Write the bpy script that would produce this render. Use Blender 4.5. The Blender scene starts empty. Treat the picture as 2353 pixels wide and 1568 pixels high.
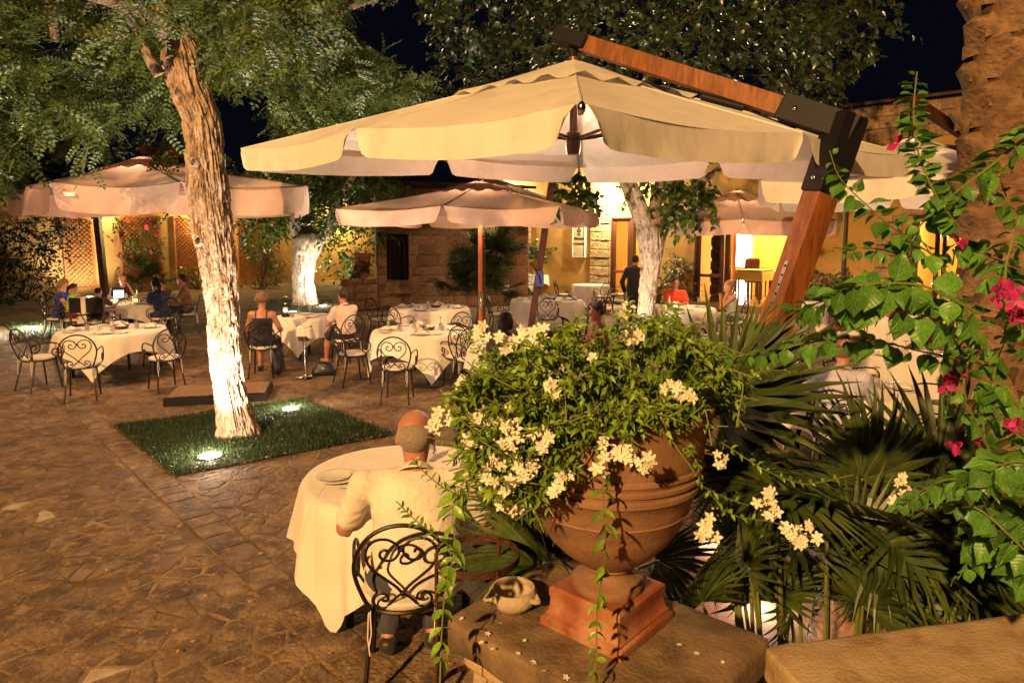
import bpy, math, random
import numpy as np
from mathutils import Vector, Matrix, Euler
random.seed(11)
rng = np.random.default_rng(11)
S = bpy.context.scene
COL = bpy.context.collection
R = math.radians
PI = math.pi

# ------------------------------------------------------------------ camera
cd = bpy.data.cameras.new('camera')
cam = bpy.data.objects.new('camera', cd)
COL.objects.link(cam)
cam.location = (0, 0, 2.25)
cam.rotation_euler = (R(84), 0, 0)
cd.lens = 24
cd.sensor_width = 36
cd.shift_y = -0.0336
cd.clip_start = 0.05
cd.clip_end = 500
cd.dof.use_dof = True
cd.dof.focus_distance = 6.5
cd.dof.aperture_fstop = 9.0
S.camera = cam

# ------------------------------------------------------------------ world, exposure
w = bpy.data.worlds.new('World')
S.world = w
w.use_nodes = True
nt = w.node_tree
bg = nt.nodes['Background']
bg.inputs[0].default_value = (0.0015, 0.0017, 0.0040, 1)
bg.inputs[1].default_value = 1.0
S.view_settings.view_transform = 'Standard'
S.view_settings.look = 'None'
S.view_settings.exposure = 0.15
S.view_settings.gamma = 1.0
S.view_settings.use_curve_mapping = False
S.cycles.use_denoising = True
S.cycles.max_bounces = 7
S.cycles.diffuse_bounces = 3
S.cycles.glossy_bounces = 3
S.cycles.transmission_bounces = 6
S.cycles.transparent_max_bounces = 6
S.cycles.sample_clamp_indirect = 3.0
S.cycles.sample_clamp_direct = 40.0
S.cycles.caustics_reflective = False
S.cycles.caustics_refractive = False

# ------------------------------------------------------------------ lamps of the place, seen and assumed
def lamp(name, kind, loc, energy, color, target=None, cone=60, blend=0.5, radius=0.1):
    l = bpy.data.lights.new(name, kind)
    l.energy = energy
    l.color = color
    l.shadow_soft_size = radius
    o = bpy.data.objects.new(name, l)
    COL.objects.link(o)
    o.location = loc
    if kind == 'SPOT':
        l.spot_size = R(cone)
        l.spot_blend = blend
        d = Vector(target) - Vector(loc)
        o.rotation_euler = d.to_track_quat('-Z', 'Y').to_euler()
    return o

WARM = (1.0, 0.60, 0.25)
AMBER = (1.0, 0.55, 0.20)
ROSE = (1.0, 0.56, 0.36)
COOL = (1.0, 0.93, 0.80)
# assumed flood lamp, out of view, high on the house behind the camera
lamp('assumed_house_flood', 'SPOT', (-9.5, -16.5, 12.6), 43500, (1.0, .56, .215), (0.0, 7.5, 0.8), 62, 0.6, 0.3)

# ------------------------------------------------------------------ pixel helpers (2352 x 1568 reading of the photograph)
CP, SP = math.cos(R(6)), math.sin(R(6))
def ray(vx, vy):
    xr = (vx - 1176) / 1568.0
    yr = (vy - 705) / 1568.0
    return Vector((xr, CP - yr * SP, -SP - yr * CP))
def at(vx, vy, z=0.0):
    d = ray(vx, vy)
    t = (z - 2.25) / d.z
    return Vector((d.x * t, d.y * t, z))
def atY(vx, vy, Y):
    d = ray(vx, vy)
    t = Y / d.y
    return Vector((d.x * t, Y, 2.25 + d.z * t))
def px(p):
    X, Y, Z = p[0], p[1], p[2] - 2.25
    f = Y * CP - Z * SP
    u = Y * SP + Z * CP
    return 1176 + 1568 * X / f, 705 - 1568 * u / f

# ------------------------------------------------------------------ numpy noise
def _h(i, j, k):
    n = (i * 73856093) ^ (j * 19349663) ^ (k * 83492791)
    n = (n ^ (n >> 13)) * 1274126177
    n = n & 0x7fffffff
    n = (n ^ (n >> 16)) & 0xffff
    return n / 65535.0
def vnoise(P):
    P = np.asarray(P, dtype=float)
    I = np.floor(P).astype(np.int64)
    f = P - I
    f = f * f * (3 - 2 * f)
    i, j, k = I[..., 0], I[..., 1], I[..., 2]
    x, y, z = f[..., 0], f[..., 1], f[..., 2]
    def L(a, b, t): return a + (b - a) * t
    return L(L(L(_h(i, j, k), _h(i+1, j, k), x), L(_h(i, j+1, k), _h(i+1, j+1, k), x), y),
             L(L(_h(i, j, k+1), _h(i+1, j, k+1), x), L(_h(i, j+1, k+1), _h(i+1, j+1, k+1), x), y), z)
def fbm(P, o=4):
    P = np.asarray(P, dtype=float)
    a, s, r = 0.5, 1.0, 0
    for q in range(o):
        r = r + a * vnoise(P * s + q * 17.3)
        a *= 0.5
        s *= 2.03
    return r

# ------------------------------------------------------------------ object helpers
def tag(o, label=None, cat=None, group=None, kind=None):
    if label: o['label'] = label
    if cat: o['category'] = cat
    if group: o['group'] = group
    if kind: o['kind'] = kind
    return o
def thing(name, label, cat, loc=(0, 0, 0), rz=0, group=None):
    o = bpy.data.objects.new(name, None)
    COL.objects.link(o)
    o.empty_display_size = 0.1
    o.location = loc
    o.rotation_euler = (0, 0, rz)
    return tag(o, label, cat, group)
def link(name, me, parent=None, M=None):
    o = bpy.data.objects.new(name, me)
    COL.objects.link(o)
    if parent is not None: o.parent = parent
    if M is not None: o.matrix_local = M
    return o
def finish(me, mat, smooth, ang=42):
    if mat is not None:
        for m in (mat if isinstance(mat, (list, tuple)) else [mat]): me.materials.append(m)
    if smooth:
        me.shade_smooth()
        if ang < 179: me.set_sharp_from_angle(angle=R(ang))
    return me
def mesh_np(name, V, F, mat, smooth=False, ang=180):
    """F: int array (n, k), all faces with k corners"""
    V = np.asarray(V, dtype=np.float32)
    F = np.asarray(F, dtype=np.int32)
    me = bpy.data.meshes.new(name)
    n, k = F.shape
    me.vertices.add(len(V))
    me.vertices.foreach_set('co', V.ravel())
    me.loops.add(n * k)
    me.loops.foreach_set('vertex_index', F.ravel())
    me.polygons.add(n)
    me.polygons.foreach_set('loop_start', np.arange(0, n * k, k, dtype=np.int32))
    me.update(calc_edges=True)
    return finish(me, mat, smooth, ang)
def copy_tree(o, parent=None):
    c = o.copy()
    COL.objects.link(c)
    if parent is not None: c.parent = parent
    for ch in list(o.children):
        copy_tree(ch, c)
    return c

def catmull(P, n=6, closed=False):
    P = [np.array(p, float) for p in P]
    out = []
    m = len(P)
    rngi = range(m if closed else m - 1)
    for i in rngi:
        p0 = P[(i - 1) % m] if (closed or i > 0) else 2 * P[0] - P[1]
        p1 = P[i]
        p2 = P[(i + 1) % m]
        p3 = P[(i + 2) % m] if (closed or i + 2 < m) else 2 * P[-1] - P[-2]
        for q in range(n):
            t = q / n
            out.append(0.5 * ((2 * p1) + (-p0 + p2) * t + (2 * p0 - 5 * p1 + 4 * p2 - p3) * t * t + (-p0 + 3 * p1 - 3 * p2 + p3) * t ** 3))
    if not closed: out.append(P[-1])
    return out

class MB:
    def __init__(s):
        s.v, s.f = [], []
    def add(s, V, F):
        b = len(s.v)
        s.v.extend([tuple(map(float, p)) for p in V])
        s.f.extend([tuple(b + i for i in f) for f in F])
    def box(s, c, d, M=None, ch=0.0):
        x, y, z = d[0] / 2, d[1] / 2, d[2] / 2
        if ch:
            V, F = [], []
            X, Y, Z = x - ch, y - ch, z - ch
            V = [(-X, -Y, -z), (X, -Y, -z), (X, Y, -z), (-X, Y, -z), (-x, -y, -Z), (x, -y, -Z), (x, y, -Z), (-x, y, -Z),
                 (-x, -y, Z), (x, -y, Z), (x, y, Z), (-x, y, Z), (-X, -Y, z), (X, -Y, z), (X, Y, z), (-X, Y, z)]
            F = [(3, 2, 1, 0), (12, 13, 14, 15)]
            for a in (0, 4, 8):
                for q in range(4):
                    r = (q + 1) % 4
                    F.append((a + q, a + r, a + 4 + r, a + 4 + q))
        else:
            V = [(-x, -y, -z), (x, -y, -z), (x, y, -z), (-x, y, -z), (-x, -y, z), (x, -y, z), (x, y, z), (-x, y, z)]
            F = [(3, 2, 1, 0), (4, 5, 6, 7), (0, 1, 5, 4), (1, 2, 6, 5), (2, 3, 7, 6), (3, 0, 4, 7)]
        V = [Vector(p) for p in V]
        if M is not None: V = [M @ p for p in V]
        s.add([p + Vector(c) for p in V], F)
        return s
    def beam(s, a, b, wx, wy, up=(0, 0, 1), ch=0.0):
        a, b = Vector(a), Vector(b)
        z = (b - a)
        L = z.length
        z.normalize()
        x = Vector(up).cross(z)
        if x.length < 1e-4: x = Vector((1, 0, 0)).cross(z)
        x.normalize()
        y = z.cross(x)
        M = Matrix((x, y, z)).transposed()
        return s.box((a + b) / 2, (wx, wy, L), M, ch)
    def tube(s, P, r, n=6, closed=False, caps=True):
        P = [Vector(p) for p in P]
        m = len(P)
        rr = r if hasattr(r, '__len__') else [r] * m
        T = []
        for i in range(m):
            a = P[(i - 1) % m] if (closed or i > 0) else P[i]
            b = P[(i + 1) % m] if (closed or i < m - 1) else P[i]
            t = (b - a)
            T.append(t.normalized() if t.length > 1e-9 else Vector((0, 0, 1)))
        u = T[0].orthogonal().normalized()
        V, F = [], []
        for i in range(m):
            u = (u - T[i] * u.dot(T[i]))
            u = u.normalized() if u.length > 1e-6 else T[i].orthogonal().normalized()
            w_ = T[i].cross(u)
            for q in range(n):
                a = 2 * PI * q / n
                V.append(P[i] + (u * math.cos(a) + w_ * math.sin(a)) * rr[i])
        for i in range(m if closed else m - 1):
            j = (i + 1) % m
            for q in range(n):
                p = (q + 1) % n
                F.append((i * n + q, i * n + p, j * n + p, j * n + q))
        if caps and not closed:
            F.append(tuple(reversed(range(n))))
            F.append(tuple((m - 1) * n + q for q in range(n)))
        s.add(V, F)
        return s
    def lathe(s, prof, n=24, c=(0, 0, 0), M=None, cap=True):
        V, F = [], []
        for (r, z) in prof:
            for q in range(n):
                a = 2 * PI * q / n
                p = Vector((r * math.cos(a), r * math.sin(a), z))
                if M is not None: p = M @ p
                V.append(p + Vector(c))
        for i in range(len(prof) - 1):
            for q in range(n):
                p = (q + 1) % n
                F.append((i * n + q, i * n + p, (i + 1) * n + p, (i + 1) * n + q))
        if cap and prof[0][0] > 1e-5: F.append(tuple(reversed(range(n))))
        s.add(V, F)
        return s
    def ball(s, c, r, n=10, m=6, sc=(1, 1, 1)):
        prof = [(max(1e-5, r * math.sin(PI * i / m)), -r * math.cos(PI * i / m)) for i in range(m + 1)]
        M = Matrix.Diagonal(Vector(sc))
        return s.lathe(prof, n, c, M)
    def grid(s, G):
        h, w_ = len(G), len(G[0])
        V = [p for row in G for p in row]
        F = [(i * w_ + j, i * w_ + j + 1, (i + 1) * w_ + j + 1, (i + 1) * w_ + j) for i in range(h - 1) for j in range(w_ - 1)]
        s.add(V, F)
        return s
    def mesh(s, name, mat, smooth=True, ang=42):
        me = bpy.data.meshes.new(name)
        me.from_pydata(s.v, [], s.f)
        me.update()
        return finish(me, mat, smooth, ang)
    def build(s, name, mat, parent=None, smooth=True, ang=42, M=None):
        return link(name, s.mesh(name, mat, smooth, ang), parent, M)

# ------------------------------------------------------------------ materials
def M_(name, c, c2=None, rough=0.6, scale=6, bump=0.0, bscale=40, metal=0.0, spec=0.5, trans=0.0, transl=0.0, emit=None, es=0.0,
       rnd=0.0, c3=None, c3scale=2.0, stretch=None, lo=0.35, hi=0.65, sheen=0.0, bdist=0.02, island=False, coord='Object', coat=0.0):
    m = bpy.data.materials.new(name)
    m.use_nodes = True
    t = m.node_tree
    b = t.nodes['Principled BSDF']
    b.inputs['Roughness'].default_value = rough
    b.inputs['Metallic'].default_value = metal
    b.inputs['Specular IOR Level'].default_value = spec
    b.inputs['Transmission Weight'].default_value = trans
    b.inputs['Sheen Weight'].default_value = sheen
    b.inputs['Coat Weight'].default_value = coat
    b.inputs['Base Color'].default_value = (*c, 1)
    N, Lk = t.nodes.new, t.links.new
    vec = None
    if c2 is not None or bump or c3 is not None:
        tc = N('ShaderNodeTexCoord')
        vec = tc.outputs['Object' if coord == 'World' else coord]
        if coord == 'World':
            gp_ = N('ShaderNodeNewGeometry')
            vec = gp_.outputs['Position']
        if stretch:
            mp = N('ShaderNodeMapping')
            mp.inputs['Scale'].default_value = stretch
            Lk(vec, mp.inputs[0])
            vec = mp.outputs[0]
    colout = None
    if c2 is not None:
        nz = N('ShaderNodeTexNoise')
        nz.inputs['Scale'].default_value = scale
        nz.inputs['Detail'].default_value = 6
        Lk(vec, nz.inputs['Vector'])
        cr = N('ShaderNodeValToRGB')
        cr.color_ramp.elements[0].position = lo
        cr.color_ramp.elements[1].position = hi
        cr.color_ramp.elements[0].color = (*c, 1)
        cr.color_ramp.elements[1].color = (*c2, 1)
        Lk(nz.outputs[0], cr.inputs[0])
        colout = cr.outputs[0]
    if c3 is not None:
        nz = N('ShaderNodeTexNoise')
        nz.inputs['Scale'].default_value = c3scale
        nz.inputs['Detail'].default_value = 8
        nz.inputs['Roughness'].default_value = 0.65
        Lk(vec, nz.inputs['Vector'])
        cr = N('ShaderNodeValToRGB')
        cr.color_ramp.elements[0].position = 0.5
        cr.color_ramp.elements[1].position = 0.68
        cr.color_ramp.elements[0].color = (0, 0, 0, 1)
        Lk(nz.outputs[0], cr.inputs[0])
        mx = N('ShaderNodeMix')
        mx.data_type = 'RGBA'
        Lk(cr.outputs[0], mx.inputs[0])
        if colout is not None: Lk(colout, mx.inputs[6])
        else: mx.inputs[6].default_value = (*c, 1)
        mx.inputs[7].default_value = (*c3, 1)
        colout = mx.outputs[2]
    if rnd or island:
        hs = N('ShaderNodeHueSaturation')
        mr = N('ShaderNodeMapRange')
        amt = rnd or 0.35
        mr.inputs['To Min'].default_value = 1 - amt
        mr.inputs['To Max'].default_value = 1 + amt
        if island:
            g = N('ShaderNodeNewGeometry')
            Lk(g.outputs['Random Per Island'], mr.inputs[0])
        else:
            oi = N('ShaderNodeObjectInfo')
            Lk(oi.outputs['Random'], mr.inputs[0])
        Lk(mr.outputs[0], hs.inputs['Value'])
        if colout is not None: Lk(colout, hs.inputs['Color'])
        else: hs.inputs['Color'].default_value = (*c, 1)
        colout = hs.outputs[0]
    if colout is not None: Lk(colout, b.inputs['Base Color'])
    if bump:
        nb = N('ShaderNodeTexNoise')
        nb.inputs['Scale'].default_value = bscale
        nb.inputs['Detail'].default_value = 6
        Lk(vec, nb.inputs['Vector'])
        bp = N('ShaderNodeBump')
        bp.inputs['Strength'].default_value = bump
        bp.inputs['Distance'].default_value = bdist
        Lk(nb.outputs[0], bp.inputs['Height'])
        Lk(bp.outputs[0], b.inputs['Normal'])
    if emit is not None:
        b.inputs['Emission Color'].default_value = (*emit, 1)
        b.inputs['Emission Strength'].default_value = es
    if transl:
        tr = N('ShaderNodeBsdfTranslucent')
        if colout is not None: Lk(colout, tr.inputs[0])
        else: tr.inputs[0].default_value = (*c, 1)
        ms = N('ShaderNodeMixShader')
        ms.inputs[0].default_value = transl
        Lk(b.outputs[0], ms.inputs[1])
        Lk(tr.outputs[0], ms.inputs[2])
        Lk(ms.outputs[0], t.nodes['Material Output'].inputs[0])
    return m

MT = dict(
    mortar=M_('mortar', (0.10, 0.062, 0.032), (0.34, 0.225, 0.115), rough=0.9, scale=1.9, bump=0.8, bscale=45, c3=(0.085, 0.054, 0.029), c3scale=9, coord='World'),
    paving=M_('paving', (0.088, 0.053, 0.027), (0.205, 0.130, 0.067), rough=0.82, scale=4.5, bump=0.8, bscale=38, rnd=0.2, c3=(0.30, 0.205, 0.105), c3scale=11, lo=.40, hi=.62, coord='World'),
    paving2=M_('paving_far', (0.088, 0.052, 0.027), (0.20, 0.126, 0.066), rough=0.82, scale=4.5, bump=0.8, bscale=38, island=True, rnd=0.2, c3=(0.23, 0.155, 0.082), c3scale=11, lo=.40, hi=.62, coord='World'),
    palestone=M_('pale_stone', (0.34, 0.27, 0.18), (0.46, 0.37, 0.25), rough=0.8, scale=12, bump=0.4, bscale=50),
    flag=M_('flagstone', (0.09, 0.05, 0.025), (0.16, 0.095, 0.047), rough=0.7, scale=4.0, bump=0.4, bscale=50, rnd=0.22),
    lawn=M_('lawn_soil', (0.018, 0.022, 0.008), (0.045, 0.036, 0.016), rough=0.9, scale=20),
    grass=M_('grass', (0.016, 0.038, 0.007), (0.034, 0.066, 0.012), rough=0.5, scale=5, transl=0.25, island=True),
    deadleaf=M_('dead_leaf', (0.34, 0.17, 0.06), (0.5, 0.3, 0.12), rough=0.7, scale=3, island=True),
    cream=M_('cream_canvas', (0.75, 0.70, 0.59), (0.81, 0.76, 0.65), rough=0.85, scale=2, bump=0.25, bscale=7, stretch=(1.6, 1.0, 1.0), c3=(0.62, 0.57, 0.46), c3scale=1.3, transl=0.12, sheen=0.2),
    ecru=M_('ecru_canvas', (0.48, 0.33, 0.25), (0.56, 0.395, 0.305), rough=0.85, scale=2, bump=0.25, bscale=7, c3=(0.42, 0.26, 0.20), c3scale=1.3, transl=0.25, sheen=0.2),
    cloth=M_('table_linen', (0.72, 0.66, 0.55), (0.78, 0.72, 0.61), rough=0.85, scale=4, bump=0.05, bscale=400, transl=0.05, sheen=0.3),
    ycloth=M_('yellow_linen', (0.72, 0.55, 0.14), rough=0.85, sheen=0.3),
    iron=M_('wrought_iron', (0.022, 0.018, 0.016), (0.035, 0.028, 0.024), rough=0.42, scale=40, metal=0.6, bump=0.15, bscale=120),
    rust=M_('rusted_iron', (0.05, 0.022, 0.014), (0.11, 0.04, 0.02), rough=0.6, scale=30, metal=0.4, bump=0.3, bscale=90),
    steel=M_('polished_steel', (0.6, 0.57, 0.52), rough=0.16, metal=1.0),
    cushion=M_('cushion', (0.62, 0.55, 0.46), (0.70, 0.62, 0.52), rough=0.9, scale=6, bump=0.1, bscale=200, sheen=0.3),
    teak=M_('varnished_teak', (0.16, 0.050, 0.011), (0.27, 0.095, 0.020), rough=0.5, scale=3, stretch=(9, 9, 0.6), bump=0.08, bscale=30, spec=0.3, c3=(0.11, 0.032, 0.008), c3scale=4),
    darkteak=M_('dark_teak', (0.075, 0.026, 0.014), (0.12, 0.045, 0.024), rough=0.35, scale=3, stretch=(9, 9, 0.6), coat=0.2),
    redwood=M_('red_stained_pole', (0.30, 0.075, 0.03), (0.38, 0.11, 0.045), rough=0.35, scale=4, stretch=(8, 8, 0.6), coat=0.3),
    blackmetal=M_('black_metal', (0.010, 0.009, 0.010), rough=0.55, spec=0.2),
    terracotta=M_('terracotta', (0.20, 0.100, 0.048), (0.30, 0.168, 0.085), rough=0.8, scale=5, bump=0.2, bscale=70, c3=(0.15, 0.075, 0.038), c3scale=5),
    redterra=M_('red_terracotta', (0.22, 0.058, 0.022), (0.30, 0.10, 0.042), rough=0.75, scale=7, bump=0.2, bscale=60, c3=(0.42, 0.24, 0.13), c3scale=3),
    clay=M_('pale_clay', (0.36, 0.29, 0.18), (0.46, 0.37, 0.24), rough=0.85, scale=9, bump=0.25, bscale=60),
    limestone=M_('weathered_limestone', (0.10, 0.064, 0.032), (0.25, 0.165, 0.085), rough=0.88, scale=6, bump=0.35, bscale=60, c3=(0.040, 0.028, 0.016), c3scale=5),
    parapet=M_('smooth_limestone', (0.37, 0.27, 0.14), (0.46, 0.345, 0.19), rough=0.8, scale=7, bump=0.3, bscale=80, c3=(0.27, 0.17, 0.08), c3scale=6),
    pinkstone=M_('pink_slab', (0.36, 0.20, 0.14), (0.44, 0.27, 0.19), rough=0.75, scale=6, bump=0.4, bscale=40),
    ochre=M_('ochre_plaster', (0.46, 0.27, 0.075), (0.54, 0.33, 0.10), rough=0.9, scale=1.2, bump=0.15, bscale=30, c3=(0.40, 0.22, 0.06), c3scale=0.7),
    hutstone=M_('hut_stone', (0.23, 0.135, 0.07), (0.45, 0.29, 0.165), rough=0.9, scale=3, bump=0.9, bscale=14, rnd=0.3, c3=(0.085, 0.045, 0.025), c3scale=2.5, bdist=0.05),
    quoin=M_('quoin_stone', (0.34, 0.23, 0.11), (0.5, 0.36, 0.18), rough=0.9, scale=5, bump=1.0, bscale=16, rnd=0.15, bdist=0.06),
    joint=M_('lime_mortar', (0.36, 0.25, 0.14), (0.26, 0.17, 0.09), rough=0.95, scale=6, bump=0.4, bscale=30),
    roof=M_('roof_tile', (0.05, 0.03, 0.02), (0.09, 0.05, 0.03), rough=0.85, scale=6),
    trellis=M_('orange_trellis', (0.40, 0.135, 0.03), (0.48, 0.18, 0.045), rough=0.7, scale=8),
    bark=M_('furrowed_bark', (0.42, 0.29, 0.20), (0.64, 0.48, 0.36), rough=0.9, scale=5, bump=1.0, bscale=14, stretch=(2.6, 2.6, 1.0), c3=(0.09, 0.05, 0.03), c3scale=6, bdist=0.06),  # dark third colour paints the shade of the crevices into the bark
    palebark=M_('pale_bark', (0.42, 0.33, 0.26), (0.58, 0.48, 0.39), rough=0.9, scale=7, bump=1.0, bscale=18, stretch=(2.6, 2.6, 1.0), c3=(0.12, 0.08, 0.05), c3scale=6, bdist=0.05),  # dark patches colour in crevice shade on the pale trunks
    palmbark=M_('palm_bark', (0.13, 0.07, 0.033), (0.32, 0.195, 0.098), rough=0.9, scale=5, bump=0.9, bscale=24, c3=(0.11, 0.055, 0.025), c3scale=6, bdist=0.03, rnd=0.2),
    palmcore_shaded=M_('palm_core_shaded', (0.055, 0.028, 0.013), (0.10, 0.05, 0.024), rough=0.95, scale=8, bump=0.9, bscale=30),  # core coloured dark so gaps between leaf bases read as shaded
    leaf_locust=M_('locust_leaf', (0.055, 0.098, 0.020), (0.115, 0.155, 0.038), rough=0.46, scale=1.5, transl=0.3, island=True, rnd=0.45, spec=0.45),
    leaf_mulb=M_('mulberry_leaf', (0.026, 0.050, 0.014), (0.045, 0.078, 0.020), rough=0.32, scale=1.5, transl=0.2, island=True, rnd=0.45, spec=0.7),
    leaf_lit=M_('light_green_leaf', (0.060, 0.105, 0.020), (0.11, 0.155, 0.035), rough=0.38, scale=1.5, transl=0.3, island=True, rnd=0.35),
    leaf_dark=M_('dark_leaf', (0.012, 0.026, 0.009), (0.024, 0.042, 0.014), rough=0.45, scale=2, transl=0.15, island=True, rnd=0.4),
    leaf_jas=M_('jasmine_leaf', (0.11, 0.225, 0.018), (0.24, 0.37, 0.035), rough=0.38, scale=6, transl=0.25, island=True, rnd=0.4, bump=0.2, bscale=80),
    leaf_jas1=M_('jasmine_leaf_single', (0.11, 0.24, 0.02), (0.23, 0.37, 0.035), rough=0.36, scale=6, transl=0.25, rnd=0.4),
    leaf_bou=M_('bougainvillea_leaf', (0.06, 0.21, 0.018), (0.13, 0.31, 0.035), rough=0.42, scale=9, transl=0.38, rnd=0.45, bump=0.15, bscale=60),
    leaf_palm=M_('fan_palm_leaf', (0.034, 0.058, 0.011), (0.078, 0.108, 0.024), rough=0.42, scale=8, transl=0.12, island=True, rnd=0.35),
    stem=M_('green_stem', (0.17, 0.20, 0.04), (0.13, 0.14, 0.035), rough=0.5, scale=10),
    twig=M_('brown_stem', (0.075, 0.045, 0.025), (0.05, 0.032, 0.02), rough=0.8, scale=12),
    petal=M_('white_petal', (0.82, 0.78, 0.60), (0.86, 0.82, 0.66), rough=0.6, scale=8, transl=0.2),
    yellow=M_('yellow_anther', (0.75, 0.5, 0.06), rough=0.6),
    magenta=M_('magenta_bract', (0.40, 0.012, 0.13), (0.50, 0.03, 0.20), rough=0.55, scale=14, transl=0.3, rnd=0.3),
    pinkflower=M_('pink_flower', (0.7, 0.42, 0.36), (0.78, 0.56, 0.48), rough=0.6, scale=8, transl=0.2, island=True),
    redflower=M_('red_flower', (0.55, 0.03, 0.06), (0.62, 0.08, 0.10), rough=0.6, scale=8, island=True),
    glass=M_('clear_glass', (1, 1, 1), rough=0.03, trans=0.86),
    china=M_('white_china', (0.78, 0.74, 0.66), rough=0.2),
    wine=M_('pale_wine', (0.8, 0.65, 0.2), rough=0.05, trans=0.6),
    candle=M_('candle_glow', (0.9, 0.6, 0.3), emit=(1.0, 0.55, 0.2), es=14),
    white_lamp=M_('lamp_lens', (1, 1, 1), emit=(1.0, 0.93, 0.82), es=60),
    bulb=M_('wall_lamp_bulb', (1, 1, 1), emit=(1.0, 0.82, 0.5), es=60),
    bulb_dim=M_('assumed_canopy_glow', (1, 1, 1), emit=(1.0, 0.7, 0.45), es=12),  # glow of the lamps assumed under the parasols
    screen=M_('lit_screen', (0.6, 0.7, 0.9), emit=(0.65, 0.78, 1.0), es=4.0),
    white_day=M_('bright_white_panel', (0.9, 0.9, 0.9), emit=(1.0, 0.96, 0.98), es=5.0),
    doorwood=M_('door_wood', (0.07, 0.022, 0.012), (0.12, 0.038, 0.018), rough=0.35, scale=4, stretch=(6, 6, 0.6)),
    redwoodbar=M_('red_wood_bar', (0.26, 0.05, 0.02), rough=0.4),
    pane=M_('window_pane', (0.9, 0.9, 0.9), rough=0.02, trans=1.0),
    room=M_('room_wall', (0.70, 0.45, 0.12), (0.76, 0.50, 0.15), rough=0.85, scale=1),
    roomfloor=M_('room_floor', (0.60, 0.40, 0.13), (0.66, 0.45, 0.16), rough=0.25, scale=1.5),
    whitewall=M_('white_wall', (0.8, 0.78, 0.7), rough=0.8),
    sign=M_('sign_board', (0.62, 0.55, 0.36), rough=0.5),
    ink=M_('sign_ink', (0.03, 0.022, 0.015), rough=0.6),
    gravel=M_('gravel_fill', (0.40, 0.26, 0.15), (0.20, 0.12, 0.07), rough=0.9, scale=60, bump=1.0, bscale=90, lo=0.42, hi=0.58),
    dark=M_('dark_void', (0.010, 0.008, 0.007), rough=0.9),
    pipe=M_('brown_pipe', (0.06, 0.04, 0.035), rough=0.5),
    leather=M_('black_leather', (0.010, 0.009, 0.010), rough=0.45, bump=0.2, bscale=60),
    bluebox=M_('blue_box', (0.10, 0.13, 0.45), rough=0.4),
)
def cl(name, c, c2=None, rough=0.85):
    return M_(name, c, c2, rough=rough, scale=6, sheen=0.15) if c2 else M_(name, c, rough=rough, sheen=0.15)

def _nodes(m):
    t = m.node_tree
    return t, t.nodes, t.links, t.nodes['Principled BSDF']
def add_creases(m, step, strength=.35):
    """ironed fold lines on linen, as relief"""
    t, n, l, b = _nodes(m)
    tc = n.new('ShaderNodeTexCoord')
    sp = n.new('ShaderNodeSeparateXYZ')
    l.new(tc.outputs['Object'], sp.inputs[0])
    acc = None
    for ax in (0, 1):
        d = n.new('ShaderNodeMath'); d.operation = 'PINGPONG'; d.inputs[1].default_value = step / 2
        l.new(sp.outputs[ax], d.inputs[0])
        mr = n.new('ShaderNodeMapRange'); mr.inputs['From Max'].default_value = .012
        l.new(d.outputs[0], mr.inputs[0])
        if acc is None: acc = mr.outputs[0]
        else:
            mm = n.new('ShaderNodeMath'); mm.operation = 'MINIMUM'
            l.new(acc, mm.inputs[0]); l.new(mr.outputs[0], mm.inputs[1]); acc = mm.outputs[0]
    nz = n.new('ShaderNodeTexNoise'); nz.inputs['Scale'].default_value = 9
    l.new(tc.outputs['Object'], nz.inputs['Vector'])
    ad = n.new('ShaderNodeMath'); ad.operation = 'ADD'
    l.new(acc, ad.inputs[0]); l.new(nz.outputs[0], ad.inputs[1])
    bp = n.new('ShaderNodeBump'); bp.inputs['Strength'].default_value = strength; bp.inputs['Distance'].default_value = .012
    l.new(ad.outputs[0], bp.inputs['Height'])
    l.new(bp.outputs[0], b.inputs['Normal'])
add_creases(MT['cloth'], .42)
def add_veins(m):
    """midrib and side veins from the leaf's own x, y"""
    t, n, l, b = _nodes(m)
    src = b.inputs['Base Color'].links[0].from_socket
    tc = n.new('ShaderNodeTexCoord')
    sp = n.new('ShaderNodeSeparateXYZ')
    l.new(tc.outputs['Object'], sp.inputs[0])
    ab = n.new('ShaderNodeMath'); ab.operation = 'ABSOLUTE'
    l.new(sp.outputs[0], ab.inputs[0])
    k = n.new('ShaderNodeMath'); k.operation = 'MULTIPLY_ADD'; k.inputs[1].default_value = -.75
    l.new(ab.outputs[0], k.inputs[0]); l.new(sp.outputs[1], k.inputs[2])
    pp = n.new('ShaderNodeMath'); pp.operation = 'PINGPONG'; pp.inputs[1].default_value = .085
    l.new(k.outputs[0], pp.inputs[0])
    m1 = n.new('ShaderNodeMapRange'); m1.inputs['From Max'].default_value = .022
    l.new(pp.outputs[0], m1.inputs[0])
    m2 = n.new('ShaderNodeMapRange'); m2.inputs['From Max'].default_value = .03
    l.new(ab.outputs[0], m2.inputs[0])
    mn = n.new('ShaderNodeMath'); mn.operation = 'MINIMUM'
    l.new(m1.outputs[0], mn.inputs[0]); l.new(m2.outputs[0], mn.inputs[1])
    hs = n.new('ShaderNodeHueSaturation'); hs.inputs['Value'].default_value = 1.6; hs.inputs['Saturation'].default_value = .8
    l.new(src, hs.inputs['Color'])
    mx = n.new('ShaderNodeMix'); mx.data_type = 'RGBA'
    l.new(mn.outputs[0], mx.inputs[0]); l.new(hs.outputs[0], mx.inputs[6]); l.new(src, mx.inputs[7])
    l.new(mx.outputs[2], b.inputs['Base Color'])
    bp = n.new('ShaderNodeBump'); bp.inputs['Strength'].default_value = .5; bp.inputs['Distance'].default_value = .03
    l.new(mn.outputs[0], bp.inputs['Height']); l.new(bp.outputs[0], b.inputs['Normal'])
add_veins(MT['leaf_bou'])

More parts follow.
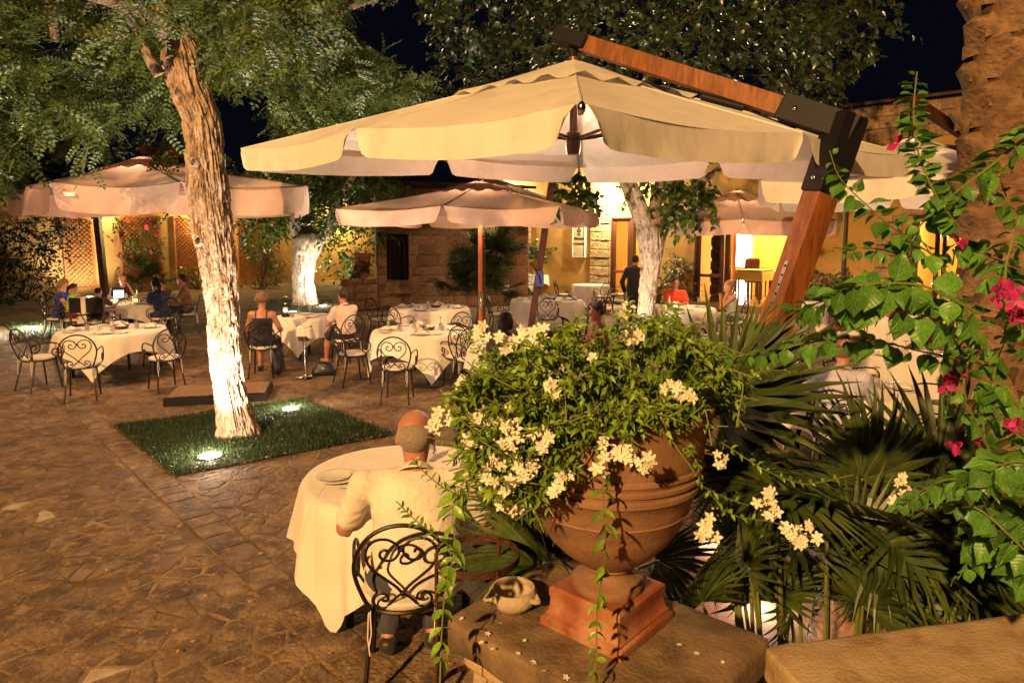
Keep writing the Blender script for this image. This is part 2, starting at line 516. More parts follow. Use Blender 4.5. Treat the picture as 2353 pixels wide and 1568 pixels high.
# ================================================================== GROUND
gb = MB()
gb.add([(-90, -12, 0), (90, -12, 0), (90, 120, 0), (-90, 120, 0)], [(0, 1, 2, 3)])
ground = gb.build('ground', MT['mortar'], smooth=False)
tag(ground, kind='structure')

G1, G2, G3, G4 = Vector((-4.69, 7.88, 0)), Vector((-3.16, 6.19, 0)), Vector((-1.33, 7.52, 0)), Vector((-2.86, 9.21, 0))
def clip(poly, p, n):
    """keep the side where (x - p).n < 0"""
    out = []
    for i in range(len(poly)):
        a, b = poly[i], poly[(i + 1) % len(poly)]
        da = (a[0] - p[0]) * n[0] + (a[1] - p[1]) * n[1]
        db = (b[0] - p[0]) * n[0] + (b[1] - p[1]) * n[1]
        if da < 0: out.append(a)
        if da * db < 0:
            t = da / (da - db)
            out.append((a[0] + (b[0] - a[0]) * t, a[1] + (b[1] - a[1]) * t))
    return out
sdir = (G2 - G1).normalized()                        # the straight strip runs along this side of the lawn
snor = Vector((sdir.y, -sdir.x, 0))
if snor.dot(G3 - G1) > 0: snor = -snor
STRIP = 0.26
def in_square(p, m=0.0):
    q = Vector((p[0], p[1], 0)) - G2
    e1, e2 = (G3 - G2), (G1 - G2)
    a, b = q.dot(e1) / e1.length, q.dot(e2) / e2.length
    return -m < a < e1.length + m and -m < b < e2.length + m

# irregular paving: a Voronoi layout of a jittered lattice
cw, chh = 0.215, 0.15
seeds = {}
for i in range(-60, 56):
    for j in range(6, 128):
        jx, jy = random.uniform(-.55, .55), random.uniform(-.55, .55)
        a = 0.5
        x0, y0 = (i + .5 + jx) * cw, (j + .5 + jy) * chh
        seeds[i, j] = (x0 * math.cos(a) - y0 * math.sin(a) + 0.0, x0 * math.sin(a) + y0 * math.cos(a))
def stone_poly(i, j):
    s0 = seeds[i, j]
    poly = [(s0[0] - .7, s0[1] - .7), (s0[0] + .7, s0[1] - .7), (s0[0] + .7, s0[1] + .7), (s0[0] - .7, s0[1] + .7)]
    for di in range(-2, 3):
        for dj in range(-2, 3):
            if (di or dj) and (i + di, j + dj) in seeds:
                s1 = seeds[i + di, j + dj]
                n = (s1[0] - s0[0], s1[1] - s0[1])
                L = math.hypot(*n)
                n = (n[0] / L, n[1] / L)
                g = 0.004
                poly = clip(poly, ((s0[0] + s1[0]) / 2 - n[0] * g, (s0[1] + s1[1]) / 2 - n[1] * g), n)
                if len(poly) < 3: return None
    rel = Vector((s0[0], s0[1], 0)) - G1
    d = rel.dot(snor)
    if 0 < d < STRIP: return None
    if d >= STRIP:
        poly = clip(poly, G1 + snor * (STRIP + .012), -snor)
    else:
        poly = clip(poly, G1 - snor * .012, snor)
    if in_square(s0, 0.0): return None
    if in_square(s0, 0.35):
        for (pp, qq) in ((G2, G3), (G3, G4), (G4, G1)):
            nn = Vector(((qq - pp).y, -(qq - pp).x, 0)).normalized()
            cen = (G1 + G3) / 2
            if nn.dot(cen - pp) > 0: nn = -nn
            if (Vector((s0[0], s0[1], 0)) - pp).dot(nn) > 0:
                poly = clip(poly, pp + nn * 0.02, -nn)
    return poly if len(poly) >= 3 else None
def stone_mesh(mb, poly, c, z, bev=0.020, inset=0.0):
    # subdivide and roughen the outline
    pts = []
    m = len(poly)
    for k in range(m):
        a, b = poly[k], poly[(k + 1) % m]
        L = math.hypot(b[0] - a[0], b[1] - a[1])
        if L < 0.02: continue
        pts.append(a)
        if L > .10:
            o = random.uniform(-.008, .012)
            nx, ny = (b[1] - a[1]) / L, -(b[0] - a[0]) / L
            q = random.uniform(.35, .65)
            pts.append((a[0] + (b[0] - a[0]) * q - nx * o, a[1] + (b[1] - a[1]) * q - ny * o))
    m = len(pts)
    if m < 3: return False
    cx, cy = sum(p[0] for p in pts) / m, sum(p[1] for p in pts) / m
    area = abs(sum(pts[k][0] * pts[(k + 1) % m][1] - pts[(k + 1) % m][0] * pts[k][1] for k in range(m))) / 2
    if area < .004: return False
    tx, ty = random.uniform(-.012, .012), random.uniform(-.012, .012)
    V = []
    for (x, y) in pts:
        dx, dy = x - cx, y - cy
        s = 1 - inset
        V.append((cx + dx * s - c[0], cy + dy * s - c[1], 0.001))
    for (x, y) in pts:
        dx, dy = x - cx, y - cy
        L = math.hypot(dx, dy)
        s = (1 - inset) * max(.3, (L - bev) / L)
        V.append((cx + dx * s - c[0], cy + dy * s - c[1], z + tx * dx + ty * dy))
    F = [(k, (k + 1) % m, m + (k + 1) % m, m + k) for k in range(m)] + [tuple(range(m, 2 * m))]
    mb.add(V, F)
    return True
cands = []
for (i, j), s0 in seeds.items():
    vx, vy = px((s0[0], s0[1], 0)) if s0[1] > 2.6 else (-9999, 0)
    if -90 < vx < 2420 and 690 < vy < 1640 and s0[1] < 17 and not (s0[0] > -.2 and s0[1] < 3.4):
        cands.append((s0[1], i, j))
cands.sort()
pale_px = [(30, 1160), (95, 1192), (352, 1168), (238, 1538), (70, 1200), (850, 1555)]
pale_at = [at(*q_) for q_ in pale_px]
rest = MB()
nst = 0
for (Y, i, j) in cands:
    poly = stone_poly(i, j)
    if poly is None: continue
    s0 = seeds[i, j]
    ins = random.choice((0, 0, .02, .05, .09, .15)) + (0.08 if random.random() < .15 else 0)
    vx, vy = px((s0[0], s0[1], 0))
    if nst < 285 and vx < 1250:
        mb = MB()
        if stone_mesh(mb, poly, s0, random.uniform(.0025, .006), inset=ins):
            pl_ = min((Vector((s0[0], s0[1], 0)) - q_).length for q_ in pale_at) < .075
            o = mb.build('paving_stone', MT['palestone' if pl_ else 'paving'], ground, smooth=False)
            o.location = (s0[0], s0[1], 0)
            nst += 1
    else:
        stone_mesh(rest, poly, (0, 0), random.uniform(.0025, .0055) if Y < 12 else random.uniform(.002, .004), inset=ins * .8)
tag(rest.build('paving_stones', MT['paving2'], ground, smooth=False), kind='stuff')
# the strip of squared flagstones
L = -4.2
while L < 8.0:
    d = random.uniform(.18, .46)
    a = G1 + sdir * (L + .008) + snor * .012
    b = G1 + sdir * (L + d - .008) + snor * (STRIP - .006)
    c = (a + b) / 2
    mb = MB()
    z = random.uniform(.005, .007)
    M = Matrix.Rotation(math.atan2(sdir.y, sdir.x), 3, 'Z')
    mb.box((0, 0, z / 2), (d - .016, STRIP - .02, z), M, ch=0.005)
    o = mb.build('flagstone', MT['paving'], ground, smooth=False)
    o.location = (c.x, c.y, 0.0005)
    L += d

# ------------------------------------------------------------------ lawns and grass blades
def lawn(name, quad, nblades, h=0.055, lit=None):
    mb = MB()
    n = 12
    A, B, C_, D = quad
    G = [[(A.lerp(B, u / n)).lerp(D.lerp(C_, u / n), v / n) + Vector((0, 0, .012 + .012 * random.random())) for u in range(n + 1)] for v in range(n + 1)]
    mb.grid(G)
    lw = mb.build(name, MT['lawn'])
    tag(lw, kind='structure')
    u, v = rng.random(nblades), rng.random(nblades)
    A_, B_, C2, D_ = [np.array(p) for p in quad]
    P = (A_ * (1 - u[:, None]) + B_ * u[:, None]) * (1 - v[:, None]) + (D_ * (1 - u[:, None]) + C2 * u[:, None]) * v[:, None]
    P[:, 2] = .012
    P[:, :2] += rng.normal(0, .028, (nblades, 2))
    pat = fbm(np.concatenate([P[:, :2] * 3.2, np.zeros((nblades, 1))], 1), 3)
    hh = h * (0.45 + 0.8 * rng.random(nblades)) * (.35 + 1.35 * pat)
    an = rng.random(nblades) * 2 * PI
    le = rng.normal(0, .35, (nblades, 2))
    wd = .0022 + .0018 * rng.random(nblades)
    dx, dy = np.cos(an) * wd, np.sin(an) * wd
    b0 = P + np.stack([dx, dy, 0 * dx], 1)
    b1 = P - np.stack([dx, dy, 0 * dx], 1)
    m0 = P + np.stack([le[:, 0] * hh * .35 + dx * .7, le[:, 1] * hh * .35 + dy * .7, hh * .6], 1)
    m1 = P + np.stack([le[:, 0] * hh * .35 - dx * .7, le[:, 1] * hh * .35 - dy * .7, hh * .6], 1)
    tp = P + np.stack([le[:, 0] * hh, le[:, 1] * hh, hh * (1 - .25 * np.abs(le).sum(1))], 1)
    V = np.concatenate([b0, b1, m0, m1, tp])
    k = np.arange(nblades)
    N = nblades
    F = np.concatenate([np.stack([k, k + N, k + 3 * N], 1), np.stack([k, k + 3 * N, k + 2 * N], 1), np.stack([k + 2 * N, k + 3 * N, k + 4 * N], 1)])
    g = link('grass', mesh_np('grass', V, F, MT['grass']))
    tag(g, kind='stuff')
    return lw
lawn('lawn', (G2, G3, G4, G1), 30000)
T2B = at(702, 700)
lawn('lawn', (at(585, 738), at(770, 742), at(762, 690), at(600, 688)), 2600, .09)
lawn('lawn', (at(45, 782), at(165, 770), at(150, 738), at(10, 742)), 2600, .08)
# fallen leaves on the lawn edge and the paving
V, F = [], []
def scatter_leaf(x, y, z, s):
    a = random.uniform(0, 2 * PI)
    e = Euler((random.uniform(-.4, .4), random.uniform(-.4, .4), a)).to_matrix()
    b = len(V)
    for p in ((-.5, 0, 0), (0, .3, .12), (.5, 0, .05), (0, -.3, .12)):
        V.append(e @ (Vector(p) * s) + Vector((x, y, z)))
    F.append((b, b + 1, b + 2, b + 3))
for k in range(230):
    t = random.random()
    if k < 110:
        e = random.choice(((G1, G2), (G2, G3), (G2, G3), (G3, G4)))
        p = e[0].lerp(e[1], t) + Vector((random.gauss(0, .07), random.gauss(0, .07), 0))
        scatter_leaf(p.x, p.y, .03, random.uniform(.02, .045))
    elif k < 150:
        p = (G1.lerp(G2, t)).lerp(G4.lerp(G3, t), random.random())
        scatter_leaf(p.x, p.y, .06, random.uniform(.02, .04))
    else:
        p = at(random.uniform(0, 1200), random.uniform(880, 1560))
        if not in_square(p): scatter_leaf(p.x, p.y, .026, random.uniform(.015, .04))
fl = link('fallen_leaves', mesh_np('fallen_leaves', np.array(V), np.array(F), MT['deadleaf']))
tag(fl, kind='stuff')

# ================================================================== BUILDINGS
# ---- restaurant: one plastered front running from far left to near right at 45 degrees
FP, FE, FN = Vector((6.75, 20.2, 0)), Vector((.70711, -.70711, 0)), Vector((-.70711, -.70711, 0))
def fac(s, z, out=0.0): return FP + FE * s + FN * out + Vector((0, 0, z))
rest_b = thing('restaurant', 'ochre plastered restaurant front with lit wooden doors and rough stone surrounds', 'building', FP, R(-45))
# local frame of the building: +x along the front, -y out to the court
def sx(vx):
    k = (vx - 1176) / 1568.0
    return (k * 20.2 - 6.75) / (.70711 * (1 + k))
H0 = 4.62
holes = [(-9.95, -9.0, 0.0, 2.55), (-4.72, -3.15, 0.0, 2.85), (-1.5, 1.85, 0.02, 2.7), (4.5, 6.1, 0.0, 2.72)]
def wall_with_holes(x0, x1, z0, z1, holes, th, mat, parent, name, y=0.0):
    mb = MB()
    xs = sorted({x0, x1, *[h[0] for h in holes], *[h[1] for h in holes]})
    xs = [x for x in xs if x0 <= x <= x1]
    for a, b in zip(xs, xs[1:]):
        hs = [h for h in holes if h[0] <= a + 1e-6 and h[1] >= b - 1e-6]
        if hs:
            h = hs[0]
            if h[2] > z0 + .01: mb.box(((a + b) / 2, y + th / 2, (z0 + h[2]) / 2), (b - a, th, h[2] - z0))
            mb.box(((a + b) / 2, y + th / 2, (h[3] + z1) / 2), (b - a, th, z1 - h[3]))
        else:
            mb.box(((a + b) / 2, y + th / 2, (z0 + z1) / 2), (b - a, th, z1 - z0))
    return mb.build(name, mat, parent, smooth=False)
wall_with_holes(-10.6, 13, 0, H0, holes, .3, MT['ochre'], rest_b, 'plaster_wall')
# parapet of big blocks above the plaster
zz = H0
for row in range(3):
    x = -10.6 + (0.3 if row % 2 else 0)
    while x < 13:
        d = random.uniform(.55, .8)
        if x > 0.5:
            mb = MB()
            mb.box((0, 0, 0), (d - .014, .32 + random.uniform(0, .012), .285), ch=.008)
            o = mb.build('parapet_block', MT['hutstone'], rest_b, smooth=False)
            o.location = (x + d / 2, .15, zz + .15)
        x += d
    zz += .3
mb = MB()
mb.box((1.2, .16, H0 + .45), (23.6, .26, .9))
mb.build('parapet_core', MT['joint'], rest_b, smooth=False)
mb = MB()
mb.add([(-10.8, -.25, H0 + .9), (13.2, -.25, H0 + .9), (13.2, 5.5, H0 + 1.9), (-10.8, 5.5, H0 + 1.9), (-10.8, -.25, H0 + .97), (13.2, -.25, H0 + .97), (13.2, 5.5, H0 + 2.0), (-10.8, 5.5, H0 + 2.0)],
       [(3, 2, 1, 0), (4, 5, 6, 7), (0, 1, 5, 4), (1, 2, 6, 5), (2, 3, 7, 6), (3, 0, 4, 7)])
mb.build('roof', MT['roof'], rest_b, smooth=False)
# rooms behind the openings
def room(x0, x1, dep, h, wallmat, floormat, name, fz=.024):
    mb = MB()
    y0 = .3
    mb.box(((x0 + x1) / 2, y0 + dep + .05, h / 2), (x1 - x0, .1, h))
    mb.box((x0 - .05, y0 + dep / 2, h / 2), (.1, dep, h))
    mb.box((x1 + .05, y0 + dep / 2, h / 2), (.1, dep, h))
    mb.box(((x0 + x1) / 2, y0 + dep / 2, h + .05), (x1 - x0, dep, .1))
    o = mb.build(name, wallmat, rest_b, smooth=False)
    mb = MB()
    mb.box(((x0 + x1) / 2, dep / 2 + .1, fz / 2), (x1 - x0 - .02, dep + .36, fz))
    mb.build('room_floor', floormat, rest_b, smooth=False)
room(-2.3, 3.2, 3.2, 2.95, MT['room'], MT['roomfloor'], 'dining_room', .20)
room(3.9, 8.5, 4.5, 2.9, MT['room'], MT['roomfloor'], 'side_room')
room(-5.4, -2.6, 3.0, 2.95, MT['room'], MT['roomfloor'], 'hall')
room(-10.5, -8.3, 3.0, 2.8, MT['whitewall'], MT['roomfloor'], 'kitchen')
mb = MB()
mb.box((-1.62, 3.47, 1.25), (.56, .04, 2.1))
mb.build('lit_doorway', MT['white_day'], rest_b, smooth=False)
mb = MB()
for (x, wd) in ((-1.95, .09), (-1.29, .09)): mb.box((x, 3.46, 1.3), (wd, .07, 2.2))
mb.build('door_frame', MT['whitewall'], rest_b, smooth=False)
def bar(name, boxes, mat, lab=None):
    mb = MB()
    for c, d in boxes: mb.box(c, d, ch=.004)
    return tag(mb.build(name, mat, rest_b, smooth=False), lab)
# main door: frames, one glazed leaf to the left, one to the right
def leaf(x0, x1, z1, y, name='door_leaf', bars=(1.02,), turn=0.0):
    mb = MB()
    t = .10
    d = .05
    z0 = .03
    mb.box((x0 + t / 2, y, (z0 + z1) / 2), (t, d, z1 - z0), ch=.004)
    mb.box((x1 - t / 2, y, (z0 + z1) / 2), (t, d, z1 - z0), ch=.004)
    for zc, hh in ((z0 + .06, .12), (z1 - .05, .1)): mb.box(((x0 + x1) / 2, y, zc), (x1 - x0 - 2 * t, d, hh))
    o = mb.build(name, MT['doorwood'], rest_b, smooth=False)
    for zc in bars:
        mb = MB()
        mb.box(((x0 + x1) / 2, y - .01, zc), (x1 - x0 - 2 * t, .06, .09), ch=.004)
        mb.build('cross_bar', MT['redwoodbar'], o, smooth=False)
    mb = MB()
    mb.box(((x0 + x1) / 2, y, (z0 + z1) / 2), (x1 - x0 - 2 * t, .006, z1 - z0 - .2))
    mb.build('pane', MT['pane'], o, smooth=False)
    mb = MB()
    mb.tube([(x1 - .05, y - .04, 1.0), (x1 - .05, y - .08, 1.02), (x1 - .05, y - .08, 1.12), (x1 - .05, y - .04, 1.14)], .008)
    mb.build('handle', MT['steel'], o)
    return o
leaf(-1.42, -.55, 2.6, .02)
leaf(1.55, 1.83, 2.6, .04)
bar('door_post', [((-1.46, .04, 1.35), (.08, .2, 2.7)), ((1.84, .06, 1.35), (.05, .2, 2.7)), ((-.45, .1, 1.35), (.16, .1, 2.7)), ((.17, .04, 2.68), (3.3, .2, .08))], MT['doorwood'])
mb = MB()
mb.box((-.98, .55, 1.3), (.3, .35, 2.6), ch=.03)
for k in range(7): mb.box((-.98, .36, .2 + k * .37), (.34, .06, .3), ch=.03)
mb.build('stone_jamb', MT['quoin'], rest_b, smooth=False)
# hall door with glazed cupboard
leaf(-4.66, -3.95, 2.8, .03)
bar('door_post', [((-4.69, .06, 1.42), (.06, .2, 2.84)), ((-3.19, .06, 1.42), (.1, .2, 2.84)), ((-3.86, .06, 1.42), (.12, .16, 2.84)), ((-3.93, .06, 2.83), (1.5, .2, .05))], MT['doorwood'])
mb = MB()
mb.box((-3.5, 2.2, .9), (.9, .4, 1.8), ch=.02)
for z in (.95, 1.25): mb.box((-3.5, 1.97, z), (.7, .05, .03))
mb.build('cupboard', MT['doorwood'], rest_b, smooth=False)
# side room door and drawers
leaf(4.55, 5.1, 2.68, .02, bars=())
bar('door_post', [((4.52, .05, 1.36), (.05, .2, 2.7)), ((6.07, .05, 1.36), (.05, .2, 2.7)), ((5.3, .05, 2.7), (1.5, .2, .05)), ((5.2, .06, 1.36), (.08, .12, 2.7))], MT['doorwood'])
mb = MB()
mb.box((5.75, 2.0, .5), (1.1, .5, 1.0), ch=.015)
o = mb.build('sideboard', MT['doorwood'], rest_b, smooth=False)
for zc in (.28, .55, .82):
    mb = MB()
    mb.box((5.75, 1.74, zc), (.95, .03, .22), ch=.008)
    d_ = mb.build('drawer', MT['doorwood'], o, smooth=False)
    mb = MB()
    mb.box((5.75, 1.71, zc), (.12, .02, .02))
    mb.build('drawer_handle', MT['steel'], o, smooth=False)
# lintel and textured stone columns
mb = MB()
mb.box((5.3, -.03, 2.82), (2.1, .12, .17), ch=.02)
mb.build('lintel', MT['quoin'], rest_b, smooth=False)
def quoins(x, wd, z0, z1, out=.09, hh=.29):
    z, k = z0, 0
    while z < z1:
        h_ = min(hh * random.uniform(.9, 1.1), z1 - z)
        parts = ((x - wd / 2, wd * .62), (x - wd / 2 + wd * .62, wd * .38)) if k % 2 else ((x - wd / 2, wd),)
        if k % 3 == 2: parts = ((x - wd / 2, wd * .4), (x - wd / 2 + wd * .4, wd * .6))
        for (a, b) in parts:
            mb = MB()
            mb.box((0, 0, 0), (b - .012, out * 2 * random.uniform(.9, 1.15), h_ - .012), ch=.022)
            o = mb.build('quoin', MT['quoin'], rest_b, smooth=False)
            o.location = (a + b / 2, -.0, z + h_ / 2)
        z += h_
        k += 1
quoins(-5.17, .82, 0, 4.4)
quoins(-8.72, .42, 0, 2.8, .08)
quoins(-10.25, .55, 0, 2.8, .08)
quoins(3.98, .58, 0, 2.75, .10)
quoins(6.45, .5, 0, 2.75, .10)
mb = MB()
mb.box((-4.0, -.55, .06), (5.6, .9, .12), ch=.015)
mb.build('front_step', MT['flag'], rest_b, smooth=False)
# sign with lettering and crest
sg = thing('wall_sign', 'tall cream restaurant sign with crest and black script beside the stone pillar', 'sign', fac(-6.1, 2.08, .06), R(-45))
mb = MB()
mb.box((0, 0, 0), (.54, .04, 1.16), ch=.006)
mb.build('board', MT['sign'], sg, smooth=False)
mb = MB()
for c, d in (((-.28, 0, 0), (.03, .07, 1.2)), ((.28, 0, 0), (.03, .07, 1.2)), ((0, 0, -.595), (.53, .06, .03)), ((0, 0, .595), (.53, .06, .03))): mb.box(c, d)
mb.build('frame', MT['whitewall'], sg, smooth=False)
def text(txt, size, loc, parent, mat, shear=.35, name='lettering'):
    c = bpy.data.curves.new(name, 'FONT')
    c.body = txt
    c.size = size
    c.shear = shear
    c.extrude = .003
    c.offset = .0035
    c.align_x = 'CENTER'
    c.space_character = .92
    o = bpy.data.objects.new(name, c)
    COL.objects.link(o)
    bpy.context.view_layer.update()
    me = bpy.data.meshes.new_from_object(o)
    bpy.data.objects.remove(o)
    me.materials.clear()
    me.materials.append(mat)
    t = bpy.data.objects.new(name, me)
    COL.objects.link(t)
    t.parent = parent
    t.location = loc
    t.rotation_euler = (R(90), 0, 0)
    return t
text('Ristorante', .122, (0, -.024, .02), sg, MT['ink'])
text('La Colombaia', .112, (0, -.024, -.16), sg, MT['ink'])
mb = MB()
for (x, z, a, b) in ((0, .36, .13, .05), (0, .29, .17, .06), (0, .22, .14, .05), (-.07, .33, .05, .10), (.07, .33, .05, .10), (0, .42, .09, .05), (-.05, .17, .05, .05), (.05, .17, .05, .05), (0, .17, .04, .04)):
    mb.ball((x, -.021, z), 1, 10, 6, (a / 2, .004, b / 2))
mb.build('crest', MT['ink'], sg)
mb = MB()
for x in (-.21, .21): mb.ball((x, -.022, -.48), .017, 8, 5)
mb.build('screw_cap', MT['ink'], sg)
# wall lamps that wash the plaster
for (s_, z_, e) in ((-9.75, 3.75, 650), (-4.45, 3.7, 1400)):
    t = thing('wall_lamp', 'small bright wall lamp high beside the ' + ('kitchen doorway' if s_ < -8 else 'stone pillar'), 'lamp', fac(s_, z_, .0), R(-45))
    mb = MB()
    mb.box((0, -.06, .12), (.2, .12, .06), ch=.01)
    mb.box((0, -.015, .0), (.12, .03, .3), ch=.01)
    mb.build('bracket', MT['blackmetal'], t, smooth=False)
    mb = MB()
    mb.ball((0, -.12, .02), .07, 12, 8)
    mb.build('bulb', MT['bulb'], t)
    p = fac(s_, z_ - .05, .42)
    lamp('wall_lamp_light', 'POINT', p, e, (1.0, 0.80, 0.45), radius=.08)
# rain pipe
t = tag(MB().tube([fac(2.94, 0.02, .09), fac(2.94, H0 - .1, .09)], .06, 10).build('rain_pipe', MT['pipe']), 'dark brown rain pipe down the plastered wall right of the door', 'pipe')
# assumed lights inside the rooms, no fixtures built
def rl(s, d, z, e, c=(1.0, .70, .28), r=.25):
    lamp('assumed_room_light', 'POINT', FP + FE * s - FN * d + Vector((0, 0, z)), e, c, radius=r)
rl(-.4, 1.9, 2.5, 290)
rl(1.4, 1.9, 2.5, 170)
rl(5.6, 2.4, 2.5, 340)
rl(-4.0, 1.8, 2.6, 190)
rl(-9.5, 1.6, 2.4, 260, (1.0, .86, .55))

# ---- old stone hut
HL = Vector((-4.12, 21.0, 0))
hut_w, hut_h, hut_d = 4.75, 3.7, 5.0
ha = math.atan2(1.0, 4.65)
hut = thing('stone_hut', 'old rough stone hut with a barred arched window', 'hut', HL, ha)
wx0, wx1, wz0, wz1 = .27, .94, .86, 2.28
wall_with_holes(0, hut_w, 0, hut_h, [(wx0, wx1, wz0, wz1)], .45, MT['joint'], hut, 'wall_core')
mb = MB()
mb.box((.225, hut_d / 2 + .46, hut_h / 2), (.45, hut_d, hut_h))
mb.box((hut_w - .225, hut_d / 2 + .46, hut_h / 2), (.45, hut_d, hut_h))
mb.build('side_wall', MT['joint'], hut, smooth=False)
def coursed(parent, x0, x1, z0, z1, hole, mat, name, y=-.0, side=False, hh=(.24, .36), ww=(.34, .72)):
    z = z0
    while z < z1 - .02:
        h_ = min(random.uniform(*hh), z1 - z)
        x = x0 - random.uniform(0, .1)
        x = x0
        while x < x1 - .02:
            d = min(random.uniform(*ww), x1 - x)
            if x1 - (x + d) < .15: d = x1 - x
            segs = [(x, x + d)]
            if hole and z + h_ > hole[2] + .03 and z < hole[3] - .03:
                segs = []
                if x < hole[0]: segs.append((x, min(x + d, hole[0])))
                if x + d > hole[1]: segs.append((max(x, hole[1]), x + d))
            for (a, b) in segs:
                if b - a < .06: continue
                mb = MB()
                dep = random.uniform(.05, .10)
                mb.box((0, 0, 0), (b - a - random.uniform(.014, .03), dep, h_ - random.uniform(.014, .03)), ch=random.uniform(.012, .028))
                o = mb.build(name, mat, parent, smooth=False)
                if side:
                    o.location = (y, (a + b) / 2, z + h_ / 2)
                    o.rotation_euler = (random.uniform(-.01, .01), 0, R(90))
                else:
                    o.location = ((a + b) / 2, y, z + h_ / 2)
                    o.rotation_euler = (random.uniform(-.02, .02), 0, random.uniform(-.012, .012))
            x += d
        z += h_
coursed(hut, 0, hut_w, 0, hut_h, (wx0, wx1, wz0, wz1), MT['hutstone'], 'stone_block')
coursed(hut, .05, 3.0, 0, hut_h, None, MT['hutstone'], 'stone_block', side=True)
mb = MB()
mb.box(((wx0 + wx1) / 2, .42, (wz0 + wz1) / 2), (wx1 - wx0, .04, wz1 - wz0))
wn = mb.build('window', MT['dark'], hut, smooth=False)
mb = MB()
n = 10
xc, rr = (wx0 + wx1) / 2, (wx1 - wx0) / 2 - .10
arch = [(xc - rr, wz1 - .30)] + [(xc - rr * math.cos(PI * k / n), wz1 - .30 + rr * math.sin(PI * k / n) * .8) for k in range(n + 1)] + [(xc + rr, wz1 - .30)]
V, F = [], []
outl = [(wx0, wz0)] + [(wx0, wz1)] + [(wx1, wz1)] + [(wx1, wz0)]
mb.tube([(p[0], .36, p[1]) for p in [(xc - rr, wz0)] + arch + [(xc + rr, wz0)]], .035, 6)
mb.build('window_frame', MT['doorwood'], wn)
for k in range(4):
    x = wx0 + (wx1 - wx0) * (k + 1) / 5
    MB().tube([(x, .12, wz0), (x, .12, wz1)], .012, 6).build('bar', MT['iron'], wn)
for k in range(6):
    z = wz0 + (wz1 - wz0) * (k + .6) / 6
    MB().tube([(wx0, .135, z), (wx1, .135, z)], .010, 6).build('bar', MT['iron'], wn)
mb = MB()
mb.box((xc, -.10, wz0 - .22), (.84, .22, .42), ch=.03)
mb.build('window_sill', MT['hutstone'], hut, smooth=False)
mb = MB()
mb.add([(-.2, -.25, hut_h), (hut_w + .2, -.25, hut_h), (hut_w + .2, hut_d + .7, hut_h + .5), (-.2, hut_d + .7, hut_h + .5), (-.2, -.25, hut_h + .08), (hut_w + .2, -.25, hut_h + .08), (hut_w + .2, hut_d + .7, hut_h + .6), (-.2, hut_d + .7, hut_h + .6)],
       [(3, 2, 1, 0), (4, 5, 6, 7), (0, 1, 5, 4), (1, 2, 6, 5), (2, 3, 7, 6), (3, 0, 4, 7)])
mb.build('roof', MT['roof'], hut, smooth=False)
jb = atY(975, 637, 21.9)
tag(MB().box((0, 0, 0), (.26, .08, .17), Matrix.Rotation(ha, 3, 'Z'), ch=.008).build('junction_box', MT['whitewall'], smooth=False), 'small white box fixed low on the stone hut wall', 'box')
bpy.data.objects['junction_box'].location = HL + Vector((math.cos(ha) * 2.33, math.sin(ha) * 2.33, 1.02)) + Vector((math.sin(ha), -math.cos(ha), 0)) * .08
# low rubble wall in front of the hut corner
lwp = at(812, 700)
lw = thing('low_stone_wall', 'low rubble stone wall running left from the corner of the hut', 'wall', (HL.x - 1.0, HL.y - .55, 0), R(25))
mb = MB()
mb.box((.55, .16, .44), (1.1, .28, .88))
mb.build('wall_core', MT['joint'], lw, smooth=False)
coursed(lw, 0, 1.1, 0, .94, None, MT['hutstone'], 'rubble_stone', hh=(.18, .3), ww=(.2, .42))

# ---- back garden wall with trellises
WA, WB = Vector((-6.8, 36.5, 0)), Vector((-17.5, 25.0, 0))
wd = (WB - WA).normalized()
gwl = (WB - WA).length + 6
gw = thing('garden_wall', 'long ochre plastered garden wall at the back of the court', 'wall', WA, math.atan2(wd.y, wd.x))
mb = MB()
mb.box((gwl / 2 - 3, -.2, 1.9), (gwl, .4, 3.8))
mb.build('plaster', MT['ochre'], gw, smooth=False)
mb = MB()
mb.box((gwl / 2 - 3, -.2, 3.85), (gwl + .1, .55, .12), ch=.02)
mb.build('coping', MT['hutstone'], gw, smooth=False)
def wall_s(vx):
    # distance along the wall where the pixel column meets it
    k = (vx - 1176) / 1568.0
    return (k * WA.y - WA.x) / (wd.x - k * wd.y)
def trellis(vx0, vx1, top, desc):
    s0, s1 = sorted((wall_s(vx0), wall_s(vx1)))
    W_ = s1 - s0
    c = WA + wd * ((s0 + s1) / 2)
    t = thing('trellis', desc, 'trellis', c, math.atan2(wd.y, wd.x), 'orange wooden trellises on the back wall')
    z0, z1 = .25, top
    fm = MB()
    for c_, d in (((-W_ / 2, .06, (z0 + z1) / 2), (.07, .06, z1 - z0)), ((W_ / 2, .06, (z0 + z1) / 2), (.07, .06, z1 - z0)), ((0, .06, z0), (W_, .05, .07)), ((0, .06, z1), (W_, .05, .07))): fm.box(c_, d)
    fm.build('frame', MT['trellis'], t, smooth=False)
    sl = MB()
    st = .17
    h_ = z1 - z0
    for sgn, y in ((1, .05), (-1, .066)):
        x = -W_ / 2 - h_
        while x < W_ / 2 + h_:
            # segment clipped to the frame: x + sgn * t, z0 + t
            t0, t1 = 0.0, h_
            for t_lim in ((-W_ / 2 - x) * sgn, (W_ / 2 - x) * sgn):
                pass
            lo = min((-W_ / 2 - x) * sgn, (W_ / 2 - x) * sgn)
            hi = max((-W_ / 2 - x) * sgn, (W_ / 2 - x) * sgn)
            a, b = max(0, lo), min(h_, hi)
            if b - a > .05:
                sl.beam((x + sgn * a, y, z0 + a), (x + sgn * b, y, z0 + b), .014, .05, up=(0, 1, 0))
            x += st
    tag(sl.build('lattice', MT['trellis'], t, smooth=False), kind='stuff')
    return t
trellis(548, 622, 2.95, 'orange lattice trellis on the back wall right of the big trunk')
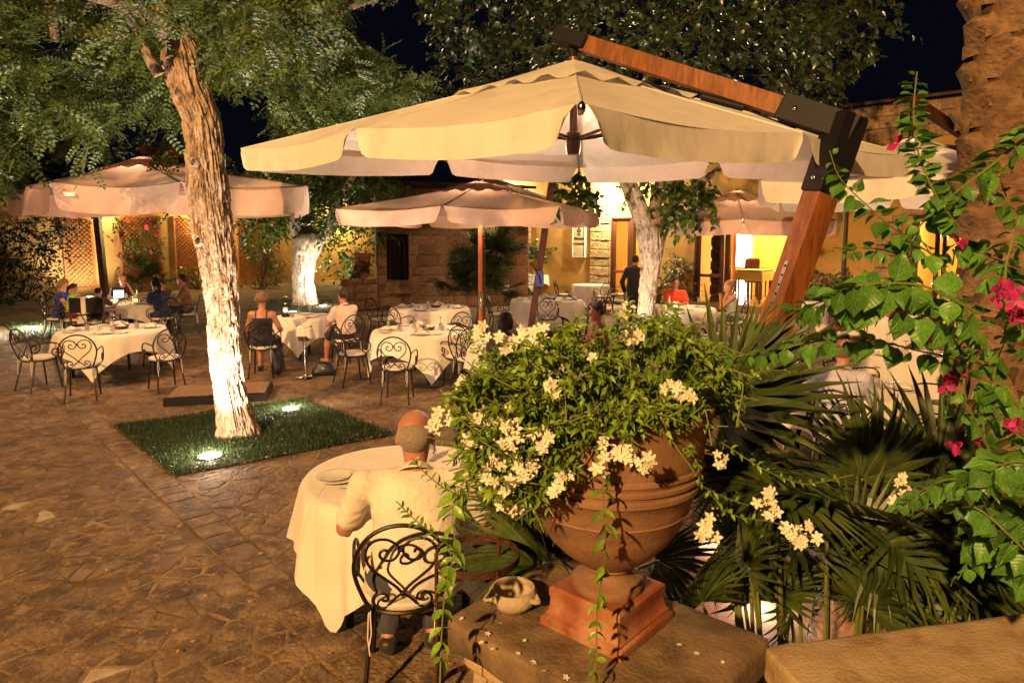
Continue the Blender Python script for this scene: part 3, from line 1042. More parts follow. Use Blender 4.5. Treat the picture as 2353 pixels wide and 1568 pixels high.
trellis(404, 470, 3.0, 'orange lattice trellis on the back wall just left of the big trunk')
trellis(280, 372, 3.0, 'wide orange lattice trellis half covered by pink flowering creeper')
trellis(150, 215, 2.9, 'orange lattice trellis in the dark behind the seated family')

# assumed lamps on the garden wall, hidden from the court by the tree crowns
for (vx_, e) in ((775, 650), (470, 330), (250, 130)):
    s_ = wall_s(vx_)
    p = WA + wd * s_
    nn = Vector((-wd.y, wd.x, 0))
    t = thing('wall_lamp', 'assumed small bright lamp near the top of the back garden wall ' + {775: 'behind the pollarded tree', 470: 'behind the big trunk', 250: 'above the creeper'}[vx_], 'lamp', p + Vector((0, 0, 3.2)), math.atan2(wd.y, wd.x))
    MB().box((0, .06, .1), (.2, .14, .06), ch=.01).build('bracket', MT['blackmetal'], t, smooth=False)
    MB().ball((0, .12, .0), .07, 12, 8).build('bulb', MT['bulb'], t)
    lamp('wall_lamp_light', 'POINT', p + nn * .6 + Vector((0, 0, 3.15)), e, (1.0, 0.74, 0.32), radius=.1)  # added light that brightens the wall and the paving before it

# ================================================================== TREES
def smooth_pts(P, n=8):
    return catmull(P, n)
def limb_mesh(P, Rr, n, amp, freq=(7, 2.2), seed=0.0, flare=0.0):
    """tube through P with radii Rr and furrowed bark"""
    mb = MB()
    mb.tube([Vector(p[:3]) for p in P], list(Rr), n)
    V = np.array(mb.v)
    # normal direction: away from the nearest axis point
    A = np.array([p[:3] for p in P])
    m = len(P)
    ids = np.repeat(np.arange(m), n)
    D = V - A[ids]
    L = np.linalg.norm(D, axis=1, keepdims=True) + 1e-9
    Dn = D / L
    ang = np.tile(np.arange(n) * 2 * PI / n, m)
    cyc = np.stack([np.cos(ang) * freq[0] * .5, np.sin(ang) * freq[0] * .5, V[:, 2] * freq[1] + seed], 1)
    rd = 1 - np.abs(2 * fbm(cyc * np.array([1.6, 1.6, 1.0]), 4) - 0.95) * 2.0
    lump = fbm(np.stack([np.cos(ang) * 1.3, np.sin(ang) * 1.3, V[:, 2] * .9 + seed], 1), 2) - .4
    off = -amp * np.clip(rd, 0, 1) ** 1.5 + lump * amp * 1.6
    V = V + Dn * off[:, None]
    mb.v = [tuple(p) for p in V]
    return mb
def interp_path(keys, step=0.06):
    """keys: (point, radius) -> dense smooth path with radii"""
    P = catmull([list(k[0]) + [k[1]] for k in keys], 14)
    P = np.array(P)
    d = np.concatenate([[0], np.cumsum(np.linalg.norm(np.diff(P[:, :3], axis=0), axis=1))])
    n = max(4, int(d[-1] / step))
    t = np.linspace(0, d[-1], n)
    return np.stack([np.interp(t, d, P[:, q]) for q in range(4)], 1)

# ---- leaves
LEAF = (np.array([(0, 0, 0), (-.30, .42, .10), (0, .5, 0), (.30, .42, .10), (0, 1, -.10)]), np.array([(0, 2, 1), (0, 3, 2), (1, 2, 4), (2, 3, 4)]))
HEART = (np.array([(0, 0, 0), (-.34, .10, .08), (-.44, .38, .12), (-.26, .70, .05), (0, 1.08, -.14), (.26, .70, .05), (.44, .38, .12), (.34, .10, .08), (0, .32, 0), (0, .68, -.03)]),
         np.array([(0, 8, 1), (1, 8, 2), (2, 8, 3), (8, 9, 3), (3, 9, 4), (9, 5, 4), (8, 5, 9), (8, 6, 5), (7, 6, 8), (0, 7, 8)]))
def pinnate(pairs=6):
    V, F = [], []
    def lf(x, y, ang, s):
        b = len(V)
        c, sn = math.cos(ang), math.sin(ang)
        for (u, v, z) in ((0, 0, 0), (-.070, .10, .028), (0, .205, -.015), (.070, .10, .028)):
            V.append((x + (u * c + v * sn) * s, y + (-u * sn + v * c) * s, z * s - (y ** 2) * .25))
        F.append((b, b + 2, b + 1))
        F.append((b, b + 3, b + 2))
    for k in range(pairs):
        y = .14 + .76 * k / (pairs - 1)
        s = 1.15 - .3 * abs(k / (pairs - 1) - .45)
        lf(.0, y, 1.15, s)
        lf(-.0, y, -1.15, s)
    lf(0, .96, 0, 1.05)
    b = len(V)
    V.extend([(-.006, 0, 0), (.006, 0, 0), (0, .98, -.24)])
    F.append((b, b + 1, b + 2))
    return np.array(V), np.array(F)
PINN = pinnate(5)
def leaf_cloud(P, D, scale, tmpl, roll=None):
    """stack of leaves: P positions, D axis directions (n,3)"""
    n = len(P)
    D = D / (np.linalg.norm(D, axis=1, keepdims=True) + 1e-9)
    up = rng.normal(0, .55, (n, 3)) + np.array([0, 0, 1.0])
    X = np.cross(D, up)
    X /= (np.linalg.norm(X, axis=1, keepdims=True) + 1e-9)
    Z = np.cross(X, D)
    T, F = tmpl
    V = (P[:, None, :] + scale[:, None, None] * (T[None, :, 0:1] * X[:, None, :] + T[None, :, 1:2] * D[:, None, :] + T[None, :, 2:3] * Z[:, None, :]))
    k = len(T)
    FF = (F[None, :, :] + (np.arange(n) * k)[:, None, None])
    return V.reshape(-1, 3), FF.reshape(-1, F.shape[1])
def inpoly(x, y, poly):
    c = False
    j = len(poly) - 1
    for i in range(len(poly)):
        xi, yi = poly[i]
        xj, yj = poly[j]
        if (yi > y) != (yj > y) and x < (xj - xi) * (y - yi) / (yj - yi) + xi: c = not c
        j = i
    return c
def sprays(blobs, per, L0, droop, tmpl, s0, jit=.25, keep=None):
    """each blob (centre, radius) grows drooping twigs with leaves along them"""
    P, D, tw = [], [], []
    for (c, r) in blobs:
        nt_ = max(2, int(per * r))
        for q in range(nt_):
            d = rng.normal(0, 1, 3)
            d /= np.linalg.norm(d)
            a = np.array(c) + d * r * rng.random() ** .5 * .8
            d2 = d * .6 + rng.normal(0, .5, 3)
            d2[2] -= droop
            d2 /= np.linalg.norm(d2)
            L = L0 * (.6 + .8 * rng.random())
            nl = int(6 + 7 * rng.random())
            for k in range(nl):
                t = k / nl
                p = a + d2 * L * t + np.array([0, 0, -droop * .35 * L * t * t])
                side = np.cross(d2, [0, 0, 1]) + 1e-6
                side /= np.linalg.norm(side)
                dd = d2 * .7 + side * (1 if k % 2 else -1) * .8 + rng.normal(0, jit, 3)
                dd[2] -= droop * .5
                P.append(p)
                D.append(dd)
            tw.append((a, a + d2 * L))
    P, D = np.array(P), np.array(D)
    if keep is not None:
        mk = np.array([keep(p) for p in P])
        P, D = P[mk], D[mk]
    sc = s0 * (.7 + .6 * rng.random(len(P)))
    return leaf_cloud(P, D, sc, tmpl), tw

# ---- the big foreground tree
tr1 = thing('locust_tree', 'big locust tree with furrowed bark lit from below on the near lawn square', 'tree', (-3.05, 7.55, 0))
o1 = Vector((-3.05, 7.55, 0))
keys = [((548, 1012), 64), ((546, 985), 53), ((536, 930), 43), ((524, 870), 40), ((517, 800), 40), ((511, 700), 42), ((503, 610), 46), ((489, 523), 51), ((481, 439), 50), ((472, 338), 47), ((462, 270), 47), ((436, 203), 50), ((424, 140), 49), ((408, 95), 40)]
kk = [(atY(v[0], v[1], 7.52) - o1, wv / 1568 * 7.0) for v, wv in keys]
kk[0] = ((kk[0][0].x, kk[0][0].y, -.04), kk[0][1])
P = interp_path(kk, .028)
tk = limb_mesh(P, P[:, 3], 120, .046, (11, 4.2), 3.0).build('trunk', MT['bark'], tr1, ang=70)
# knots and hollows
for (vx, vy, r) in ((447, 372, .04), (456, 552, .045)):
    p = atY(vx, vy, 7.30) - o1
    mb = MB()
    mb.lathe([(r * 1.25, -.03), (r * 1.2, .01), (r * .85, .03), (r * .55, .005), (r * .35, -.06), (1e-4, -.09)], 14, p, Matrix.Rotation(R(90), 3, 'X') @ Matrix.Rotation(random.uniform(-.3, .3), 3, 'Y') @ Matrix.Diagonal(Vector((.8, 1.3, 1))))
    mb.build('knot', MT['bark'], tr1)
for pts in ([((412, 150), 40, 7.5), ((398, 95), 30, 7.6), ((372, 60), 24, 7.8), ((385, 5), 26, 8.1), ((392, -80), 24, 8.5), ((420, -200), 18, 9)],
            [((415, 130), 34, 7.5), ((440, 80), 30, 7.7), ((505, 100), 22, 7.9), ((575, 95), 20, 8.1), ((675, 66), 17, 8.5), ((760, 30), 13, 9.0), ((900, -20), 9, 9.6)],
            [((366, 172), 15, 7.35), ((340, 130), 11, 7.3), ((300, 45), 9, 7.2), ((262, -30), 7, 7.1)],
            [((400, 90), 24, 7.6), ((330, 30), 17, 7.0), ((180, -20), 14, 6.3), ((20, -60), 10, 5.9)],
            [((130, -60), 10, 7.8), ((118, 10), 12, 7.9), ((122, 50), 10, 8.0), ((128, 95), 8, 8.1)],
            [((505, 100), 14, 7.9), ((560, 160), 9, 7.7), ((620, 190), 6, 7.6)],
            [((675, 66), 12, 8.5), ((760, 110), 8, 8.7), ((870, 190), 5, 8.9)]):
    k2 = [(atY(v[0], v[1], Y) - o1, wv / 1568 * Y) for v, wv, Y in pts]
    P = interp_path(k2, .06)
    limb_mesh(P, P[:, 3], 18, .012, (5, 3), random.random() * 9).build('branch', MT['bark'], tr1, ang=70)
# crown: blobs in the crown's volume, kept where the photograph shows foliage
ok1 = [(-400, -400), (-400, 560), (5, 540), (22, 420), (60, 392), (150, 372), (235, 345), (275, 265), (330, 300), (345, 380), (400, 395), (432, 330), (436, 150), (498, 170), (520, 240), (560, 250), (590, 190), (615, 190), (618, 260), (700, 285), (800, 245), (850, 255), (985, 215), (960, 150), (900, 120), (860, 60), (800, 40), (1010, -10), (1010, -400)]
hole1 = [[(80, 75), (170, 70), (165, 135), (70, 130)], [(790, -20), (1010, -20), (990, 180), (930, 165), (880, 140), (835, 130), (800, 60)], [(320, 262), (395, 300), (345, 390), (330, 420), (270, 400), (262, 320)], [(520, 190), (560, 195), (640, 215), (600, 290), (520, 330), (505, 230)], [(690, 60), (770, 55), (760, 95), (705, 90)]]
blobs = []
while len(blobs) < 330:
    c = Vector((random.uniform(-9.0, .9), random.uniform(5.2, 11.2), random.uniform(3.0, 7.2)))
    vx, vy = px(c)
    if not inpoly(vx, vy, ok1) or any(inpoly(vx, vy, h) for h in hole1): continue
    # keep the trunk itself in view
    if c.y < 7.9 and 360 < vx < 500 and vy > 40 and vy < 420 and not (360 < vx < 415 and vy > 300): continue
    if vy > 330 and c.y < 6.6: continue
    if c.y < 7.6 and -4.6 < c.x < -2.9 and c.z < 5.3: continue
    if c.y < 7.0 and c.z < 3.9: continue
    blobs.append((c - o1, random.uniform(.22, .42)))
holeL = hole1 + [[(375, 90), (405, 60), (470, 100), (510, 250), (530, 420), (425, 420), (405, 280), (372, 190)]]
def keep1(p):
    vx, vy = px(Vector(p) + o1)
    if any(inpoly(vx, vy + 14, h_) for h_ in hole1): return False
    if p[1] + o1.y < 7.7 and inpoly(vx, vy, holeL[-1]): return False
    return inpoly(vx, vy, okx1)
okx1 = [(x_ + (18 if x_ > 900 else 0), y_ + (34 if y_ > 100 else 0)) for x_, y_ in ok1]
(V, F), tw = sprays(blobs, 27, .42, .42, PINN, .23, keep=keep1)
# drop leaves that would hang in front of the trunk
cr = link('crown', mesh_np('crown', V, F, MT['leaf_locust']), tr1)
tag(cr, kind='stuff')
tmb = MB()
for a, b in tw[::3]:
    if keep1(a) and keep1(b): tmb.tube([a, (np.array(a) + b) / 2, b], .005, 3, caps=False)
tag(tmb.build('twigs', MT['twig'], tr1), kind='stuff')

# ---- second tree (stump-like pale trunk in the middle distance)
o2 = T2B.copy()
tr2 = thing('mulberry_tree', 'pollarded tree with pale thick trunk between the couple and the ochre wall', 'tree', o2)
Y2 = o2.y
kk = [(atY(x, y, Y2) - o2, r_ / 1568 * Y2) for (x, y), r_ in (((702, 708), 36), ((702, 690), 30), ((697, 650), 26), ((699, 600), 28), ((704, 575), 33), ((708, 550), 38), ((706, 535), 30))]
kk[0] = ((kk[0][0].x, kk[0][0].y, -.03), kk[0][1])
P = interp_path(kk, .05)
limb_mesh(P, P[:, 3], 56, .06, (8, 3.4), 5).build('trunk', MT['palebark'], tr2, ang=70)
for pts in ([((690, 555), 18, 0), ((672, 505), 15, -.2), ((640, 440), 10, -.5), ((600, 380), 7, -1)], [((720, 560), 17, 0), ((745, 535), 14, .1), ((775, 470), 10, .3), ((815, 400), 7, .6)], [((706, 545), 18, .2), ((712, 470), 13, .6), ((700, 380), 10, 1.2)]):
    k2 = [(atY(v[0], v[1], Y2 + dy) - o2, r_ / 1568 * Y2) for v, r_, dy in pts]
    P = interp_path(k2, .1)
    limb_mesh(P, P[:, 3], 14, .02, (5, 3), random.random() * 9).build('branch', MT['palebark'], tr2, ang=70)
ok2 = [(530, 380), (520, 500), (560, 545), (600, 550), (640, 520), (665, 530), (680, 500), (730, 505), (745, 560), (775, 600), (800, 640), (822, 600), (860, 580), (870, 500), (930, 470), (930, 380)]
hole2 = [[(760, 545), (800, 520), (850, 545), (840, 570), (790, 590)]]
blobs = []
while len(blobs) < 230:
    c = Vector((random.uniform(-9, -2.6), random.uniform(Y2 - 2.4, Y2 + 3), random.uniform(1.2, 5.5)))
    vx, vy = px(c)
    if not inpoly(vx, vy, ok2) or any(inpoly(vx, vy, h) for h in hole2): continue
    blobs.append((c - o2, random.uniform(.25, .45)))
(V, F), tw = sprays(blobs, 15, .5, .5, LEAF, .15)
tag(link('crown', mesh_np('crown', V, F, MT['leaf_lit']), tr2), kind='stuff')

# ---- third tree (pale trunk right of the middle, dark spreading crown)
o3 = at(1478, 802)
tr3 = thing('mulberry_tree', 'pale barked mulberry in front of the restaurant with spreading dark crown', 'tree', o3)
Y3 = o3.y
kk = [(atY(x, y, Y3) - o3, r_ / 1568 * Y3) for (x, y), r_ in (((1478, 812), 30), ((1478, 790), 25), ((1481, 740), 22), ((1486, 680), 22), ((1493, 620), 24), ((1496, 575), 29), ((1494, 535), 33), ((1492, 505), 27))]
kk[0] = ((kk[0][0].x, kk[0][0].y, -.03), kk[0][1])
P = interp_path(kk, .04)
limb_mesh(P, P[:, 3], 64, .034, (10, 5.0), 8).build('trunk', MT['palebark'], tr3, ang=70)
for pts in ([((1482, 545), 14, 0), ((1462, 490), 13, 0), ((1440, 440), 11, 0), ((1418, 380), 9, .1), ((1380, 250), 7, .4)],
            [((1488, 520), 16, -.1), ((1474, 470), 13, -.2), ((1450, 415), 11, -.3), ((1440, 330), 9, -.5), ((1450, 200), 7, -.8)],
            [((1500, 530), 18, 0), ((1530, 490), 14, .1), ((1575, 445), 10, .2), ((1660, 380), 8, .4), ((1780, 260), 6, .7)],
            [((1496, 520), 16, .3), ((1510, 440), 13, .6), ((1540, 330), 10, 1.0), ((1580, 180), 8, 1.6)],
            [((1575, 445), 6, .2), ((1600, 440), 4, 0), ((1640, 430), 3, -.2)]):
    k2 = [(atY(v[0], v[1], Y3 + dy) - o3, r_ / 1568 * Y3) for v, r_, dy in pts]
    P = interp_path(k2, .1)
    limb_mesh(P, P[:, 3], 14, .016, (5, 3), random.random() * 9).build('branch', MT['palebark'], tr3, ang=70)
ok3 = [(960, -300), (955, 60), (1000, 130), (985, 200), (1040, 230), (1100, 200), (1290, 160), (1500, 180), (1850, 220), (1900, 250), (1935, 235), (1925, 190), (1990, 120), (2045, 40), (2030, -20), (2060, -300)]
blobs = []
while len(blobs) < 360:
    c = Vector((random.uniform(-3.5, 9.0), random.uniform(Y3 - 3.2, Y3 + 3.5), random.uniform(4.2, 9.0)))
    vx, vy = px(c)
    if not inpoly(vx, vy, ok3): continue
    blobs.append((c - o3, random.uniform(.3, .5)))
hole3 = [[(835, -50), (950, -50), (960, 60), (985, 150), (960, 190), (880, 150)], [(1985, 150), (2400, -20), (2400, 300), (1960, 260), (1945, 200)]]
def keep3(p):
    vx, vy = px(Vector(p) + o3)
    return not any(inpoly(vx, vy, h_) for h_ in hole3)
(V, F), tw = sprays(blobs, 14, .6, .35, HEART, .115, keep=keep3)
tag(link('crown', mesh_np('crown', V, F, MT['leaf_mulb']), tr3), kind='stuff')
tmb = MB()
for a, b in tw[::2]:
    if keep3(a) and keep3(b): tmb.tube([a, b], .006, 3, caps=False)
tag(tmb.build('twigs', MT['twig'], tr3), kind='stuff')
ok3b = [(1270, 400), (1265, 470), (1300, 450), (1330, 470), (1370, 440), (1400, 415), (1440, 400), (1470, 420), (1540, 440), (1530, 500), (1560, 505), (1600, 490), (1640, 480), (1655, 420), (1600, 395)]
blobs = []
while len(blobs) < 46:
    c = Vector((random.uniform(.5, 4.8), random.uniform(Y3 - 1.4, Y3 + 1.2), random.uniform(2.4, 3.7)))
    vx, vy = px(c)
    if not inpoly(vx, vy, ok3b): continue
    if 1300 < vx < 1440 and random.random() < .55: continue
    blobs.append((c - o3, random.uniform(.12, .24)))
(V, F), tw = sprays(blobs, 16, .35, .7, HEART, .125)
tag(link('low_foliage', mesh_np('low_foliage', V, F, MT['leaf_lit']), tr3), kind='stuff')

# ---- thin tree at the left with dark crown behind the umbrella, and dark bushes
o4 = at(182, 672)
tr4 = thing('slim_tree', 'slim pale trunked tree behind the seated family with dark crown', 'tree', o4)
kk = [(atY(x, y, o4.y) - o4, r_ / 1568 * o4.y) for (x, y), r_ in (((184, 676), 9), ((182, 600), 8), ((178, 530), 8), ((176, 470), 7), ((185, 400), 6), ((200, 330), 5))]
kk[0] = ((kk[0][0].x, kk[0][0].y, -.03), kk[0][1])
P = interp_path(kk, .08)
limb_mesh(P, P[:, 3], 20, .012, (4, 9), 2).build('trunk', MT['palebark'], tr4, ang=70)
ok4 = [(-200, 330), (-200, 600), (30, 545), (130, 560), (180, 530), (300, 520), (430, 500), (430, 330), (300, 270), (120, 330)]
blobs = []
while len(blobs) < 150:
    c = Vector((random.uniform(-22, -8), random.uniform(o4.y - 2.5, o4.y + 3.5), random.uniform(2, 7)))
    vx, vy = px(c)
    if not inpoly(vx, vy, ok4): continue
    blobs.append((c - o4, random.uniform(.4, .7)))
(V, F), tw = sprays(blobs, 10, .6, .4, LEAF, .17)
tag(link('crown', mesh_np('crown', V, F, MT['leaf_dark']), tr4), kind='stuff')
def bush(name, label, cat, base, poly, nb, dep, zr, mat, per=12, s0=.09, tmpl=LEAF, rb=(.2, .35), flower=None, nf=0, group=None, fs=.05, droop=.2):
    t = thing(name, label, cat, base, 0, group)
    bl = []
    xs = [p[0] for p in poly]
    x0, x1 = min(xs), max(xs)
    g = 0
    while len(bl) < nb and g < 20000:
        g += 1
        Y = base.y + random.uniform(-dep, dep)
        vx = random.uniform(x0, x1)
        vy = random.uniform(min(p[1] for p in poly), max(p[1] for p in poly))
        if not inpoly(vx, vy, poly): continue
        c = atY(vx, vy, Y)
        if not (zr[0] < c.z < zr[1]): continue
        bl.append((c - base, random.uniform(*rb)))
    (V, F), tw_ = sprays(bl, per, rb[1] * 1.2, droop, tmpl, s0)
    tag(link('foliage', mesh_np('foliage', V, F, mat), t), kind='stuff')
    mb = MB()
    for c, r in bl[::max(1, nb // 14)]:
        mb.tube([(random.uniform(-.1, .1), random.uniform(-.1, .1), 0), (c.x * .5, c.y * .5, c.z * .45), c], .012, 4)
    mb.build('stems', MT['twig'], t)
    if flower:
        P = np.array([np.array(bl[i % nb][0]) + rng.normal(0, 1, 3) * bl[i % nb][1] * .75 for i in range(nf)])
        FT = (np.array([(0, 0, 0), (-.5, .5, .25), (0, .9, .1), (.5, .5, .25), (-.6, -.3, .3), (0, -.7, .2), (.6, -.3, .3)]), np.array([(0, 3, 2), (0, 2, 1), (0, 5, 6), (0, 4, 5), (0, 1, 4), (0, 6, 3)]))
        V, F = leaf_cloud(P, rng.normal(0, 1, (nf, 3)) + np.array([0, -1.2, .3]), fs * (.7 + .6 * rng.random(nf)), FT)
        tag(link('flowers', mesh_np('flowers', V, F, flower), t), kind='stuff')
    return t
bush('dark_hedge', 'tall dark hedge with a few pale blooms at the far left', 'hedge', at(60, 690), [(-150, 480), (130, 505), (150, 600), (135, 690), (-150, 700)], 120, 1.5, (0, 4.5), MT['leaf_dark'], flower=MT['pinkflower'], nf=16, s0=.14, rb=(.3, .5), fs=.12)
bush('bougainvillea_creeper', 'green creeper with red flowers hanging over the back trellises', 'creeper', Vector((-16.2, 27.6, 0)), [(190, 515), (250, 505), (330, 520), (372, 560), (380, 590), (330, 585), (300, 600), (262, 560), (270, 640), (258, 648), (240, 600), (195, 600)], 90, .5, (.3, 5), MT['leaf_lit'], flower=MT['redflower'], nf=46, s0=.11, rb=(.2, .35), fs=.13, droop=.6)
bush('wall_shrub', 'low bushy shrub with yellow flowers at the foot of the back wall', 'shrub', at(455, 664), [(415, 610), (455, 600), (478, 650), (470, 668), (420, 668)], 22, .5, (0, 2), MT['leaf_lit'], flower=MT['yellow'], nf=60, s0=.09, rb=(.15, .3), fs=.06)
bush('wall_shrub', 'small green shrub against the ochre wall right of the trellis', 'shrub', at(632, 652), [(618, 605), (645, 595), (655, 650), (625, 655)], 12, .3, (0, 2.5), MT['leaf_lit'], s0=.1, rb=(.2, .3))
bush('wall_shrub', 'green creeper climbing over the right hand orange trellis', 'creeper', at(600, 660), [(560, 545), (640, 530), (625, 600), (600, 640), (585, 600), (560, 590)], 40, .3, (.4, 4), MT['leaf_lit'], s0=.1, rb=(.15, .3), droop=.6)
bush('ground_plant', 'low green ground plants along the foot of the right hand trellis', 'plant', at(590, 664), [(560, 645), (630, 640), (640, 664), (560, 668)], 16, .3, (0, .9), MT['leaf_lit'], s0=.1, rb=(.12, .2))

# ---- fan palms
def fan_mesh(n=22, spread=R(250), Lr=.42, droop=.15, seed=0, wid=.019):
    """one palmate leaf in the local XY plane, petiole end at the origin, axis +Y"""
    rn = random.Random(seed)
    mb = MB()
    for k in range(n):
        a = -spread / 2 + spread * k / (n - 1) + rn.uniform(-.03, .03)
        L = Lr * (1 - .18 * abs(k / (n - 1) - .5) * 2) * rn.uniform(.88, 1.08)
        d = Vector((math.sin(a), math.cos(a), 0))
        s = Vector((d.y, -d.x, 0))
        rows = []
        for t in (0.03, .3, .55, .8, 1.0):
            wv = wid * (.35 + 1.3 * t if t < .5 else 1.0 * (1.0 - t) / .5) * (1 if t < 1 else 0) + .0008
            z = -droop * t * t * L * 1.3 + (.06 * L * math.sin(t * 3))
            p = d * (L * t) + Vector((0, 0, z + rn.uniform(-.006, .006)))
            rows.append([p - s * wv + Vector((0, 0, .35 * wv)), p + Vector((0, 0, -.25 * wv)), p + s * wv + Vector((0, 0, .35 * wv))])
        mb.grid(rows)
    return mb
FANS = [fan_mesh(24 + 2 * q, R(190 + 20 * q), .48, (.05, .14, .02, .2)[q], q).mesh('frond', MT['leaf_palm'], smooth=False) for q in range(4)]
FANS_SM = [fan_mesh(16, R(230), .44, .12, 9, .034).mesh('frond', MT['leaf_palm'], smooth=False)]
def fan_palm(label, base, fronds, trunk_h=.3, name='fan_palm'):
    """fronds: (tip point world, size, tilt) - petiole from the crown of the plant to the leaf's hub"""
    t = thing(name, label, 'palm', base)
    mb = MB()
    mb.tube([(0, 0, -.02), (.02, 0, trunk_h * .6), (0, 0, trunk_h)], [.12, .13, .09], 12)
    mb.build('stump', MT['palmbark'], t)
    for (hub, d, s, roll) in fronds:
        hub = Vector(hub) - base
        st = Vector((random.uniform(-.05, .05), random.uniform(-.05, .05), trunk_h * .9))
        if math.hypot(hub.x, hub.y) > .75: st = Vector((hub.x * .82, hub.y * .82, .0))
        mid = st.lerp(hub, .5) + Vector((0, 0, .10 * (hub - st).length))
        mb = MB()
        pts = catmull([st, mid, hub], 4)
        mb.tube(pts, [.012 - .006 * q / len(pts) for q in range(len(pts))], 5)
        pe = mb.build('petiole', MT['stem'], t)
        y = Vector(d).normalized()
        z = Vector((0, 0, 1)) - y * y.z
        z = (z.normalized() if z.length > .05 else Vector((0, -1, 0)))
        z.rotate(Matrix.Rotation(roll, 3, y))
        x = y.cross(z)
        M = Matrix((x, y, z)).transposed().to_4x4()
        M.translation = hub
        fr = link('frond', random.choice(FANS), pe, M @ Matrix.Scale(s, 4))
    return t
def auto_fronds(base, n, hr, rr, s=(.8, 1.1), front=None, rn=random):
    out = []
    for k in range(n):
        a = 2 * PI * k * .382 + rn.uniform(-.3, .3)
        e = rn.uniform(.15, 1.35)
        r = rn.uniform(*rr)
        d = Vector((math.cos(a) * math.cos(e), math.sin(a) * math.cos(e), math.sin(e)))
        h = base + Vector((0, 0, hr)) + d * r
        dd = d + Vector((rn.uniform(-.2, .2), rn.uniform(-.2, .2), rn.uniform(-.35, .15)))
        out.append((h, dd, rn.uniform(*s), rn.uniform(-.6, .6)))
    return out
# dark palm clump in front of the hut
PB = at(1105, 738)
fan_palm('big dark fan palm clump in front of the stone hut', PB, auto_fronds(PB + Vector((0, 0, .5)), 44, .1, (.5, 1.25), (1.1, 1.5)) + auto_fronds(PB + Vector((.35, 0, 1.5)), 14, .1, (.3, .8), (1.1, 1.5)), .7)
fan_palm('small agave like palm at the foot of the trellis behind the family', at(385, 662), auto_fronds(at(385, 662), 14, .3, (.3, 1.0), (1.2, 1.7)), .3)
fan_palm('small fan palm beside the tree trunk at the back trellis', at(320, 668), auto_fronds(at(320, 668), 12, .3, (.3, .8), (1.2, 1.6)), .3)
# the foreground palms round the urn
PC = Vector((1.95, 3.75, 0))
fr = []
def fr_px(vx, vy, Y, tx, ty, tY, s, roll):
    a = atY(vx, vy, Y)
    b = atY(tx, ty, tY)
    fr.append((a, b - a, s * 1.22, roll))
fr_px(1665, 945, 3.3, 1760, 730, 3.2, 1.15, .5)
fr_px(1655, 950, 3.4, 1640, 720, 3.5, 1.1, -.3)
fr_px(1700, 930, 3.25, 1900, 800, 3.0, 1.1, .9)
fr_px(1980, 1100, 3.2, 1940, 880, 3.3, .95, 1.3)
fr_px(2010, 1120, 3.3, 2060, 930, 3.4, .9, 1.2)
fr_px(2150, 1080, 3.5, 2200, 900, 3.6, 1.0, .8)
fr_px(1720, 1090, 2.9, 1640, 1010, 2.7, .85, .4)
fr_px(1780, 1120, 2.75, 1650, 1150, 2.5, .85, -.3)
fr_px(1900, 1180, 2.7, 1760, 1110, 2.5, .9, .3)
fr_px(2040, 1230, 2.8, 1900, 1190, 2.6, .8, -.4)
fr_px(2060, 1240, 2.85, 2230, 1220, 2.7, .8, .4)
fr_px(2170, 1200, 3.0, 2300, 1150, 3.0, .9, .2)
fr_px(1830, 1260, 3.0, 1700, 1320, 2.8, .8, .3)
fr_px(2200, 1330, 3.0, 2320, 1400, 2.9, .8, .0)
for q_ in range(34):
    x_ = random.uniform(1580, 2050) if q_ < 20 else random.uniform(1950, 2330)
    y_ = random.uniform(1260, 1420)
    Y_ = random.uniform(2.75, 3.7)
    fr_px(x_, y_, Y_, x_ + random.uniform(-60, 60), y_ - random.uniform(100, 200), Y_ - random.uniform(-.1, .15), random.uniform(.5, .72), random.uniform(-1.4, 1.4))
fan_palm('dense dark fan palm clump to the right of the terracotta urn', PC, fr + auto_fronds(PC + Vector((-.1, -.15, .20)), 13, .1, (.3, .65), (.75, 1.0)) + auto_fronds(PC + Vector((.6, -.45, .10)), 9, .1, (.3, .6), (.75, .95)), .28)
PD = Vector((.15, 3.15, 0))
fr = []
fr_px(1250, 1290, 2.95, 1150, 1180, 2.9, .75, .2)
fr_px(1230, 1300, 2.9, 1090, 1300, 2.8, .75, .0)
fr_px(1240, 1280, 3.0, 1300, 1150, 3.1, .8, .5)
fr_px(1180, 1000, 3.1, 1090, 900, 3.1, .6, .9)
fr_px(1190, 1110, 3.1, 1060, 1090, 3.05, .55, -.3)
fr_px(1260, 1000, 3.2, 1180, 880, 3.3, .85, .5)
fan_palm('smaller fan palm squeezed between the urn and the near table', PD, fr + auto_fronds(PD + Vector((.15, .1, .3)), 10, .1, (.3, .6), (.6, .8)), .3)

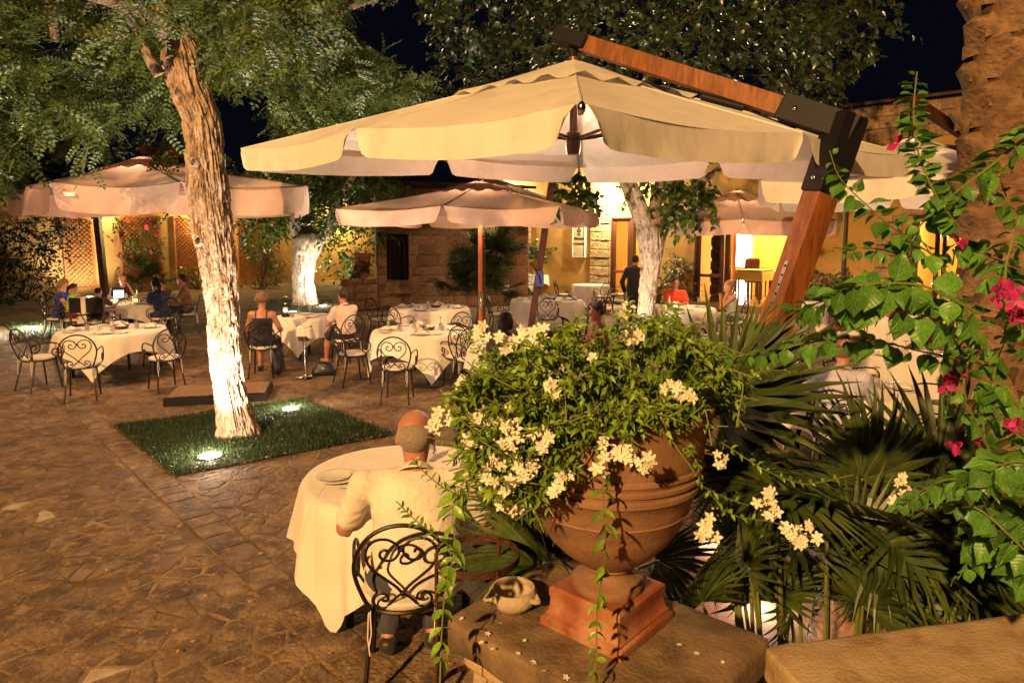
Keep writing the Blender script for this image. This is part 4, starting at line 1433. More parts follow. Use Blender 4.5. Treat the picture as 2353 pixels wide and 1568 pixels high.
# ---- date palm trunk at the right edge
dp = Vector((4.32, 6.0, 0))
palm = thing('date_palm', 'thick date palm trunk with rough leaf bases at the right edge', 'palm', dp)
MB().tube([(0, 0, -.02), (.02, 0, 1.2), (-.02, 0, 2.6), (.0, 0, 4.2), (.03, 0, 6.6)], [.40, .34, .31, .335, .34], 28).build('trunk', MT['palmcore_shaded'], palm)
def scale_mesh(seed):
    rn = random.Random(seed)
    nu, nv = 9, 7
    G = []
    for v in range(nv):
        row = []
        for u in range(nu):
            a, b = u / (nu - 1) * 2 - 1, v / (nv - 1)
            wv = .19 * (1 - .30 * b ** 2) * a
            zz = -.12 + .26 * b + .03 * (1 - a * a) * b
            yo = .155 * b ** 1.2 * (1 - abs(a) ** 3) * (1 if b < .95 else .55) + .012
            ns = float(fbm(np.array([u * .8 + seed * 7, v * .9, seed * 3.1]), 3)) - .4
            row.append((wv + ns * .02, -(yo + ns * .045), zz + ns * .035 + (rn.uniform(-.02, .02) if v == nv - 1 else 0)))
        G.append(row)
    # cut face on top, back to the trunk
    G.append([(p[0] * .95, -.004, p[2] + .01) for p in G[-1]])
    mb = MB()
    mb.grid([list(reversed(r)) for r in G])
    return mb.mesh('leaf_base', MT['palmbark'], ang=55)
SC = [scale_mesh(q) for q in range(5)]
k, z = 0, .25
while z < 6.3:
    ang = k * R(137.5)
    vis = math.sin(ang) < .55
    r = np.interp(z, [0, 1.2, 2.6, 4.2, 6.6], [.38, .325, .295, .32, .325])
    if vis:
        o = link('leaf_base', random.choice(SC), palm)
        o.location = (math.cos(ang) * r, math.sin(ang) * r, z)
        sc = .72 if z < 2.0 else 1.15
        o.rotation_euler = (random.uniform(-.06, .06), random.uniform(-.12, .12), ang + PI / 2)
        o.scale = (sc * 1.25 * random.uniform(.9, 1.1), sc * (.6 if z < 2.0 else 1.2) * random.uniform(.8, 1.2), sc * random.uniform(.85, 1.15))
    z += .046 if z > 2.0 else .034
    k += 1

# ================================================================== UMBRELLAS
def umbrella(label, corners, apex, val, mat, frame, loc, sag=.05, name='parasol', vent=.34, group=None, gap=.05, wave=.018, seed=1):
    """canopy on four corner points (world), eight ribs, hanging valance flaps"""
    rn = random.Random(seed)
    base = Vector(loc)
    t = thing(name, label, 'umbrella', base, 0, group)
    A = Vector(apex) - base
    Cn = [Vector(c) - base for c in corners]
    rim = []
    for q in range(4):
        a, b = Cn[q], Cn[(q + 1) % 4]
        rim += [a, (a + b) / 2 + Vector((0, 0, .03))]
    cen = sum(rim, Vector()) / 8
    mb = MB()
    nu, nv = 12, 14
    t0 = .10
    for q in range(8):
        a, b = rim[q], rim[(q + 1) % 8]
        G = []
        for v in range(nv + 1):
            tt = t0 + (1 - t0) * v / nv
            row = []
            for u in range(nu + 1):
                uu = u / nu
                e = a.lerp(b, uu)
                p = A.lerp(e, tt)
                s_ = math.sin(PI * uu) * tt * sag
                p = p + Vector((0, 0, -s_ - .25 * sag * math.sin(PI * tt)))
                inn = (cen - e)
                inn.z = 0
                p += inn.normalized() * (math.sin(PI * uu) * tt ** 3 * .06)
                row.append(p)
            G.append(row)
        mb.grid(G)
    mb.build('canopy', mat, t, ang=28)
    for q in range(8):
        MB().tube([A.lerp(rim[q], t0 + (1 - t0) * k_ / 6) + Vector((0, 0, .004 - .25 * sag * math.sin(PI * (t0 + (1 - t0) * k_ / 6)))) for k_ in range(7)], .006, 4).build('seam', mat, t)
    # vent cap with a wavy edge
    mb = MB()
    G = []
    for v in range(6):
        tt = .02 + vent * v / 5
        row = []
        for q in range(8):
            for u in range(8):
                e = rim[q].lerp(rim[(q + 1) % 8], u / 8)
                wv = (.030 * math.sin(u / 8 * 2 * PI * 2 + q) if v == 5 else (.012 * math.sin(u / 8 * 2 * PI * 2 + q) if v == 4 else 0)) * (vent / .34)
                row.append(A.lerp(e, tt) + Vector((0, 0, .05 - .008 * v + wv * .8)))
        row.append(row[0])
        G.append(row)
    mb.grid(G)
    mb.build('vent_cap', mat, t, ang=60)
    # valance flaps
    for q in range(8):
        a, b = rim[q], rim[(q + 1) % 8]
        L = (b - a).length
        d = (b - a) / L
        out = Vector((d.y, -d.x, 0))
        if out.dot(a - cen) < 0: out = -out
        nu2, nv2 = 40, 8
        G = []
        ph = rn.uniform(0, 6)
        for v in range(nv2 + 1):
            s_ = v / nv2
            row = []
            for u in range(nu2 + 1):
                uu = u / nu2
                g = gap * (.35 + .65 * s_) / L
                # rounded lower corners
                edge = min(uu, 1 - uu) * L
                rc = .11
                cut = 0
                if edge < rc: cut = (rc - math.sqrt(max(0, rc * rc - (rc - edge) ** 2)))
                hh = max(val * .25, val - cut)
                x = g + (1 - 2 * g) * uu
                p = a.lerp(b, x)
                p.z -= math.sin(PI * uu) * sag * .95
                inn = -out
                p += inn * (math.sin(PI * uu) * .06)
                fold = wave * s_ * (math.sin(uu * L * 6 + ph + .8 * math.sin(uu * 5 + ph)) * .6 + .45 * s_ * math.sin(uu * L * 23 + ph * 2 + 3 * math.sin(uu * 3.3 + ph)) + .35 * math.sin(uu * L * 3.1 + 3 * s_ + ph)) * (.5 + .8 * abs(math.sin(uu * 2.1 * L + ph * 3)))
                row.append(p + out * (.006 + .018 * s_ + fold) + Vector((0, 0, -hh * s_)))
            G.append(row)
        mb = MB()
        mb.grid(G)
        mb.build('valance_flap', mat, t, ang=80)
    # ribs, with struts to a runner on the pole axis
    run = Vector((A.x, A.y, A.z - .55))
    for q in range(8):
        mb = MB()
        mb.beam(A.lerp(rim[q], .05) - Vector((0, 0, .05)), A.lerp(rim[q], .985) - Vector((0, 0, .035)), .022, .03)
        rb = mb.build('rib', frame, t, smooth=False)
        mb = MB()
        mb.beam(run, A.lerp(rim[q], .5) - Vector((0, 0, .06)), .016, .022)
        mb.build('strut', frame, rb, smooth=False)
    mb = MB()
    mb.lathe([(.001, -.66), (.05, -.66), (.06, -.6), (.055, -.5), (.03, -.48), (.03, .02), (.05, .03), (.05, .06), (.001, .07)], 14, A)
    mb.build('hub', frame, t)
    return t, A, rim

# ---- the big cream cantilever parasol
N_ = atY(1335, 238, 2.7)
LL = atY(553, 343, 5.35)
RR = atY(2100, 358, 5.35)
FF = atY(1330, 386, 8.0)
ap = atY(1318, 152, 5.35)
pbase = Vector((1.15, 4.2, 0))
u1, A1, rim1 = umbrella('large cream cantilever parasol with varnished wooden arm filling the middle', [N_, RR, FF, LL], ap, .165, MT['cream'], MT['darkteak'], pbase, sag=.028, name='cantilever_parasol', gap=.07, wave=.010, seed=3)
el = atY(1938, 292, 4.2) - pbase            # elbow
tp = atY(1312, 92, 5.35) - pbase             # arm end above the apex
dn = Vector((-.02, 0, .0))
d = (el - tp).normalized()
pd = (dn - el).normalized()
upn = d.cross(pd).normalized()
upq = upn.copy()
upq.rotate(Matrix.Rotation(R(38), 3, pd))
MB().beam(tp + d * .12, el - d * .34, .118, .085, up=upn, ch=.008).build('arm', MT['teak'], u1, smooth=False)
mb = MB()
mb.beam(tp - d * .14, tp + d * .16, .10, .145, up=(0, 1, 0), ch=.01)
mb.tube([tp, A1 + Vector((0, 0, .05))], .032, 10)
mb.build('arm_head', MT['blackmetal'], u1, smooth=False)
mb = MB()
for q in (-.09, -.03): mb.ball(tp + d * (q + .03) + Vector((0, -.056, .02)), .012, 8, 5)
mb.build('bolt', MT['steel'], u1)
mb = MB()
mb.beam(el - d * .40, el + d * .08, .155, .13, up=upn, ch=.01)
mb.beam(el - pd * .075, el + pd * .42, .17, .17, up=upq, ch=.01)
mb.build('elbow_bracket', MT['blackmetal'], u1, smooth=False)

MB().beam(el + pd * .38, dn + Vector((0, 0, .0)), .148, .148, up=upq, ch=.008).build('post', MT['teak'], u1, smooth=False)
fo = upn if upn.y < 0 else -upn
fq = min((upq, -upq, upq.cross(pd), -upq.cross(pd)), key=lambda v_: v_.y + .6 * v_.x)
q0 = el + pd * .86 + fq * .074
mb = MB()
mb.beam(q0 + fq * .003, q0 + pd * .30 + fq * .003, .03, .006, up=fq)
mb.build('fixing_plate', MT['steel'], u1, smooth=False)
for q in range(5): MB().ball(q0 + pd * (.03 + .06 * q) + fq * .006, .008, 8, 4).build('screw', MT['blackmetal'], u1)
for p in (el - d * .30 + fo * .066, el + pd * .34 + fq * .086): MB().ball(p, .018, 10, 6).build('bolt', MT['steel'], u1)
h0 = atY(1612, 222, 4.62) - pbase
h1 = atY(1680, 240, 4.55) - pbase
hd = (h1 - h0).normalized()
MB().tube([h0, h0 + hd * .13], .026, 10).build('crank_grip', MT['blackmetal'], u1)
MB().tube([h1 - hd * .07, h1 + hd * .08], .026, 10).build('crank_grip', MT['blackmetal'], u1)
MB().tube([h0 + hd * .1, h1], .008, 6).build('crank_rod', MT['steel'], u1)
MB().tube([h1, el - d * .3 - Vector((0, 0, .10))], .006, 5).build('cord', MT['blackmetal'], u1)
mb = MB()
mb.box((0, 0, .02), (.46, .46, .04), ch=.01)
mb.build('foot', MT['blackmetal'], u1, smooth=False)
# corner buckle hanging at the near corner
mb = MB()
mb.ball(N_ - pbase + Vector((.0, -.02, -.02)), .02, 10, 6, (.8, .6, 1.3))
mb.build('rib_cap', MT['steel'], u1)

def assumed_canopy_lamp(u, p, e, col=(1.0, .59, .37)):  # lamps assumed under the parasols from their bright undersides
    """assumed lamp ring clipped under the canopy (p in the parasol's frame)"""
    p = Vector(p)
    MB().lathe([(.05, -.03), (.10, -.03), (.11, 0), (.10, .03), (.05, .03), (.05, -.03)], 18, p, cap=False).build('assumed_canopy_lamp', MT['bulb_dim'], u)
    b = u.location
    for q in range(3):
        a_ = 2 * PI * q / 3 + .5
        lamp('assumed_canopy_light', 'POINT', Vector(b) + p + Vector((.22 * math.cos(a_), .22 * math.sin(a_), -.06)), e / 3, col, radius=.09)
for q_ in (-.4, .4): lamp('assumed_canopy_light', 'POINT', u1.location + A1 + Vector((q_, .6, -.62)), 26, (1.0, .50, .34), radius=.12)  # added lights under the big canopy, no fixture built
def square(c, hd, a0, z):
    return [Vector((c[0] + hd * math.cos(a0 + q * PI / 2), c[1] + hd * math.sin(a0 + q * PI / 2), z)) for q in range(4)]
# ---- pink centre pole parasol in the middle
c2 = (-.52, 11.2)
u2, A2, rim2 = umbrella('dusty pink parasol on a red pole over the two centre tables', square(c2, 2.36, R(209.5), 2.63), (c2[0], c2[1], 3.08), .225, MT['ecru'], MT['darkteak'], (c2[0], c2[1], 0), sag=.05, seed=5)
MB().tube([(0, 0, .04), (0, 0, 3.0)], .036, 14).build('pole', MT['redwood'], u2)
MB().tube([(0, 0, 1.02), (0, 0, 1.32)], .043, 14).build('pole_sleeve', MT['steel'], u2)
MB().box((0, 0, .04), (.62, .62, .08), ch=.015).build('base_plate', MT['blackmetal'], u2, smooth=False)
MB().tube([(.055, -.02, 2.6), (.07, -.03, 1.9), (.06, -.03, 1.2), (.09, -.02, .8), (.06, -.02, 1.05)], .005, 5).build('cord', MT['twig'], u2)
assumed_canopy_lamp(u2, (0, 0, 2.66), 220)
# ---- pink parasol at the right in front of the lit door
c3 = atY(1688, 560, 14.6)
c3 = (c3.x, c3.y)
u3, A3, rim3 = umbrella('dusty pink parasol on a pale red pole before the lit main door', square(c3, 2.3, R(212), 2.52), (c3[0], c3[1], 3.16), .27, MT['ecru'], MT['darkteak'], (c3[0], c3[1], 0), sag=.03, seed=6)
MB().tube([(0, 0, .04), (0, 0, 3.1)], .034, 14).build('pole', MT['redwood'], u3)
MB().tube([(0, 0, 1.05), (0, 0, 1.30)], .040, 14).build('pole_sleeve', MT['steel'], u3)
MB().box((0, 0, .04), (.6, .6, .08), ch=.015).build('base_plate', MT['blackmetal'], u3, smooth=False)
assumed_canopy_lamp(u3, (0, 0, 2.68), 210)
# ---- left parasol over the family, cantilever post on a gravel tray behind the big trunk
b4 = at(508, 914)
FL, FR = atY(116, 419, 8.9), atY(705, 428, 9.3)
RL4, RR4 = atY(34, 436, 10.6), Vector((-3.0, 12.4, 2.95))
RL4 = Vector((RL4.x, RL4.y, RL4.z))
u4, A4, rim4 = umbrella('pinkish beige cantilever parasol over the family table on the left', [FL, FR, Vector((-3.95, 12.6, 2.95)), Vector((-8.4, 11.5, 2.95))], atY(325, 366, 10.6), .35, MT['ecru'], MT['darkteak'], b4, sag=.07, name='cantilever_parasol', wave=.02, seed=8)
MB().beam((0, .05, .1), (.1, .05, 3.35), .12, .12, ch=.008).build('post', MT['redwood'], u4, smooth=False)
MB().beam((.1, .05, 3.3), A4 + Vector((0, 0, .15)), .08, .12, ch=.008).build('arm', MT['darkteak'], u4, smooth=False)
fl_ = Matrix.Rotation(R(14), 3, 'Z')
mb = MB()
mb.box((-.02, .05, .055), (1.30, .80, .11), fl_, ch=.006)
mb.build('base_tray', MT['blackmetal'], u4, smooth=False)
mb = MB()
G = []
for v in range(13):
    row = []
    for u in range(21):
        p = fl_ @ Vector((-.62 + 1.24 * u / 20, -.37 + .74 * v / 12, 0))
        row.append((p.x - .02, p.y + .05, .113 + .012 * random.random()))
    G.append(row)
mb.grid(G)
mb.build('gravel', MT['gravel'], u4)
mb = MB()
G = FL.lerp(FR, .075) - b4
mb.box((G.x, G.y - .045, G.z - .15), (.13, .006, .05), Matrix.Rotation(.10, 3, 'Z'))
mb.build('cloth_tag', MT['whitewall'], u4, smooth=False)
assumed_canopy_lamp(u4, A4 + Vector((0, 0, -.38)), 200)
# the dark post near the family
pz = at(243, 690)
top_ = atY(222, 500, pz.y)
tag(MB().beam(pz, Vector((top_.x, pz.y, top_.z + .4)), .19, .19, ch=.01).build('timber_post', MT['darkteak'], smooth=False), 'dark square timber post standing behind the seated family', 'post')
# ---- parasol behind at the right, cantilever half hidden by the date palm
c5 = (5.55, 9.7)
u5, A5, rim5 = umbrella('cream cantilever parasol at the right half hidden by the date palm', square(c5, 2.55, R(200), 2.93), (c5[0], c5[1], 3.55), .27, MT['cream'], MT['darkteak'], (7.6, 10.9, 0), sag=.04, name='cantilever_parasol', seed=9)
MB().beam((0, 0, 0), (.35, 0, 3.3), .17, .17, ch=.008).build('post', MT['darkteak'], u5, smooth=False)
MB().beam((.36, 0, 3.25), A5 + Vector((0, 0, .55)), .09, .14, ch=.008).build('arm', MT['darkteak'], u5, smooth=False)
MB().beam((.36, 0, 3.1), Vector((.30, -.05, 3.42)), .19, .2, ch=.01).build('elbow_bracket', MT['blackmetal'], u5, smooth=False)
MB().tube([A5, A5 + Vector((0, 0, .58))], .03, 8).build('hanger', MT['blackmetal'], u5)
assumed_canopy_lamp(u5, A5 + Vector((0, 0, -.42)), 150)
# ---- parasol behind the pink one, with the leaning post
p6a, p6b = at(1213, 798), None
Y6 = p6a.y
top6 = atY(1270, 400, Y6)
c6 = (-.55, 18.0)
u6, A6, rim6 = umbrella('ochre lit cantilever parasol mostly hidden behind the pink one', square(c6, 2.55, R(205), 3.02), (c6[0], c6[1], 3.75), .26, MT['ecru'], MT['darkteak'], p6a, sag=.04, name='cantilever_parasol', seed=12)
tt6 = top6 - p6a
MB().beam((0, 0, 0), tt6, .13, .17, up=(0, 1, 0), ch=.01).build('post', MT['darkteak'], u6, smooth=False)
mb = MB()
mb.beam(Vector((.075, -.02, .9)), tt6 + Vector((.075, -.02, -.1)), .03, .12, up=(0, 1, 0))
mb.build('post_rail', MT['steel'], u6, smooth=False)
MB().beam(tt6, A6 + Vector((0, 0, .3)), .09, .14, ch=.008).build('arm', MT['darkteak'], u6, smooth=False)
MB().box((0, 0, .04), (.9, .9, .08), ch=.01).build('base_plate', MT['blackmetal'], u6, smooth=False)
assumed_canopy_lamp(u6, A6 + Vector((0, 0, -.5)), 160)
pb = tt6 * ((atY(1238, 640, Y6).z) / tt6.z)
MB().box(pb + Vector((.03, -.12, 0)), (.16, .10, .30), ch=.012).build('winch_box', MT['bluebox'], u6, smooth=False)
MB().tube([pb + Vector((-.12, -.1, .3)), pb + Vector((.02, -.19, .05)), pb + Vector((.05, -.19, -.08))], .014, 6).build('crank_handle', MT['blackmetal'], u6)

# ================================================================== TABLES
TOP = .755
def cloth_mesh(rt, a, n=120, seed=0, rot=0.0, flare=.10, folds=9):
    """square cloth of half side a over a round top of radius rt"""
    rn = random.Random(seed)
    ph = [rn.uniform(0, 6.28) for _ in range(5)]
    G = []
    rings_in = [0.001, .5, .82, .95, 1.0]
    nd = 12
    for v, k in enumerate(rings_in):
        row = []
        for q in range(n + 1):
            th = 2 * PI * q / n
            row.append((rt * k * math.cos(th), rt * k * math.sin(th), .006 + (.0015 * math.sin(th * 4 + ph[0]) if k < .95 else 0)))
        G.append(row)
    for v in range(1, nd + 1):
        s_ = v / nd
        row = []
        for q in range(n + 1):
            th = 2 * PI * (q % n) / n
            t2 = th - rot
            hem = a / max(abs(math.cos(t2)), abs(math.sin(t2))) - rt
            hem = min(hem, TOP - .03)
            drop = hem * s_
            e = min(1, drop / .05)
            am = (.014 + .13 * min(1, drop / .45)) * e
            f = (math.sin(folds * th + ph[1] + .8 * math.sin(2 * th + ph[4])) * .65 + math.sin((folds * 2 + 1) * th + ph[2]) * .28 + math.sin(4 * th + ph[3]) * .4)
            corner = abs(math.sin(2 * t2)) ** 3
            r = rt + .010 + .012 * e + flare * drop * (1 - .35 * corner) + am * f * .42 - .10 * corner * max(0, drop - .3)
            row.append((r * math.cos(th), r * math.sin(th), -drop + (.006 if drop < .02 else 0)))
        G.append(row)
    return G
def table_proto(rt):
    t = thing('round_table', 'x', 'table')
    MB().lathe([(.001, TOP - .026), (rt - .006, TOP - .026), (rt, TOP - .02), (rt, TOP - .004), (rt - .005, TOP), (.001, TOP)], 40).build('tabletop', MT['darkteak'], t)
    for q in range(4):
        a = PI / 4 + q * PI / 2
        c_, s_ = math.cos(a), math.sin(a)
        MB().tube(catmull([(c_ * .06, s_ * .06, .72), (c_ * .08, s_ * .08, .50), (c_ * rt * .45, s_ * rt * .45, .40), (c_ * rt * .72, s_ * rt * .72, .33), (c_ * rt * .80, s_ * rt * .80, .2), (c_ * rt * .80, s_ * rt * .80, 0.0)], 5), .024, 8).build('leg', MT['iron'], t)
    MB().tube([(0, 0, .70), (0, 0, .36)], .04, 10).build('column', MT['iron'], t)
    return t
TP = {}
TABLES = {}
def table(key, vx, vy, rt, half, rot, desc, seed):
    p = at(vx, vy, TOP)
    loc = Vector((p.x, p.y, 0))
    rk = round(rt, 2)
    if rk not in TP:
        o = TP[rk] = table_proto(rt)
    else:
        o = copy_tree(TP[rk])
    o.location = loc
    o.rotation_euler = (0, 0, rot)
    tag(o, 'round iron legged table, the ' + desc, 'table', 'round dining tables')
    mb = MB()
    mb.grid(cloth_mesh(rt, half, seed=seed, rot=rot, flare=.10 + .05 * (seed % 3)))
    c = mb.build('tablecloth', MT['cloth'], ang=180)
    c.location = (loc.x, loc.y, TOP)
    tag(c, 'cream tablecloth draped over the ' + desc, 'tablecloth', 'cream tablecloths')
    TABLES[key] = (loc, rt, desc)
    return loc
table('A', 925, 1090, .60, .98, .23, "near table with the bald man", 1)
table('B', 258, 757, .76, 1.03, .96, "left front table", 2)
table('C', 285, 697, .86, 1.10, .5, "candlelit family table", 3)
table('D', 697, 727, .52, .86, .87, "couple table with the lantern", 4)
table('E', 966, 759, .74, 1.02, 1.10, "front centre table", 5)
table('F', 987, 707, .80, 1.02, .7, "rear centre table", 6)
table('G', 1256, 689, .82, 1.08, .1, 'table behind the leaning post', 7)
table('H', 1357, 654, .55, .86, .6, "bare table by the stone pillar", 8)
table('I', 1236, 631, .50, .80, .3, "farthest small table", 9)
table('J', 1565, 707, .68, 1.0, .2, "orange shirt man's table", 10)
table('K', 1205, 795, .74, 1.0, .3, "table behind the jasmine", 11)
table('L', 1962, 888, .62, .98, .4, "pale blue shirt man's table", 12)
table('M', 2112, 820, .60, .92, .1, "table behind the bougainvillea", 13)
table('N', 2040, 727, .55, .86, .5, "far right table", 14)
table('O', 1888, 697, .50, .80, .3, "table by the oleander", 15)
table('Q', 1640, 783, .62, .95, .7, 'table behind the palm fronds', 16)

# ================================================================== CHAIRS
def chair_proto():
    t = thing('iron_chair', 'x', 'chair')
    r = .0105
    MB().tube([(.21 * math.cos(2 * PI * q / 28), .21 * math.sin(2 * PI * q / 28) + .01, .445) for q in range(28)], .011, 6, closed=True).build('seat_frame', MT['iron'], t)
    MB().lathe([(.001, .450), (.20, .450), (.212, .462), (.214, .478), (.205, .490), (.12, .497), (.001, .498)], 28, (0, .01, 0)).build('cushion', MT['cushion'], t)
    lean = lambda z: -.175 - (z - .44) * .23
    hoop = [(-.15, .445), (-.185, .53), (-.215, .63), (-.222, .71), (-.20, .79), (-.15, .86), (-.08, .905), (0, .92), (.08, .905), (.15, .86), (.20, .79), (.222, .71), (.215, .63), (.185, .53), (.15, .445)]
    MB().tube(catmull([(x, lean(z), z) for x, z in hoop], 4), r, 7).build('back_frame', MT['iron'], t)
    mb = MB()
    big = [(0, .545), (.035, .59), (.09, .64), (.14, .69), (.165, .75), (.155, .81), (.115, .845), (.06, .845), (.015, .81), (.012, .77), (.04, .735), (.08, .735), (.10, .76), (.092, .785), (.07, .79), (.062, .775)]
    sm = [(0, .545), (.035, .52), (.075, .475), (.11, .465), (.135, .49), (.135, .525), (.11, .55), (.08, .545), (.068, .52), (.085, .505), (.10, .515)]
    for q in (big, sm):
        for s_ in (1, -1):
            mb.tube(catmull([(x * s_, lean(z) + .0, z) for x, z in q], 3), .0072, 6)
    mb.ball((0, lean(.545), .545), .014, 8, 5)
    mb.ball((0, lean(.79), .79), .012, 8, 5)
    mb.tube([(0, lean(.79), .795), (.012, lean(.785), .785)], .006, 5)
    mb.build('scrollwork', MT['iron'], t)
    for s_ in (1, -1):
        pts = [(.218, lean(.68) + .005, .68), (.235, -.12, .70), (.25, .02, .705), (.252, .12, .68), (.25, .175, .615), (.248, .165, .54), (.246, .11, .50), (.245, .055, .525), (.245, .05, .58), (.246, .095, .605), (.247, .125, .58), (.246, .115, .55), (.246, .095, .55)]
        mb = MB()
        mb.tube(catmull([(x * s_, y, z) for x, y, z in pts], 4), .0095, 6)
        mb.tube([(.246 * s_, .11, .50), (.205 * s_, .09, .448)], .008, 5)
        mb.build('armrest', MT['iron'], t)
    for (x, y, fx, fy) in ((.15, -.14, .19, -.25), (-.15, -.14, -.19, -.25), (.155, .15, .185, .20), (-.155, .15, -.185, .20)):
        mb = MB()
        mb.tube([(x, y, .445), (x + (fx - x) * .45, y + (fy - y) * .45, .25), (fx, fy, .012)], [.0115, .0125, .012], 7)
        mb.tube([(fx, fy, .014), (fx, fy, 0)], .016, 8)
        mb.build('leg', MT['iron'], t)
    for s_ in (1, -1):
        mb = MB()
        mb.tube([(.16 * s_, -.205, .24), (.17 * s_, -.20, .33), (.165 * s_, -.19, .44), (.15 * s_, -.16, .47), (.155 * s_, -.20, .45), (.15 * s_, -.21, .36), (.165 * s_, -.205, .28)], .004, 4)
        mb.build('cushion_tie', MT['cushion'], t)
    return t
CH = []
CHAIRS = {}
def chair(key, loc, face, label):
    """face: world point the sitter looks at, or an angle"""
    if not CH:
        o = chair_proto()
        CH.append(o)
    else:
        o = copy_tree(CH[0])
    loc = Vector((loc[0], loc[1], 0))
    if isinstance(face, (int, float)): a = face
    else:
        d = Vector(face) - loc
        a = math.atan2(d.y, d.x) - PI / 2
    o.location = loc
    o.rotation_euler = (0, 0, a)
    tag(o, label, 'chair', 'black iron scroll chairs')
    CHAIRS[key] = (loc, a)
    return o
T_ = lambda k: TABLES[k][0]
def toward(k, ang, dist):
    """a seat place at a table: angle (deg, 0 = right, 90 = away from the camera) and distance from centre"""
    c = T_(k)
    return Vector((c.x + dist * math.cos(R(ang)), c.y + dist * math.sin(R(ang)), 0))
chair('near', (-.545, 3.31), R(6), 'iron scroll chair in the foreground with the bald man on it')
chair('b1', at(94, 893), T_('B') + Vector((0, .35, 0)), 'empty iron chair facing right at the far left edge')
chair('b2', at(192, 914), T_('B') + Vector((-.25, 0, 0)), 'empty iron chair with its back turned at the front left table')
chair('b3', at(383, 893), T_('B') + Vector((.1, .3, 0)), 'empty iron chair with trailing ties right of the front left table')
chair('b4', toward('B', 75, .98), T_('B'), 'empty iron chair behind the front left table facing the camera')
chair('c1', toward('C', -88, 1.0), T_('C'), 'iron chair of the child holding the tablet')
chair('c2', toward('C', -18, 1.05), T_('C') + Vector((0, .1, 0)), 'iron chair of the woman in the navy top')
chair('c3', toward('C', 22, 1.25), T_('C'), 'iron chair of the person in tan at the back of the family table')
chair('c4', toward('C', 196, 1.30), T_('C'), 'iron chair of the blonde woman with the phone')
chair('c5', toward('C', 218, .98), T_('C'), 'iron chair of the girl in the green top')
chair('c6', toward('C', 120, 1.1), T_('C'), 'iron chair of the man in the dark shirt behind the family table')
chair('c7', toward('C', 70, 1.1), T_('C'), 'iron chair of the child behind the candles')
chair('d1', at(607, 862), T_('D') + Vector((-.45, .4, 0)), 'iron chair of the woman in the black dress')
chair('d2', at(797, 842), T_('D') + Vector((0, .1, 0)), 'iron chair of the man in white at the couple table')
chair('e0', at(812, 880), T_('E') + Vector((-.1, .25, 0)), 'empty iron chair left of the front centre table facing right')
chair('e1', at(914, 920), T_('E') + Vector((-.1, 0, 0)), 'empty iron chair with its heart back turned in front of the centre table')
chair('e2', at(1058, 888), T_('E') + Vector((0, .2, 0)), 'empty iron chair right of the front centre table')
chair('e3', toward('E', 62, .98), T_('E'), 'empty iron chair behind the front centre table next to the red pole')
chair('f1', toward('F', -118, 1.05), T_('F'), 'empty iron chair with its back turned at the rear centre table')
chair('f2', toward('F', 160, 1.15), T_('F'), 'empty iron chair at the left side of the rear centre table')
chair('g1', toward('G', 200, 1.18), T_('G') + Vector((0, -.1, 0)), 'empty iron chair left of the table behind the leaning post')
chair('g2', toward('G', -92, 1.05), T_('G'), 'empty iron chair with scroll back turned before the leaning post table')
chair('g3', toward('G', -12, 1.12), T_('G'), 'empty iron chair right of the table behind the leaning post')
chair('h1', toward('H', 190, .85), T_('H'), 'empty iron chair left of the small bare table')
chair('h2', toward('H', -5, .85), T_('H'), 'empty iron chair right of the small bare table near the waiter')
chair('h3', toward('H', -70, .85), T_('H'), 'empty iron chair in front of the small bare table')
chair('i1', toward('I', -20, .85), T_('I'), 'empty iron chair right of the farthest small table')
chair('i2', toward('I', 250, .85), T_('I'), 'empty iron chair in front of the farthest small table')
chair('j1', toward('J', 85, .95), T_('J'), 'iron chair of the man in the orange shirt')
chair('j2', toward('J', -4, 1.05), T_('J'), 'iron chair of the bare armed woman by the lit door')
chair('k1', toward('K', -105, 1.0), T_('K'), 'iron chair of the dark haired guest seen from behind')
chair('k2', toward('K', 5, 1.05), T_('K'), 'iron chair of the woman behind the jasmine')
chair('k3', toward('K', 140, 1.0), T_('K'), 'empty iron chair left behind the jasmine')
chair('l1', toward('L', -55, .86), T_('L'), 'empty iron chair with its back turned at the right hand table')
chair('l2', toward('L', 8, .95), T_('L'), 'empty iron chair right of the right hand table')
chair('l3', toward('L', -125, .80), T_('L'), 'iron chair of the man in the pale blue shirt')
chair('m1', toward('M', 190, .92), T_('M'), 'empty iron chair left of the set table behind the bougainvillea')
chair('m2', toward('M', -20, .92), T_('M'), 'empty iron chair right of the set table behind the bougainvillea')
chair('n1', toward('N', 195, .86), T_('N'), 'empty iron chair left of the far right table')
chair('q1', toward('Q', -6, .98), T_('Q'), 'empty iron chair right of the table behind the palm fronds')

# ================================================================== TABLEWARE
def glassmesh(name, prof, n=16):
    return MB().lathe(prof, n).mesh(name, MT['glass'])
WG = glassmesh('wine_glass', [(.0001, .0), (.034, .001), (.033, .004), (.006, .010), (.0045, .05), (.0045, .085), (.012, .095), (.030, .115), (.036, .14), (.033, .175), (.029, .195), (.0275, .195), (.0315, .174), (.0345, .14), (.0285, .117), (.010, .099), (.0001, .097)])
TU = glassmesh('tumbler', [(.0001, 0), (.029, .0), (.034, .085), (.0325, .085), (.0275, .008), (.0001, .008)])
PL = MB().lathe([(.0001, .006), (.085, .006), (.095, .012), (.135, .020), (.137, .0225), (.134, .024), (.094, .016), (.084, .010), (.0001, .010)], 32).mesh('plate', MT['china'])
SPL = MB().lathe([(.0001, .006), (.06, .006), (.085, .014), (.086, .017), (.06, .010), (.0001, .010)], 28).mesh('side_plate', MT['china'])
nm = MB()
